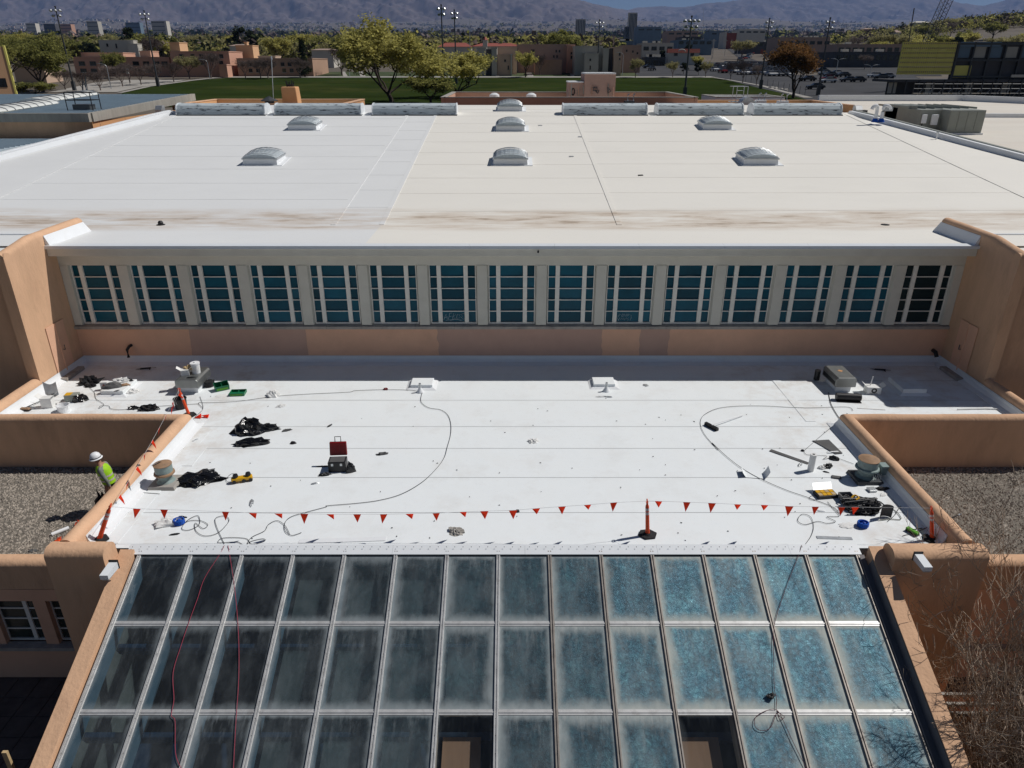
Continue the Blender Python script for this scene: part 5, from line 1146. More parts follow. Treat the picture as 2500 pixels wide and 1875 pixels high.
# ================================================================ GRAVEL-ROOFED WINGS EITHER SIDE, FRONT GROUND, WORKER
GRZ = -1.24
M['gravel'] = pm('gravel', (.17, .15, .125), .95, .45, 16, bump=1.0, bscale=22, dirt=(.12, .105, .09), dscale=14, damt=.8)
M['stone'] = pm('stone', (.33, .29, .245), .95, .4, 7, dirt=(.16, .14, .12), dscale=.55, damt=.75)
def wing(sg):
    nm = 'left' if sg < 0 else 'right'
    t = thing('gravel_roof_wing', f'low tan wing with gravel roof on the {nm} of the entrance hall', 'building', (sg * 16, 17, GND))
    xa, xb = (-26, -10.16) if sg < 0 else (10.38, 26)
    g = MB(); g.box(xa, xb, 14.2, 19.12, GRZ - .3, GRZ - .002); g.build('roof_slab', M['gravel'], t)
    # loose stones
    r_ = random.Random(3 + sg); s = MB(); base = [Vector((math.cos(a), math.sin(a), 0)) for a in [2 * math.pi * i / 5 for i in range(5)]]
    for i in range(9000):
        x = r_.uniform(sg * 10.25, sg * 18.6); y = r_.uniform(14.45, 19.08); a = r_.uniform(0, 6.3); L_ = r_.uniform(.03, .062); wd = L_ * r_.uniform(.45, .8); h = r_.uniform(.016, .045)
        ca, sa = math.cos(a), math.sin(a)
        ring = [Vector((x + ca * b.x * L_ - sa * b.y * wd, y + sa * b.x * L_ + ca * b.y * wd, GRZ)) for b in base]
        s.add(ring + [Vector((x + r_.uniform(-.01, .01), y + r_.uniform(-.01, .01), GRZ + h))], [(j, (j + 1) % 5, 5) for j in range(5)])
    o = s.build('loose_stones', M['stone'], t); o['kind'] = 'stuff'
    # front wall with rounded cap, window bays
    fy = 14.28
    cap = sweep([(xa, fy), (xb, fy)], round_top(.44, GRZ - .1, GRZ + .32, -1.75, r=.17), .012, .4)
    # 'right' of +x travel faces the camera
    cap.build('parapet', M['stucco'], t, smooth=True)
    wz0, wz1 = -3.55, -2.12
    g = MB(); g.box(xa, xb, fy - .22, fy + .1, wz1, -1.76); g.build('wall', M['stucco_dark'], t)
    g = MB(); g.box(xa, xb, fy - .22, fy + .1, GND, wz0 - .12); g.build('wall', M['stucco_dark'], t)
    g = MB(); g.box(xa, xb, fy + .1, fy + .2, wz0 - .1, wz1); g.build('backing', M['darkvoid'], t)
    g = MB(); g.box(xa, xb, fy - .34, fy - .1, wz0 - .115, wz0 - .01); g.build('sill', M['sill'], t)
    x = sg * 10.44 + sg * (.28 if sg < 0 else 4.2); k = 0
    while abs(x) < 17:
        x1_ = x + sg * 1.05; lo, hi = min(x, x1_), max(x, x1_)
        f = MB(); f.box(lo, lo + .03, fy - .06, fy + .0, wz0, wz1 - .001); f.box(hi - .03, hi, fy - .06, fy + .0, wz0, wz1 - .001); f.box(lo + .03, hi - .03, fy - .06, fy, wz1 - .04, wz1 - .002); f.box(lo + .03, hi - .03, fy - .06, fy, wz0, wz0 + .05)
        wo = f.build('window', M['frame'], t); WM[wo.name] = Matrix()
        mx_ = lo + (hi - lo) * (.68 if sg < 0 else .32)
        q = MB(); q.box(mx_ - .05, mx_ + .05, fy - .07, fy + .01, wz0 + .052, wz1 - .042); q.build('mullion', M['frame'], wo)
        for c0, c1 in ((lo + .03, mx_ - .05), (mx_ + .05, hi - .03)):
            for r in range(1, 4):
                z = wz0 + .05 + r * (wz1 - wz0 - .09) / 4; q = MB(); q.box(c0 + .001, c1 - .001, fy - .055, fy - .005, z - .018, z + .018); q.build('transom', M['frame'], wo)
            for r in range(4):
                h = (wz1 - wz0 - .09) / 4; z = wz0 + .05 + r * h
                q = MB(); q.box(c0 + .001, c1 - .001, fy - .03, fy - .015, z + .02, z + h - .02); q.build('pane', M['wingglass'], wo)
        p = MB(); pz0, pz1 = min(x1_, x1_ + sg * .32), max(x1_, x1_ + sg * .32); p.box(pz0, pz1, fy - .2, fy + .1, wz0 - .01, wz1 - .001); p.build('pier', M['stucco_dark'], t)
        if k == 0: p = MB(); a_, b_ = min(sg * 10.3, x), max(sg * 10.3, x); p.box(a_ - .1, b_, fy - .2, fy + .1, wz0 - .01, wz1 - .001); p.build('pier', M['stucco_dark'], t)
        x = x1_ + sg * .32; k += 1
    return t
M['wingglass'] = pm('wingglass', (.035, .045, .04), .18, .4, 1.0, spec=.4)
wing(-1); wing(1)
# scraps on the left gravel roof
t = thing('plastic_pipe', 'short white plastic pipe lying on the left gravel roof', 'pipe', on(*z4(440, 630), GRZ))
MB().lathe([(.035, 0), (.05, 0), (.05, .42), (.035, .42)], 14, Matrix.Rotation(-.75, 4, 'Z') @ Matrix.Translation((0, 0, .05)) @ Matrix.Rotation(R(90), 4, 'X'), cap=False).build('tube', M['pail'], t, local=True)
for lb, x, y, s_ in (('heap of crumpled orange flags by the front of the left gravel roof', 370, 740, 1.0), ('few orange flags half hidden by the left parapet', 490, 612, .6)):
    t = thing('flag_heap', lb, 'flags', on(*z4(x, y), GRZ))
    for i in range(5):
        q = MB(); rr = random.Random(i + x); p = Vector((rr.uniform(-.16, .16) * s_, rr.uniform(-.2, .25) * s_, .03))
        q.add([p + Vector((rr.uniform(-.14, .14), rr.uniform(-.14, .14), rr.uniform(0, .10))) for _ in range(5)], [(0, 1, 2), (0, 2, 3), (1, 3, 4), (2, 4, 0)]); q.build('flag', M['orange'], t, local=True)
ico('dark_rag', 'dark rag on the left gravel roof near the front parapet', 'rag', on(*z4(210, 768), GRZ), .11, .07, .04, 'greysheet', 0, 91, .4, smooth=False)

# ---- worker
def worker():
    feet = Vector((-11.12, 16.78, GRZ))
    t = thing('person', 'person in white wide-brimmed hard hat and yellow-green vest bending on the left gravel roof', 'person', feet)
    # skeleton: facing -x (towards the left), torso leaning forward a little, right arm down and back holding an orange bundle
    J = {'pel': (0, 0, .92), 'sp': (-.03, 0, 1.12), 'ch': (-.07, 0, 1.34), 'nk': (-.12, 0, 1.50), 'hd': (-.16, 0, 1.60), 'ht': (-.17, 0, 1.74),
         'hl': (0, -.10, .88), 'kl': (-.08, -.11, .50), 'al': (.03, -.11, .09), 'tl': (-.14, -.12, .035),
         'hr': (0, .10, .88), 'kr': (-.03, .12, .50), 'ar': (.12, .12, .09), 'tr': (-.05, .13, .035),
         'sl': (-.07, -.19, 1.40), 'el': (.06, -.25, 1.13), 'wl': (.10, -.23, .90), 'ml': (.10, -.22, .82),
         'sr': (-.07, .19, 1.40), 'er': (.0, .25, 1.13), 'wr': (-.12, .22, .92), 'mr': (-.15, .21, .85)}
    Rr = {'pel': .15, 'sp': .135, 'ch': .155, 'nk': .065, 'hd': .085, 'ht': .09, 'hl': .10, 'kl': .068, 'al': .045, 'tl': .04, 'hr': .10, 'kr': .068, 'ar': .045, 'tr': .04,
          'sl': .075, 'el': .052, 'wl': .036, 'ml': .036, 'sr': .075, 'er': .052, 'wr': .036, 'mr': .036}
    E = [('pel', 'sp'), ('sp', 'ch'), ('ch', 'nk'), ('nk', 'hd'), ('hd', 'ht'), ('pel', 'hl'), ('hl', 'kl'), ('kl', 'al'), ('al', 'tl'), ('pel', 'hr'), ('hr', 'kr'), ('kr', 'ar'), ('ar', 'tr'),
         ('ch', 'sl'), ('sl', 'el'), ('el', 'wl'), ('wl', 'ml'), ('ch', 'sr'), ('sr', 'er'), ('er', 'wr'), ('wr', 'mr')]
    for s_, m, w_ in (('l', 'ml', 'wl'), ('r', 'mr', 'wr')):
        mv = Vector(J[m]); d = (mv - Vector(J[w_])).normalized()
        for f in range(5):
            o = Vector((.028 * (f - 1.5), 0, 0)) if f < 4 else Vector((-.05, .02, .03)); L_ = (.05, .058, .055, .042, .035)[f]
            a = mv + o * .8 + d * .02; b = a + d * L_ + Vector((-.012, 0, 0))
            J[f'{s_}f{f}'] = tuple(a); J[f'{s_}g{f}'] = tuple(b); Rr[f'{s_}f{f}'] = .011; Rr[f'{s_}g{f}'] = .009; E += [(m, f'{s_}f{f}'), (f'{s_}f{f}', f'{s_}g{f}')]
    names = list(J); idx = {n: i for i, n in enumerate(names)}
    me = bpy.data.meshes.new('body'); me.from_pydata([J[n] for n in names], [(idx[a], idx[b]) for a, b in E], [])
    o = bpy.data.objects.new('body', me); COL.objects.link(o)
    sk = o.modifiers.new('skin', 'SKIN'); sk.use_smooth_shade = True
    for n in names:
        sv = me.skin_vertices[0].data[idx[n]]; sv.radius = (Rr[n], Rr[n]); sv.use_root = (n == 'pel')
    ss = o.modifiers.new('sub', 'SUBSURF'); ss.levels = 2; ss.render_levels = 2
    dg = bpy.context.evaluated_depsgraph_get(); ev = o.evaluated_get(dg); nm = bpy.data.meshes.new_from_object(ev)
    bpy.data.objects.remove(o)
    skin = solid('skin', (.38, .20, .13), .6); trou = pm('trousers', (.022, .022, .026), .85, .3, 12, obj=True); shirt = pm('shirt', (.20, .22, .20), .85, .2, 14, obj=True); boot = solid('boot', (.06, .04, .03), .7)
    nm.materials.clear()
    for m in (skin, trou, shirt, boot): nm.materials.append(m)
    for p in nm.polygons:
        c = p.center; arm = abs(c.y) > .175 or (c.z < .97 and c.z > .7 and abs(c.y) > .155)
        if c.z > 1.475 and abs(c.y) < .14: k = 0
        elif abs(c.y) > .16 and c.z < .93 and c.z > .7: k = 0
        elif c.z < .12: k = 3
        elif c.z < .95 and not (abs(c.y) > .19): k = 1
        else: k = 2
        p.material_index = k; p.use_smooth = True
    b = link('body', nm, t, True)
    # face: nose, brow ridge of shadow comes from the hat brim
    MB().lathe([(.018, 0), (.010, .03), (.002, .045)], 8, Matrix.Translation((-.255, 0, 1.625)) @ Matrix.Rotation(R(-70), 4, 'Y')).build('nose', skin, t, local=True)
    for sy in (-1, 1):
        blob(.013, .013, .013, 1, 0, 8, 6, flat=False).build('eye', M['black'], t, local=True).location = (-.245, sy * .034, 1.665)
        blob(.012, .022, .034, 1, 0, 8, 6, flat=False).build('ear', skin, t, local=True).location = (-.16, sy * .095, 1.64)
    # hard hat with full brim and dark band
    Q = Matrix.Translation((-.175, 0, 1.69)) @ Matrix.Rotation(R(-6), 4, 'Y')
    MB().lathe([(.165, -.012), (.172, .0), (.165, .008), (.145, .022), (.138, .06), (.12, .115), (.08, .155), (.03, .17), (.002, .172)], 24, Q).build('hard_hat', M['pail'], t, local=True, smooth=True)
    MB().lathe([(.146, .028), (.142, .05)], 24, Q, cap=False).build('hat_band', M['black'], t, local=True)
    # vest: shell round the torso
    vest = pm('vest', (.33, .62, .02), .7, .12, 10, obj=True); g = MB(); rings = []
    for z, cx, a, b_ in ((.93, .0, .165, .19), (1.05, -.02, .165, .19), (1.2, -.045, .175, .20), (1.34, -.07, .175, .205), (1.43, -.085, .14, .185), (1.49, -.10, .085, .11)):
        rings += [Vector((cx + a * math.cos(q), b_ * math.sin(q), z)) for q in [2 * math.pi * i / 20 for i in range(20)]]
    g.add(rings, [(r * 20 + i, r * 20 + (i + 1) % 20, (r + 1) * 20 + (i + 1) % 20, (r + 1) * 20 + i) for r in range(5) for i in range(20)]); g.build('vest', vest, t, local=True, smooth=True)
    for z, cx, a, b_ in ((1.02, -.016, .169, .194), (1.16, -.04, .176, .2)):
        MB().lathe([(1, 0), (1.0, .05)], 20, Matrix.Translation((cx, 0, z)) @ Matrix.Diagonal((a + .004, b_ + .004, 1, 1)), cap=False).build('reflective_stripe', M['reflect'], t, local=True)
    return t
w_t = worker(); w_t.rotation_euler = (0, 0, .12)
ico('orange_bundle', 'orange and black flag bundle held low by the worker', 'bundle', Vector((-11.2, 16.62, GRZ)), .17, .15, .62, 'orange', .3, 93, .5, smooth=False, fr=3)
ico('black_sack', 'black sack at the feet of the worker on the gravel', 'sack', Vector((-11.45, 16.77, GRZ)), .2, .16, .5, 'black', .3, 94, .5, smooth=False, fr=3)

# ---- front ground: paved court at left, planting bed at right
def paver_court():
    M['paver'] = pm('paver', (.115, .095, .085), .9, .25, 3, bump=.25, bscale=30, dirt=(.07, .06, .055), dscale=1.2, damt=.6)
    g = MB(); g.box(-30, 30, 4, 14.6, GND - .3, GND - .012); o = g.build('forecourt_base', M['paver'], None); struct(o, 'dark paved forecourt below the front walls')
    bm = MB().box(-.292, .292, -.292, .292, -.012, .012).mesh('paving_slab', M['paver'], bevel=.008, seg=1)
    for i in range(12):
        for j in range(9):
            x = -17.6 + i * .6; y = 8.9 + j * .6
            if x > -9.1: continue
            c = link('paving_slab', bm, o, True); c.location = (x, y, GND + rnd.uniform(-.003, .004)); c.rotation_euler = (rnd.uniform(-.006, .006), rnd.uniform(-.006, .006), 0)
    return o
court = paver_court()
t = thing('timber_stake', 'upright pale timber stake at the lower left corner', 'stake', (-9.62, 10.0, GND)); 
p = at(12, 1835, 9.9); g = MB(); g.box(p.x - .055, p.x + .045, 9.87, 9.93, GND, p.z - .03); g.build('board', M['wood'], t, bevel=.004); g = MB(); g.prism([(p.x - .055, 9.87), (p.x + .045, 9.87), (p.x + .045, 9.93), (p.x - .055, 9.93)], p.z - .029, p.z); g.build('end_grain', M['wood'], t)
# planter bed walls seen through the shrub
for i, (py, lb) in enumerate(((1695, 'upper pale rail of the steps behind the bare shrub'), (1719, 'lower pale rail of the steps behind the bare shrub'), (1742, 'lowest pale rail of the steps behind the bare shrub'))):
    a = at(2290, py, 12.2 - i * .25); b_ = at(2560, py, 12.2 - i * .25)
    o = MB().box(a.x, b_.x, a.y - .04, a.y + .04, a.z - .035, a.z + .035).build('step_edge', M['concrete'], None, bevel=.01); tag(o, lb, 'step')
    MB().box(a.x, b_.x, a.y - .03, a.y + .03, GND, a.z - .035).build('riser', M['stucco_dark'], o)
g = MB(); g.box(8.6, 24, 7.5, 12.0, GND - .05, GND + .06); struct(g.build('planting_bed', pm('soil', (.05, .04, .03), .95, .3, 4, bump=.6, bscale=10), None), 'dark planting bed under the bare shrub')
# bare twiggy shrubs at the right of the glass
M['twig'] = pm('twig', (.37, .29, .22), .9, .25, 4)
def twiggy(label, base, H_, spread, n0, seed, name='bare_shrub'):
    r_ = random.Random(seed); t = thing(name, label, 'shrub', base); limbs = MB(); tw = MB()
    def grow(p, d, L_, r, lvl):
        k = 4; pts = [p.copy()]; q = p.copy(); dd = d.copy()
        for i in range(k):
            dd = (dd + Vector((r_.uniform(-.28, .28), r_.uniform(-.28, .28), r_.uniform(-.1, .2)))).normalized(); q = q + dd * (L_ / k); pts.append(q.copy())
        (limbs if lvl < 2 else tw).tube(pts, r, 5 if lvl < 2 else 3, r2=r * .55, cap=False)
        if lvl >= 5: return
        for i in range(3 if lvl < 4 else 2):
            b = pts[r_.randint(1, k)]; nd = (dd + Vector((r_.uniform(-.9, .9), r_.uniform(-.9, .9), r_.uniform(-.2, .6)))).normalized(); grow(b, nd, L_ * r_.uniform(.45, .74), max(.0065, r * .55), lvl + 1)
    for i in range(n0):
        a = r_.uniform(0, 6.3); grow(Vector(base) + Vector((r_.uniform(-.3, .3), r_.uniform(-.3, .3), 0)), Vector((math.cos(a) * spread, math.sin(a) * spread, 1)).normalized(), H_ * r_.uniform(.38, .5), .028, 0)
    limbs.build('stem', M['twig'], t); tw.build('twigs', M['twig'], t)['kind'] = 'stuff'; return t
twiggy('tall bare twiggy shrub right of the glass front', (10.9, 10.4, GND), 6.4, .6, 34, 5)
twiggy('second bare twiggy shrub at the right picture edge', (13.0, 10.9, GND), 6.6, .6, 34, 9)
twiggy('low bare shrub filling the lower right corner', (10.3, 9.0, GND), 4.8, .6, 26, 12)
M['evleaf'] = pm('evleaf', (.035, .05, .018), .7, .5, 3)
sh = thing('leafy_shrub', 'low dark leafy shrub under the bare branches at lower right', 'shrub', (10.2, 8.9, GND)); g = MB(); r_ = random.Random(4)
for i in range(5200):
    a = r_.uniform(0, 6.3); rr = r_.random() ** .5 * 1.7; x = 10.9 + rr * math.cos(a) * 1.3; y = 9.3 + rr * math.sin(a); z = GND + .1 + r_.random() * 1.5 * (1 - (rr / 1.9) ** 2) + .1
    u = Vector((r_.uniform(-1, 1), r_.uniform(-1, 1), r_.uniform(-.6, .6))).normalized() * .05; v = Vector((r_.uniform(-1, 1), r_.uniform(-1, 1), r_.uniform(-1, 1))).normalized() * .03; p = Vector((x, y, z)); g.add([p - u, p + v, p + u, p - v], [(0, 1, 2, 3)])
g.build('leaves', M['evleaf'], sh)['kind'] = 'stuff'; MB().tube([Vector((10.9, 9.3, GND)), Vector((10.9, 9.3, GND + 1))], .04, 6).build('stem', M['twig'], sh)

# ================================================================ ROOFS BEHIND AND BESIDE THE GYM
def bbox(px0, px1, pyt, Y):
    a = at(px0, pyt, Y); b = at(px1, pyt, Y); return a.x, b.x, a.z
# left neighbour: blue-grey standing-seam roof
M['bluroof'] = pm('bluroof', (.46, .54, .59), .45, .06, 1.0, spec=.4, dirt=(.38, .45, .49), dscale=.3, damt=.5)
M['fascia_conc'] = pm('fascia_conc', (.34, .32, .28), .85, .12, 1.4, bump=.2, bscale=12, dirt=(.20, .19, .17), dscale=.9, damt=.6, stretch=(2.2, 2.2, .5))
M['orange_stucco'] = pm('orange_stucco', (.60, .33, .16), .9, .06, 1.0, bump=.2, bscale=40)
nb = thing('neighbour_hall', 'neighbouring hall with blue-grey ribbed metal roof at left', 'building', (-36, 54, GND))
NX, NY0, NY1 = -25.65, 46.0, 61.8
def nz(Y): return 7.48 + .034 * (Y - NY0)
g = MB(); g.hexa([(-60, NY0, nz(NY0) - .3), (NX, NY0, nz(NY0) - .3), (NX, NY1, nz(NY1) - .3), (-60, NY1, nz(NY1) - .3), (-60, NY0 + .3, nz(NY0) - .06), (NX - .3, NY0 + .3, nz(NY0) - .06), (NX - .3, NY1, nz(NY1) - .06), (-60, NY1, nz(NY1) - .06)]); g.build('roof', M['bluroof'], nb)
for i in range(34):
    y = NY0 + .4 + i * .46
    g = MB(); g.box(-60, NX - .4, y, y + .05, nz(y) - .08, nz(y) - .01); g.build('roof_rib', M['bluroof'], nb)
g = MB(); g.box(-60, NX, NY0 - .12, NY0 + .2, nz(NY0) - .5, nz(NY0)); g.build('fascia', M['fascia_conc'], nb)
g = MB(); g.hexa([(NX - .22, NY0 + .201, nz(NY0) - .5), (NX + .1, NY0 + .201, nz(NY0) - .5), (NX + .1, NY1, nz(NY1) - .5), (NX - .22, NY1, nz(NY1) - .5), (NX - .22, NY0 + .201, nz(NY0)), (NX + .1, NY0 + .201, nz(NY0)), (NX + .1, NY1, nz(NY1)), (NX - .22, NY1, nz(NY1))]); g.build('fascia', M['fascia_conc'], nb)
g = MB(); g.box(-60, NX - .12, NY0 + .15, NY0 + .4, GND, nz(NY0) - .5); g.build('wall', M['stucco'], nb)
g = MB(); g.box(NX - .12, NX + .0, NY0 + .15, NY1, GND, nz(NY0) - .5); g.build('wall', M['orange_stucco'], nb)
for i in range(5):
    y = NY0 + 1 + i * 3.2; g = MB(); g.box(NX + .001, NX + .02, y, y + .03, GND, nz(NY0) - .5); g.build('wall_joint', M['stucco'], nb)
lr = MB(); lr.box(-60, -27.2, 38, 45.6, 5.7, 6.05); o = lr.build('roof', M['bluroof'], nb)
for i in range(16): MB().box(-60, -27.3, 38.2 + i * .46, 38.25 + i * .46, 6.051, 6.1).build('roof_rib', M['bluroof'], nb)
M['vaultwhite'] = pm('vaultwhite', (.66, .67, .64), .45, .05, 2)
for lb, xc, y0, y1 in (('nearer white ribbed barrel skylight on the blue-grey roof', -32.4, 46.6, 53.0), ('farther white ribbed barrel skylight on the blue-grey roof', -33.9, 54.0, 61.2)):
    t = thing('barrel_skylight', lb, 'skylight', (xc, y0, nz(y0)), 0, 'barrel skylights')
    n = 8
    for i in range(n):
        a, b = y0 + (y1 - y0) * i / n, y0 + (y1 - y0) * (i + 1) / n; g = MB()
        pr = [(-.95, 0), (-.85, .12), (-.5, .22), (0, .26), (.5, .22), (.85, .12), (.95, 0)]
        g.add([Vector((xc + x, a + .03, nz(a) + z)) for x, z in pr] + [Vector((xc + x, b - .03, nz(b) + z)) for x, z in pr], [(j, j + 1, 7 + j + 1, 7 + j) for j in range(6)] + [tuple(range(6, -1, -1)), tuple(range(7, 14))]); g.build('panel', M['vaultwhite'], t)
        g = MB(); g.tube([Vector((xc + x * 1.02, b, nz(b) + z + .02)) for x, z in pr], .03, 4); g.build('rib', M['galv'], t)
    g = MB(); g.box(xc - 1.05, xc + 1.05, y0 - .05, y1 + .05, nz(y0) - .1, nz(y0) + .03); g.build('kerb', M['greypaint'], t)
t = thing('roof_hatch_rail', 'black guard rail round a hatch on the blue-grey roof', 'guard rail', (-27.3, 48.6, nz(48.6)))
for x in (-.8, .8):
    for y in (-.5, .5): MB().tube([Vector((x, y, -.05)), Vector((x, y, 1.0))], .03, 5).build('post', M['black'], t, local=True)
for z in (.55, 1.0):
    for a, b in (((-.8, -.5), (.8, -.5)), ((.8, -.5), (.8, .5)), ((.8, .5), (-.8, .5)), ((-.8, .5), (-.8, -.5))): MB().tube([Vector((*a, z)), Vector((*b, z))], .025, 5).build('rail', M['black'], t, local=True)
MB().box(-.55, .55, -.35, .35, -.02, .3).build('hatch', M['steel_dark'], t, local=True, bevel=.03)

# rear wings behind the ridge
def tray(name, label, x0, x1, y0, y1, zt, zr, mat, th=.3, cat='building', rmat='roofcream', front=True):
    t = thing(name, label, cat, ((x0 + x1) / 2, (y0 + y1) / 2, GND))
    MB().box(x0 + th, x1 - th, y0 + th, y1 - th, zr - .3, zr).build('roof', M[rmat], t)
    pieces = [('parapet', (x0, x1, y1 - th, y1)), ('parapet', (x0, x0 + th, y0, y1 - th)), ('parapet', (x1 - th, x1, y0, y1 - th))]
    if front: pieces.append(('parapet', (x0 + th, x1 - th, y0, y0 + th)))
    for nm, (a, b, c, d) in pieces:
        MB().box(a, b, c, d, GND, zt).build(nm, M[mat], t, bevel=.04)
        MB().box(a - .04, b + .04, c - .04, d + .04, zt + .002, zt + .07).build('coping', M['concrete'] if mat != 'orange_stucco' else M['stucco'], t)
    return t
M['pinkstucco'] = pm('pinkstucco', (.47, .275, .195), .9, .06, 1.0, bump=.2, bscale=40, dirt=(.36, .22, .17), dscale=.4, damt=.5)
tray('roof_wing', 'tan rear wing behind the left half of the ridge', -27.0, -13.4, 60.5, 69.5, 7.25, 6.5, 'orange_stucco')
tray('roof_wing', 'pinkish rear wing with deep parapets behind the centre of the ridge', -5.8, 15.2, 62.5, 75.0, 7.68, 6.3, 'pinkstucco')
tray('roof_wing', 'tan rear wing behind the right half of the ridge', 12.9, 27.0, 60.2, 68.5, 7.2, 6.5, 'orange_stucco', front=False)
# chimney
cx0, cx1, cz = bbox(684, 724, 212, 61.5)
t = thing('chimney', 'square tan chimney with black mesh cap behind the left ridge vaults', 'chimney', ((cx0 + cx1) / 2, 62.1, 6.5))
MB().hexa([(cx0, 61.5, 6), (cx1 + .05, 61.5, 6), (cx1 + .05, 62.7, 6), (cx0, 62.7, 6), (cx0 + .03, 61.5, cz), (cx1 - .1, 61.5, cz), (cx1 - .1, 62.6, cz), (cx0 + .03, 62.6, cz)]).build('stack', M['orange_stucco'], t, bevel=.09, seg=3)
for i in range(9):
    a = 2 * math.pi * i / 9; c = Vector(((cx0 + cx1) / 2, 62.05, cz)); MB().tube([c + Vector((.26 * math.cos(a), .26 * math.sin(a), 0)), c + Vector((.30 * math.cos(a), .30 * math.sin(a), .33 + .06 * (i % 3)))], .035, 4).build('cap_bar', M['black'], t)
MB().lathe([(.27, 0), (.29, .16)], 12, Matrix.Translation(((cx0 + cx1) / 2, 62.05, cz + .02))).build('cap_drum', M['blackrub'], t)
# exhaust hood with slate cap, left of chimney
p = at(655, 248, 61.0); t = thing('capped_duct', 'white duct box with a dark pyramid cap left of the chimney', 'duct', (p.x, 61.3, 6.4))
MB().box(p.x - 1.1, p.x + .5, 60.9, 61.6, 6.4, p.z - .35).build('box', M['flash'], t); MB().lathe([(.38, 0), (.38, .35), (.7, .38), (.7, .42), (.03, .75)], 10, Matrix.Translation((p.x, 61.3, p.z - .35))).build('cap', M['steel_dark'], t)
for px, lb in ((477 + 87, 'small gooseneck vent on the left rear wing'), (625, 'small white vent box left of the capped duct')):
    p = at(px, 250, 61.4); t = thing('small_vent', lb, 'vent', (p.x, 61.4, 6.5)); MB().tube([Vector((0, 0, 0)), Vector((0, 0, .5)), Vector((.15, 0, .62)), Vector((.3, 0, .5))], .09, 8).build('neck', M['flash'], t, local=True); MB().box(-.15, .15, -.15, .15, 0, .12).build('base', M['flash'], t, local=True)
# vents and penthouse on the centre rear wing
for lb, px in (('left one of two shiny turbine vents on the centre rear wing', 1207), ('right one of two shiny turbine vents on the centre rear wing', 1297)):
    p = at(px, 238, 66); t = thing('turbine_vent', lb, 'roof vent', (p.x, 66, 6.3)); b0 = p.z - 6.3
    MB().lathe([(.5, b0 - 1.2), (.42, b0 - .35), (.40, b0 - .2)], 18).build('neck', M['galv'], t, local=True, smooth=True); MB().lathe([(.40, b0 - .2), (.46, b0 - .1), (.42, b0 + .22), (.2, b0 + .36), (.02, b0 + .38)], 18).build('head', M['pail'], t, local=True, smooth=True)
M['penthouse'] = pm('penthouse', (.43, .285, .235), .9, .06, 1.0, dirt=(.33, .22, .19), dscale=.6, damt=.5)
x0, x1, zt = bbox(1428, 1504, 181, 70); xs0, _, zs = bbox(1390, 1428, 202, 70)
t = thing('penthouse', 'pinkish stepped rooftop penthouse with white coping and pipes', 'penthouse', ((x0 + x1) / 2, 71, 6.3))
MB().box(x0, x1, 70, 74, 6.2, zt).build('tall_block', M['penthouse'], t); MB().box(xs0, x0 - .002, 70.3, 73.5, 6.2, zs).build('low_block', M['penthouse'], t)
for i in range(5): a = x0 + (x1 - x0) * i / 5; MB().box(a + .01, a + (x1 - x0) / 5 - .01, 69.9, 74.1, zt + .002, zt + .12).build('coping', M['flash'], t)
MB().box(xs0 - .05, x0 - .05, 70.2, 73.6, zs + .002, zs + .1).build('coping', M['flash'], t)
for k, (px, a, b) in enumerate(((1395, 205, 238), (1412, 208, 232), (1424, 208, 230), (1445, 210, 232), (1485, 205, 236), (1497, 212, 240))):
    q0 = at(px, a, 69.9); q1 = at(px, b, 69.9); MB().tube([q0, q1], .035, 5).build('pipe', M['pinkstucco'] if k % 2 else M['greypaint'], t)
for k, pts in enumerate(([(1450, 214), (1458, 214), (1458, 221), (1449, 221), (1449, 214)], [(1452, 221), (1460, 228), (1462, 220)], [(1484, 212), (1484, 228), (1492, 222), (1487, 217)])):
    MB().tube([at(x, y, 69.85) for x, y in pts], .05, 5).build('conduit', M['steel_dark'], t)
# painted letters O and R on the penthouse wall
q = at(1399, 224, 70.28); MB().tube([q + Vector((.13 * math.cos(a), 0, .28 * math.sin(a))) for a in [2 * math.pi * i / 14 for i in range(15)]], .05, 4).build('letter_o', M['black'], t)
q = at(1413, 226, 70.28); g = MB(); g.tube([q + Vector(v) for v in ((-.12, 0, -.28), (-.12, 0, .26), (.08, 0, .2), (.1, 0, .05), (-.1, 0, -.02), (.12, 0, -.28))], .025, 4); g.build('letter_r', M['greypaint'], t)
# ladder cage
p = at(1805, 245, 62); t = thing('ladder_cage', 'grey ladder cage standing on the right rear wing', 'ladder', (p.x, 62, 6.5)); zt = at(1805, 211, 62).z
W_ = .6
for x in (-W_, W_, -.28, .28): MB().tube([Vector((x, 0, 0)), Vector((x, 0, zt - 6.5))], .03, 5).build('upright', M['galv'], t, local=True)
for i in range(7): MB().tube([Vector((-.28, 0, .25 + i * .3)), Vector((.28, 0, .25 + i * .3))], .02, 5).build('rung', M['galv'], t, local=True)
for z in (.9, zt - 6.5): MB().tube([Vector((-W_, 0, z)), Vector((W_, 0, z)), Vector((W_, 1.0, z)), Vector((-W_, 1.0, z)), Vector((-W_, 0, z))], .025, 5).build('hoop', M['galv'], t, local=True)
t = thing('duct_run', 'grey sheet-metal duct below the ladder cage', 'duct', (p.x + .6, 61.4, 6.5)); MB().box(-1.3, 1.9, -.5, .5, 0, .75).build('duct', M['galv'], t, local=True, bevel=.03); MB().lathe([(.55, -.5), (.55, .5)], 16, Matrix.Translation((-.2, 0, .75)) @ Matrix.Rotation(R(90), 4, 'X')).build('drum', M['galv'], t, local=True)
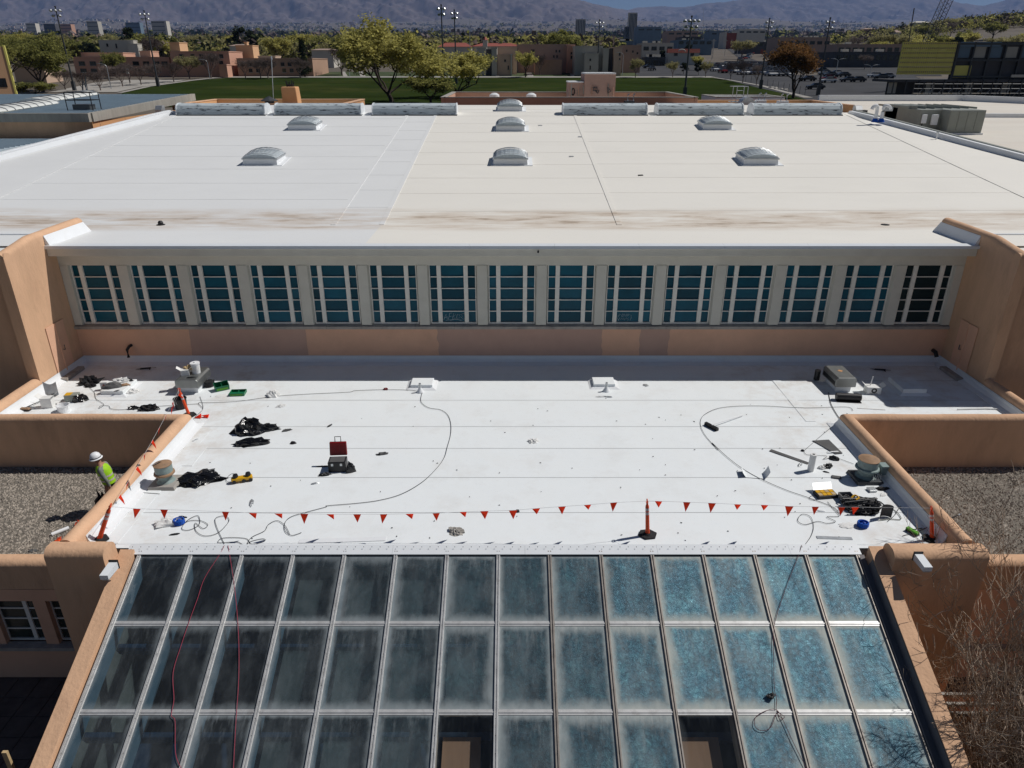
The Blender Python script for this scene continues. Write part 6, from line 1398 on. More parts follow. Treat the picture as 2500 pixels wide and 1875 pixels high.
for lb, px, py in (('black boxed fan with two stub pipes on the centre rear wing', 1538, 250), ('white curved vent cluster right of the ladder duct', 1858, 248), ('small white cube vent on the right rear wing', 1912, 250)):
    p = at(px, py, 61.2); t = thing('rooftop_unit', lb, 'rooftop unit', (p.x, 61.2, p.z - .3))
    MB().box(-.45, .35, -.3, .3, -.4, .42).build('case', M['steel_dark'] if px == 1538 else M['flash'], t, local=True, bevel=.03)
    for dx in (-.2, .25): MB().tube([Vector((dx, 0, .4)), Vector((dx, 0, .85)), Vector((dx + .12, 0, .95))], .06, 6).build('stub', M['galv'], t, local=True)
# low white roof trays at the back right
tray('white_roof_tray', 'small white-walled roof beyond the right rear wing', at(1735, 240, 80).x, at(1900, 240, 80).x, 78, 84, 7.1, 6.3, 'flash')
M['creamroof'] = roofmat('creamroof', (.70, .655, .575), .7)
M['creamroof2'] = pm('creamroof2', (.70, .655, .575), .75, .06, .5, dirt=(.52, .42, .33), dscale=.25, damt=.7, stretch=(.4, 1.6, 1))
rb = thing('annex_hall', 'right-hand hall with cream flat roof and white parapets', 'building', (45, 75, GND))
xr = at(2000, 240, 104).x; xl = 22.75
MB().add([(26.9, 38.5, 5.6), (60, 34, 5.6), (80, 62, 5.6), (at(2360, 245, 104).x, 104, 5.6), (xr, 104, 5.6), (xl, 60, 5.6), (xl, 51, 5.6)] + [(26.9, 38.5, 5.2), (60, 34, 5.2), (80, 62, 5.2), (at(2360, 245, 104).x, 104, 5.2), (xr, 104, 5.2), (xl, 60, 5.2), (xl, 51, 5.2)], [(0, 1, 2, 3, 4, 5, 6)] + [(13, 12, 11, 10, 9, 8, 7)]).build('roof', M['creamroof2'], rb)
def wallseg(a, b, z0, z1_, th, mat, nm, parent):
    a = Vector((a[0], a[1], 0)); b = Vector((b[0], b[1], 0)); d = (b - a).normalized(); n = Vector((-d.y, d.x, 0)) * th
    return MB().hexa([a + Vector((0, 0, z0)), b + Vector((0, 0, z0)), b + n + Vector((0, 0, z0)), a + n + Vector((0, 0, z0)), a + Vector((0, 0, z1_)), b + Vector((0, 0, z1_)), b + n + Vector((0, 0, z1_)), a + n + Vector((0, 0, z1_))]).build(nm, M[mat], parent)
xc = at(2352, 235, 104).x
wallseg((xr, 104), (xc, 104), GND, 6.35, .5, 'flash', 'parapet', rb); wallseg((xc, 104), (80, 66), GND, 6.35, .5, 'flash', 'parapet', rb)
wallseg((at(2155, 288, 72).x, 72), (66, 70), 5.5, 5.95, .4, 'flash', 'kerb', rb)
wallseg((xl, 60.1), (xr, 104), GND, 5.7, .3, 'flash', 'kerb', rb)
# air handler
t = thing('air_handler', 'large grey air handler on the right-hand cream roof', 'air handler', (31, 54, 5.6))
def ah(px0, px1, pyt, Y0, Y1, nm, zb=5.72):
    x0, x1, z = bbox(px0, px1, pyt, Y0); return MB().box(x0, x1, Y0, Y1, zb, z).build(nm, M['greypaint'], t, bevel=.02), (x0, x1, z)
o, b1 = ah(2322, 2409, 269, 53.5, 57.5, 'fan_section'); o, b2 = ah(2250, 2321, 268, 54.6, 58.0, 'coil_section'); o, b3 = ah(2222, 2262, 262, 56.4, 60.0, 'filter_section')
MB().box(b3[0], b1[0] + .8, 57.6, 60.4, 5.72, b3[2] + .05).build('plenum', M['greypaint'], t, bevel=.02)
for i in range(9):
    q = b2[0] - .5 + i * .62; MB().box(q, q + .05, 55.5, 60.2, b2[2] + .01, b2[2] + .14).build('roof_standing_seam', M['greypaint'], t)
for i in range(4):
    q = b1[0] + (b1[1] - b1[0]) * i / 4; MB().box(q + .02, q + (b1[1] - b1[0]) / 4 - .02, 53.47, 53.499, 5.9, b1[2] - .08).build('access_panel', M['greypaint'], t, bevel=.008)
MB().box(b1[0] - .75, b1[0] - .35, 54.2, 54.45, 6.2, 6.9).build('control_box', M['flash'], t, bevel=.02); MB().box(b2[0] + .1, b2[0] + .4, 54.35, 54.55, 6.3, 6.9).build('control_box', M['flash'], t, bevel=.02)
MB().box(b3[0] + .3, b3[0] + .55, 56.2, 56.38, 6.5, 7.1).build('disconnect', M['steel_dark'], t); MB().tube([Vector((b2[0] + .2, 54.5, 6.3)), Vector((b2[0] + .1, 54.4, 5.9)), Vector((b2[0] + .5, 54.3, 5.75))], .04, 5).build('conduit', M['black'], t)
MB().box(b3[0] - .1, b1[1] + .1, 53.4, 60.5, 5.58, 5.72).build('base_rail', M['flash'], t)
# twin gooseneck vents on blue stands beside the right kerb
for lb, px, py, kx in (('shiny gooseneck vent pair on a blue stand near the right kerb', 2143, 296, 0), ):
    d = ray(px, py); Y = 47.5; p = at(px, py, Y); t = thing('gooseneck_vent', lb, 'vent', (p.x, Y, p.z))
    for dx in (-.18, .2):
        MB().tube(crom([Vector((dx, 0, 0)), Vector((dx, 0, .7)), Vector((dx * 1.4, -.02, .9)), Vector((dx * 2.6, -.05, .85)), Vector((dx * 3.0, -.05, .7))], 4), .11, 8).build('neck', M['pail'], t, local=True, smooth=True)
        MB().lathe([(.22, 0), (.12, .22)], 12, Matrix.Translation((dx, 0, -.05))).build('stand', M['blue'], t, local=True)
    MB().box(.3, .75, -.1, .1, .6, .85).build('bracket', M['galv'], t, local=True)
p = at(2100, 278, 52); o = MB().box(-.4, .4, -.2, .2, 0, .25).build('vent_box', M['steel_dark'], None, bevel=.03); o.location = p; tag(o, 'small dark louvre box at the right end of the ridge', 'vent')
for lb, px, py, Y in (('thin white standpipe on the right gym kerb', 2286, 338, 43.5),): t = thing('standpipe', lb, 'pipe', at(px, py, Y)); MB().tube([Vector((0, 0, -.1)), Vector((0, 0, .35))], .04, 6).build('pipe', M['flash'], t, local=True); MB().lathe([(.07, .3), (.07, .36)], 8).build('collar', M['galv'], t, local=True)

# ================================================================ TERRAIN, FIELD, ROADS
TAB = [(262, 130), (250, 150), (240, 165), (225, 185), (205, 212), (190, 235), (175, 270), (160, 320), (150, 370), (140, 450), (130, 600), (120, 850), (112, 1300), (104, 2200), (96, 3500), (85, 6000), (70, 9000), (57, 12000)]
def Yof(py):
    if py >= 262: return 130 - (py - 262) * 1.2
    for (a, ya), (b, yb) in zip(TAB[:-1], TAB[1:]):
        if a >= py >= b:
            t = (a - py) / (a - b); return math.exp(math.log(ya) + t * (math.log(yb) - math.log(ya)))
    return 12000
def pyof(Y):
    for (a, ya), (b, yb) in zip(TAB[:-1], TAB[1:]):
        if ya <= Y <= yb:
            t = (math.log(Y) - math.log(ya)) / (math.log(yb) - math.log(ya)); return a - t * (a - b)
    return 57 if Y > 12000 else 262
Z130 = at(1250, 262, 130).z
def sst(a, b, x): t = max(0, min(1, (x - a) / (b - a))); return t * t * (3 - 2 * t)
def G(X, Y):
    if Y < 130:
        z = GND - .1 + max(0, Y - 14) / 116 * (Z130 - GND + .1)
    else: z = at(1250, pyof(Y), Y).z
    if Y > 330 and X > 100: z += 30 * sst(.30, .72, X / Y) * sst(330, 900, Y) * (1 - sst(2200, 5000, Y))
    if Y > 2500: z += (mnoise.noise(Vector((X / 1500, Y / 1500, 0))) * .012) * (Y - 2500)
    return z
def og(px, py):
    Y = Yof(py); p = at(px, py, Y); p.z = G(p.x, Y); return p
M['earth'] = pm('earth', (.125, .105, .085), .95, .25, .05, bump=.1, bscale=2, dirt=(.10, .10, .07), dscale=.02, damt=.8)
ys = [-60, 0, 10, 14, 30, 60, 100, 130]
y = 130
while y < 12000: y *= 1.035; ys.append(min(y, 12000))
ys += [13000, 14500, 16500, 19000]
mb = MB(); nx = 60; rows = []
for Y in ys:
    hw = max(150, abs(Y) * 1.05 + 120); rows.append([Vector((-hw + 2 * hw * i / nx, Y, G(-hw + 2 * hw * i / nx, Y))) for i in range(nx + 1)])
vs = [p for r in rows for p in r]; mb.add(vs, [(j * (nx + 1) + i, j * (nx + 1) + i + 1, (j + 1) * (nx + 1) + i + 1, (j + 1) * (nx + 1) + i) for j in range(len(ys) - 1) for i in range(nx)])
o = mb.build('ground', M['earth'], None, smooth=True); struct(o, 'ground rising gently from the campus to the foothills')
def drape(name, rows, dz, mat, label, n=24, nx=6):
    """lay a strip on the ground: rows of (photo row, left, right)"""
    g = MB(); R_ = []
    for (a, la, ra), (b, lb_, rb_) in zip(rows[:-1], rows[1:]):
        for k in range(n): t = k / n; R_.append((a + (b - a) * t, la + (lb_ - la) * t, ra + (rb_ - ra) * t))
    R_.append(rows[-1]); vs = []
    for py, l, r in R_:
        for i in range(nx + 1): p = og(l + (r - l) * i / nx, py); p.z += dz; vs.append(p)
    g.add(vs, [(j * (nx + 1) + i, j * (nx + 1) + i + 1, (j + 1) * (nx + 1) + i + 1, (j + 1) * (nx + 1) + i) for j in range(len(R_) - 1) for i in range(nx)])
    return struct(g.build(name, M[mat], None), label)
M['grass'] = pm('grass', (.026, .040, .011), 1.0, .25, .12, spec=0, bump=.4, bscale=3, dirt=(.11, .10, .035), dscale=.05, damt=.7, stretch=(.5, 1, 1))
M['lawn'] = pm('lawn', (.05, .07, .025), .9, .3, .2, dirt=(.17, .14, .08), dscale=.12, damt=.7)
M['path'] = pm('path', (.36, .34, .31), .9, .08, .4)
M['asphalt'] = pm('asphalt', (.045, .046, .05), .95, .2, .15, dirt=(.11, .108, .105), dscale=.1, damt=.6)
M['brickpave'] = pm('brickpave', (.22, .15, .13), .9, .15, .5)
drape('sports_field', [(262, 250, 2040), (237, 290, 1960), (225, 303, 1905), (211, 375, 1856), (198, 472, 1785), (190.5, 560, 1735)], .10, 'grass', 'dark green sports field behind the gym')
drape('footpath', [(190.3, 540, 1750), (187.6, 560, 1735)], .14, 'path', 'pale path along the far side of the field')
drape('lawn', [(187.4, 560, 1560), (176, 590, 1545)], .10, 'lawn', 'patchy lawn beyond the field path')
drape('footpath', [(228, 285, 300), (212, 358, 372), (198, 455, 472), (190, 525, 545)], .16, 'path', 'pale path along the left side of the field')
drape('brick_plaza', [(226, 120, 285), (214, 180, 340), (203, 230, 415), (196, 300, 455)], .12, 'path', 'pale paved plaza left of the field')
drape('parking_lot', [(189.5, 1560, 1738), (183, 1545, 1800), (170, 1545, 2080), (158, 1570, 2090), (152, 1600, 2080)], .08, 'asphalt', 'asphalt car park beyond the field')
drape('road', [(246, 1975, 2330), (232, 1925, 2330), (215, 1850, 2300), (200, 1790, 2260), (190, 1745, 2240), (184, 1760, 2230)], .11, 'asphalt', 'asphalt road right of the field')
drape('kerb_walk', [(240, 1962, 1985), (225, 1905, 1920), (211, 1856, 1868), (198, 1785, 1794), (191, 1742, 1750)], .16, 'path', 'pale footway between field and road')
drape('avenue', [(165, 1850, 1900), (150, 1815, 1850), (135, 1795, 1815), (120, 1775, 1785), (112, 1768, 1774)], .16, 'asphalt', 'wide avenue running away to the right of centre')
drape('cross_street', [(186, 1990, 2300), (176, 2005, 2290), (168, 1990, 2250), (160, 1960, 2220)], .14, 'asphalt', 'street before the dark shop row at right')
for k, (a, b, c) in enumerate(((176, 1210, 1216), (176, 1288, 1300), (176, 1394, 1400), (176, 880, 890), (176, 838, 846))):
    drape('lawn_walk', [(187.4, b, c + 3), (a, b - 4, c - 4)], .15, 'path', 'pale walk crossing the far lawn')
M['paint'] = pm('paint', (.75, .75, .72), .8, .05, 2)

# ================================================================ CAMPUS AND TOWN BUILDINGS
def box_building(name, label, blocks, mat, wins=(), cat='building', roofmat_='concrete', group=None):
    """blocks: (px0, px1, top row, Y, depth, material?) each its own part standing on the ground; wins: (px, py, w px, h px, Y)"""
    px0, px1, pt, Y, dp = blocks[0][:5]; x0, x1, zt = bbox(px0, px1, pt, Y); t = thing(name, label, cat, ((x0 + x1) / 2, Y, G((x0 + x1) / 2, Y)), 0, group)
    for b in blocks:
        px0, px1, pt, Y, dp = b[:5]; m = b[5] if len(b) > 5 else mat; x0, x1, zt = bbox(px0, px1, pt, Y)
        zb = min(G(x0, Y), G(x1, Y)) - 1.5
        MB().box(x0, x1, Y, Y + dp, zb, zt).build('block', M[m], t)
        MB().box(x0 - .12, x1 + .12, Y - .12, Y + dp + .12, zt + .004, zt + .22).build('parapet', M[m], t)
        MB().box(x0 + .4, x1 - .4, Y + .4, Y + dp - .4, zt + .221, zt + .26).build('roof', M[roofmat_], t)
    for (px, py, wpx, hpx, Y) in wins:
        c = at(px, py, Y); s = 1 / (FPX / (Y * _c + (CAM_H - c.z) * _s)); w_, h_ = wpx * s / 2, hpx * s / 2
        f = MB(); f.box(c.x - w_ - .08, c.x + w_ + .08, Y - .07, Y - .004, c.z - h_ - .08, c.z + h_ + .08); fo = f.build('window', M['wframe'], t); WM[fo.name] = Matrix()
        n = 3 if wpx > 9 else (2 if wpx > 5 else 1)
        for i in range(n): a = c.x - w_ + 2 * w_ * i / n; MB().box(a + .04, a + 2 * w_ / n - .04, Y - .09, Y - .071, c.z - h_, c.z + h_).build('pane', M['farglass'], fo)
        MB().box(c.x - w_ - .2, c.x + w_ + .2, Y - .16, Y - .004, c.z - h_ - .24, c.z - h_ - .085).build('sill', M['concrete'], fo)
    return t
M['wframe'] = solid('wframe', (.10, .08, .07), .7)
M['farglass'] = pm('farglass', (.015, .018, .022), .15, .3, .5, spec=.5)
M['dorm'] = pm('dorm', (.58, .33, .235), .9, .05, .3)
M['dorm2'] = pm('dorm2', (.66, .40, .23), .9, .05, .3)
M['dorm3'] = pm('dorm3', (.42, .27, .19), .9, .05, .3)
M['greyblk'] = pm('greyblk', (.42, .40, .355), .9, .05, .3)
M['tanblk'] = pm('tanblk', (.55, .40, .30), .9, .05, .3)
M['brownblk'] = pm('brownblk', (.36, .265, .22), .9, .06, .3)
M['redroof'] = pm('redroof', (.27, .075, .055), .8, .12, .3)
M['yellowpanel'] = pm('yellowpanel', (.70, .63, .17), .8, .06, .4)
M['palewall'] = pm('palewall', (.55, .52, .46), .9, .06, .2)
M['darkwall'] = pm('darkwall', (.085, .085, .09), .8, .15, .2)
M['bluewall'] = pm('bluewall', (.14, .20, .26), .8, .1, .2)
W1 = [(x, 155, 14, 8, 243) for x in (200, 227, 252, 332, 357, 382, 402)] + [(x, 172, 14, 7, 243) for x in (204, 230, 255, 300, 362, 384)]
box_building('dormitory', 'pinkish three-storey dormitory with window rows at far left', [(177, 412, 141, 243, 14), (197, 300, 130, 251, 8), (340, 366, 126, 250, 6)], 'dorm', W1)
W2 = [(x, 137, 9, 7, 240) for x in (443, 470, 492, 515, 540)] + [(x, 153, 9, 7, 240) for x in (445, 468, 495, 540)]
box_building('dormitory', 'tan dormitory with two roof towers left of the field', [(414, 558, 127, 240, 12, 'dorm'), (413, 437, 105, 242, 6, 'dorm2'), (575, 616, 112, 254, 6, 'dorm2'), (596, 602, 104, 255, 2, 'dorm2'), (534, 553, 159, 235, 4, 'dorm')], 'dorm2', W2)
W3 = [(x, 157, 8, 7, 241) for x in (610, 628, 690, 707)] + [(x, 172, 8, 7, 241) for x in (612, 630, 694, 712)]
box_building('dormitory', 'long low dark-fronted dormitory behind the bare trees', [(577, 762, 144, 241, 20, 'dorm3'), (630, 672, 138, 247, 6, 'tanblk')], 'dorm3', W3)
# its sunlit end wall faces right; give it windows and a door
dC = [o for o in bpy.data.objects if o.name.startswith('dormitory')][-1]
xe = at(762, 150, 241).x
for Yq, zq, h_ in ((251, 9.8, 1.6), (255, 7.4, 2.2), (247, 10.4, 1.2)): MB().box(xe + .004, xe + .06, Yq, Yq + 1.1, zq, zq + h_).build('opening', M['farglass'], dC)
# yellow-green building at the left edge
Cn = at(11, 114, 150); zt_ = Cn.z; zb_ = G(Cn.x, 150) - 2; yb = thing('apartment_block', 'yellow-green and tan apartment block cut by the left picture edge', 'building', (Cn.x, 150, zb_ + 2))
sd_ = Vector((-.53, .85, 0)); fd_ = Vector((-.85, -.53, 0)); C0_ = Vector((Cn.x, 150, 0))
def slab(a0, a1, d0, d1, z0, z1_, nm, m):
    q = [C0_ + fd_ * a + sd_ * d for a, d in ((a1, d0), (a0, d0), (a0, d1), (a1, d1))]; MB().hexa([v + Vector((0, 0, z0)) for v in q] + [v + Vector((0, 0, z1_)) for v in q]).build(nm, M[m], yb)
slab(.3, 16, 0, 9.4, zb_, zt_, 'block', 'dorm2'); slab(0, .299, -.1, 9.5, zb_, zt_ + .3, 'end_wall', 'yellowpanel')
for d_, z_ in ((1.6, 3.2), (2.4, 3.2), (2.0, 4.4), (2.8, 4.4), (3.6, 6.2), (4.4, 6.2), (4.0, 7.2), (4.8, 7.2)): slab(-.06, -.004, d_, d_ + .55, zt_ - z_ - .7, zt_ - z_, 'window', 'farglass')
for a_, z_ in ((1.2, 5.5), (1.2, 8.5), (3.5, 5.5)): slab(a_, a_ + 1.3, -.06, -.004, zt_ - z_ - 1.6, zt_ - z_, 'window', 'farglass')
box_building('garden_wall', 'low tan wall behind the leftmost elm', [(30, 105, 160, 215, 8)], 'tanblk')
# theatre-like centre buildings
box_building('lecture_hall', 'grey and tan lecture hall with projecting stair blocks left of centre', [(1165, 1186, 118, 243, 8, 'greyblk'), (1187, 1199, 122, 244.5, 8, 'darkwall'), (1200, 1213, 118, 243, 8, 'greyblk'), (1213.5, 1262, 117, 252, 12, 'tanblk'), (1214, 1246, 135, 244, 7.9, 'tanblk'), (1246.5, 1250, 134, 243.5, 8.4, 'palewall')], 'greyblk', [(1233, 148, 3, 4, 244), (1241, 165, 2, 8, 244)])
box_building('lecture_hall', 'long brown lecture hall linking the two grey blocks', [(1263, 1404, 110, 262, 14, 'brownblk'), (1306, 1372, 148, 250, 8, 'pinkstucco'), (1386, 1404, 112, 258, 3.9, 'dorm')], 'brownblk', [(x, y, 3, 5, 262) for x, y in ((1298, 124), (1303, 124), (1352, 138), (1360, 138), (1366, 125), (1358, 125))] + [(1395, 130, 3, 4, 258), (1395, 140, 3, 6, 258)])
box_building('lecture_hall', 'large grey lecture hall with projecting block right of centre', [(1405, 1472, 114, 247, 14, 'greyblk'), (1428, 1462, 132, 243, 3.9, 'greyblk'), (1473, 1487, 119, 245, 14, 'greyblk'), (1488, 1499, 120, 247.5, 12, 'darkwall'), (1500, 1519, 116, 245, 14, 'tanblk')], 'greyblk', [(1441, 146, 3, 4, 243), (1441, 165, 2, 8, 243), (1513, 132, 3, 6, 245), (1513, 144, 2, 3, 245)])
box_building('lecture_hall', 'low brown hall right of the grey lecture hall', [(1521, 1566, 112, 262, 10, 'brownblk')], 'brownblk', [(1530, 124, 3, 4, 262), (1545, 126, 3, 4, 262), (1556, 130, 3, 4, 262)])
def gable(name, label, px0, px1, pye, pyr, Y, dp, wall, roof, cat='house', group=None):
    x0, x1, ze = bbox(px0, px1, pye, Y); zr = at(px0, pyr, Y).z; t = thing(name, label, cat, ((x0 + x1) / 2, Y, G((x0 + x1) / 2, Y)), 0, group); zb = min(G(x0, Y), G(x1, Y)) - 1.5
    MB().box(x0, x1, Y, Y + dp, zb, ze).build('wall', M[wall], t)
    h = min((x1 - x0) * .2, dp / 2)
    MB().add([(x0 - .4, Y - .5, ze), (x1 + .4, Y - .5, ze), (x1 + .4, Y + dp + .5, ze), (x0 - .4, Y + dp + .5, ze), (x0 + h, Y + dp / 2, zr), (x1 - h, Y + dp / 2, zr)], [(0, 1, 5, 4), (1, 2, 5), (2, 3, 4, 5), (3, 0, 4), (3, 2, 1, 0)]).build('roof', M[roof], t)
    return t
gable('red_roof_hall', 'long hall with red tiled hip roof behind the elms, left part', 1068, 1150, 114, 103, 330, 16, 'palewall', 'redroof', 'building')
gable('red_roof_hall', 'hall with red tiled hip roof and little cupola, right part', 1152, 1272, 113, 104, 340, 16, 'palewall', 'redroof', 'building')
p = at(1184, 105, 338); MB().box(p.x - 1.0, p.x + 1.0, 338, 340, p.z - 3, p.z + 1.2).build('cupola', M['palewall'], bpy.data.objects['red_roof_hall.001']); MB().lathe([(1.5, 0), (.2, 1.3)], 4, Matrix.Translation((p.x, 339, p.z + 1.2))).build('cupola_roof', M['redroof'], bpy.data.objects['red_roof_hall.001'])
# town to the right
TOWN = [('beige flat-roofed shop with dark doorways beyond the car park', 1568, 1645, 106, 400, 18, 'palewall'), ('blue-roofed low store right of the grey lecture hall', 1512, 1546, 101, 430, 14, 'bluewall'),
        ('pale blue warehouse with long flat roof in the town', 1655, 1740, 98, 520, 25, 'bluewall'), ('dark warehouse behind the pale blue one', 1665, 1712, 90, 640, 25, 'darkwall'),
        ('brown office block left of the avenue in the town', 1630, 1705, 76, 900, 30, 'brownblk'), ('grey hospital-like block with two wings in the town', 1556, 1616, 66, 1150, 30, 'bluewall'),
        ('teal store in the middle of the town', 1735, 1770, 76, 950, 30, 'bluewall'), ('cream hotel block right of the avenue', 1803, 1870, 72, 1000, 30, 'palewall'),
        ('dark low row along the right side of the avenue', 1815, 1900, 103, 560, 20, 'darkwall'), ('brown brick block behind the russet tree', 1903, 2028, 92, 470, 24, 'brownblk'),
        ('long dark roofed shop row at right, before the hill', 2040, 2200, 128, 300, 20, 'darkwall'), ('second shop row with pale roofs behind the dark one', 2045, 2215, 109, 360, 20, 'brownblk'),
        ('pale blue-grey hall below the hillside trees', 2155, 2212, 96, 420, 18, 'bluewall'), ('dark low garage behind the car park trees', 1575, 1625, 141, 315, 8, 'darkwall')]
for lb, a, b, pt, Y, dp, mt in TOWN:
    t = box_building('town_building', lb, [(a, b, pt, Y, dp)], mt)
    n = max(2, int((b - a) / 16))
    for i in range(n):
        c = at(a + (b - a) * (i + .5) / n, pt + 6 + (Y < 500) * 6, Y); w_ = (b - a) / n * .3 * Y / FPX; MB().box(c.x - w_, c.x + w_, Y - .1, Y - .004, c.z - 1.0, c.z + .8).build('window', M['farglass'], t)
    for i in range(3):
        c = at(a + (b - a) * rnd.uniform(.15, .85), pt, Y); MB().box(c.x - 1.2, c.x + 1.2, Y + dp * .4, Y + dp * .4 + 2, c.z + .26, c.z + 1.3).build('roof_unit', M['palewall'], t)
t = box_building('diner', 'low diner with red roof band and arched sign beyond the car park', [(1632, 1708, 125, 322, 12, 'palewall')], 'palewall', [(1650, 133, 8, 5, 322), (1690, 133, 8, 5, 322)])
x0, x1, z0 = bbox(1630, 1709, 125, 321.8); MB().hexa([(x0, 321.5, z0 - .6), (x1, 321.5, z0 - .6), (x1, 324, z0 - .6), (x0, 324, z0 - .6), (x0, 322.2, z0 + .9), (x1, 322.2, z0 + .9), (x1, 324, z0 + .9), (x0, 324, z0 + .9)]).build('red_roof_band', M['redroof'], t)
MB().tube([at(1665 + 8 * math.cos(a), 126 - 5 * math.sin(a), 321.2) for a in [math.pi * i / 10 for i in range(11)]], .25, 5).build('arch', M['palewall'], t)
t = box_building('mission_store', 'distant red store with white scalloped gables', [(1775, 1800, 81, 850, 20, 'redroof'), (1769, 1775, 79, 849, 20, 'palewall'), (1800, 1806, 78, 849, 20, 'palewall')], 'redroof')
# towers on the far plain
for lb, a, b, pt, Y, mt in (('tall slim striped office tower right of centre', 1537, 1557, 31, 1700, 'palewall'), ('grey office slab left of the striped tower', 1407, 1430, 47, 2000, 'greyblk'), ('dark block at the foot of the striped tower', 1528, 1537, 65, 1690, 'darkwall'),
                            ('grey office block at far left', 210, 237, 52, 2300, 'greyblk'), ('blue-grey office block left of the second floodlight', 305, 340, 55, 2500, 'bluewall'), ('office slab with bright end wall behind the second floodlight', 368, 405, 51, 2200, 'greyblk'), ('pale low office block at far left', 62, 85, 57, 2600, 'palewall'), ('pinkish office block at far left', 145, 172, 59, 2500, 'pinkstucco'), ('dark office block at far left', 105, 133, 58, 2500, 'darkwall')):
    t = box_building('office_tower', lb, [(a, b, pt, Y, 22)], mt)
    x0, x1, zt = bbox(a, b, pt, Y); n = 5 if b - a > 15 else 3; zb = G(x0, Y)
    if 'striped' in lb:
        for i in range(6): q = x0 + (x1 - x0) * (i + .5) / 6; MB().box(q - .9, q + .9, Y - .3, Y - .02, zb, zt - 2).build('window_strip', M['farglass'], t)
    else:
        for i in range(n): q = zt - 3 - (zt - zb) * i / n * .9; MB().box(x0 + 1, x1 - 1, Y - .3, Y - .02, q - 1.6, q).build('window_band', M['farglass'], t)
t = box_building('office_tower', 'bright white end slab beside the far-left office slab', [(400, 405, 52, 2195, 20, 'palewall')], 'palewall')
box_building('bell_tower', 'dark slatted bell tower rising among the centre trees', [(1298, 1309, 76, 420, 4, 'brownblk')], 'brownblk', [(1301, 82, 1.5, 8, 420), (1306, 82, 1.5, 8, 420)])
box_building('white_house', 'white flat-roofed house among trees behind the left dormitory', [(240, 325, 99, 330, 14, 'palewall'), (310, 335, 108, 326, 3.9, 'palewall')], 'palewall', [(284, 112, 3, 9, 330), (262, 110, 4, 6, 330)])
for lb, a, b, pe, pr, Y in (('pale-roofed house behind the tan dormitory towers', 560, 590, 112, 107, 330), ('grey house right of the big conifer', 760, 812, 122, 118, 300), ('pinkish house on the right hillside', 2112, 2138, 71, 68, 800), ('white-gabled house high on the right hillside', 2235, 2270, 55, 51, 850), ('pale house lower on the right hillside', 2188, 2200, 79, 73, 700)):
    gable('hill_house', lb, a, b, pe, pr, Y, 12, 'palewall' if 'pink' not in lb else 'pinkstucco', 'brownblk' if 'white' not in lb else 'palewall')
# building site at right: yellow sheathed block, steel frame
YB = 158.0
def ys_(px, py): return at(px, py, YB)
site = thing('site_building', 'unfinished block with yellow sheathing and bare steel frame at right', 'building', (at(2350, 200, YB).x, YB, G(100, YB)))
xA, xB, zt = bbox(2205, 2338, 102, YB); _, _, zb = bbox(2205, 2338, 182, YB)
cols, rws = 6, 4
for i in range(cols):
    for j in range(rws):
        a = xA + (xB - xA) * i / cols; b = a + (xB - xA) / cols; c = zb + (zt - zb) * j / rws; d = c + (zt - zb) / rws
        MB().box(a + .015, b - .015, YB - .1, YB + .2, c + .015, d - .015).build('sheathing_panel', M['yellowpanel'], site)
clip = MB()
for j in range(7):
    for i in range(26):
        x = xA + .3 + (xB - xA - .5) * i / 25; z = zb + .5 + (zt - zb - .8) * j / 6; clip.box(x - .07, x + .07, YB - .2, YB - .11, z - .14, z + .14)
clip.build('wall_clips', M['brownblk'], site)['kind'] = 'stuff'
xC = at(2372, 102, YB).x; xE = xC + 40
MB().box(xB + .1, xE, YB + .4, YB + .7, zb - 1, zt).build('sheathing', M['darkwall'], site)
MB().box(xB + .6, xC + 1.2, YB - .05, YB + .2, at(2372, 190, YB).z, at(2372, 160, YB).z).build('sheathing_panel', M['yellowpanel'], site)
MB().box(xB + .5, xC + 6, YB - .2, YB + .5, zt - .9, zt).build('edge_beam', M['bluewall'], site)
for i in range(9):
    x = xB + .25 + i * 3.2; MB().box(x, x + .28, YB - .3, YB + .3, G(x, YB), zt).build('column', M['steel_dark'], site)
    if i < 8:
        for k, zz in enumerate((zt - .3, zt - 3.3, zb - .3)): MB().box(x + .28, x + 3.2, YB - .25, YB + .1, zz - .25, zz + .1).build('beam', M['steel_dark'], site)
        MB().box(x + .6, x + 2.8, YB + .2, YB + .35, zt - 2.9, zt - .9).build('stud_panel', M['greyblk'] if i % 2 else M['bluewall'], site)
MB().box(xA - 1, xE, YB - 1.2, YB + 8, zb - 1.4, zb - .9).build('floor_slab', M['darkwall'], site)
MB().box(xA, xE, YB + 3, YB + 3.3, G(xA, YB) - 1, zb - 1.4).build('wall', M['darkwall'], site); MB().box(xC + 9, xC + 17, YB - 1.3, YB - 1.1, zb - .5, zb + .0).build('white_wrap', M['palewall'], site)
for i in range(14):
    x = xA - 1 + i * 2.6; MB().box(x, x + .2, YB - 1.5, YB - 1.3, G(x, YB) - .5, zb - .9).build('prop', M['steel_dark'], site)
    if i % 3 == 0: MB().box(x + .3, x + 2.0, YB + 1, YB + 1.1, zb - 3.6, zb - 1.5).build('panel', M['palewall'], site)
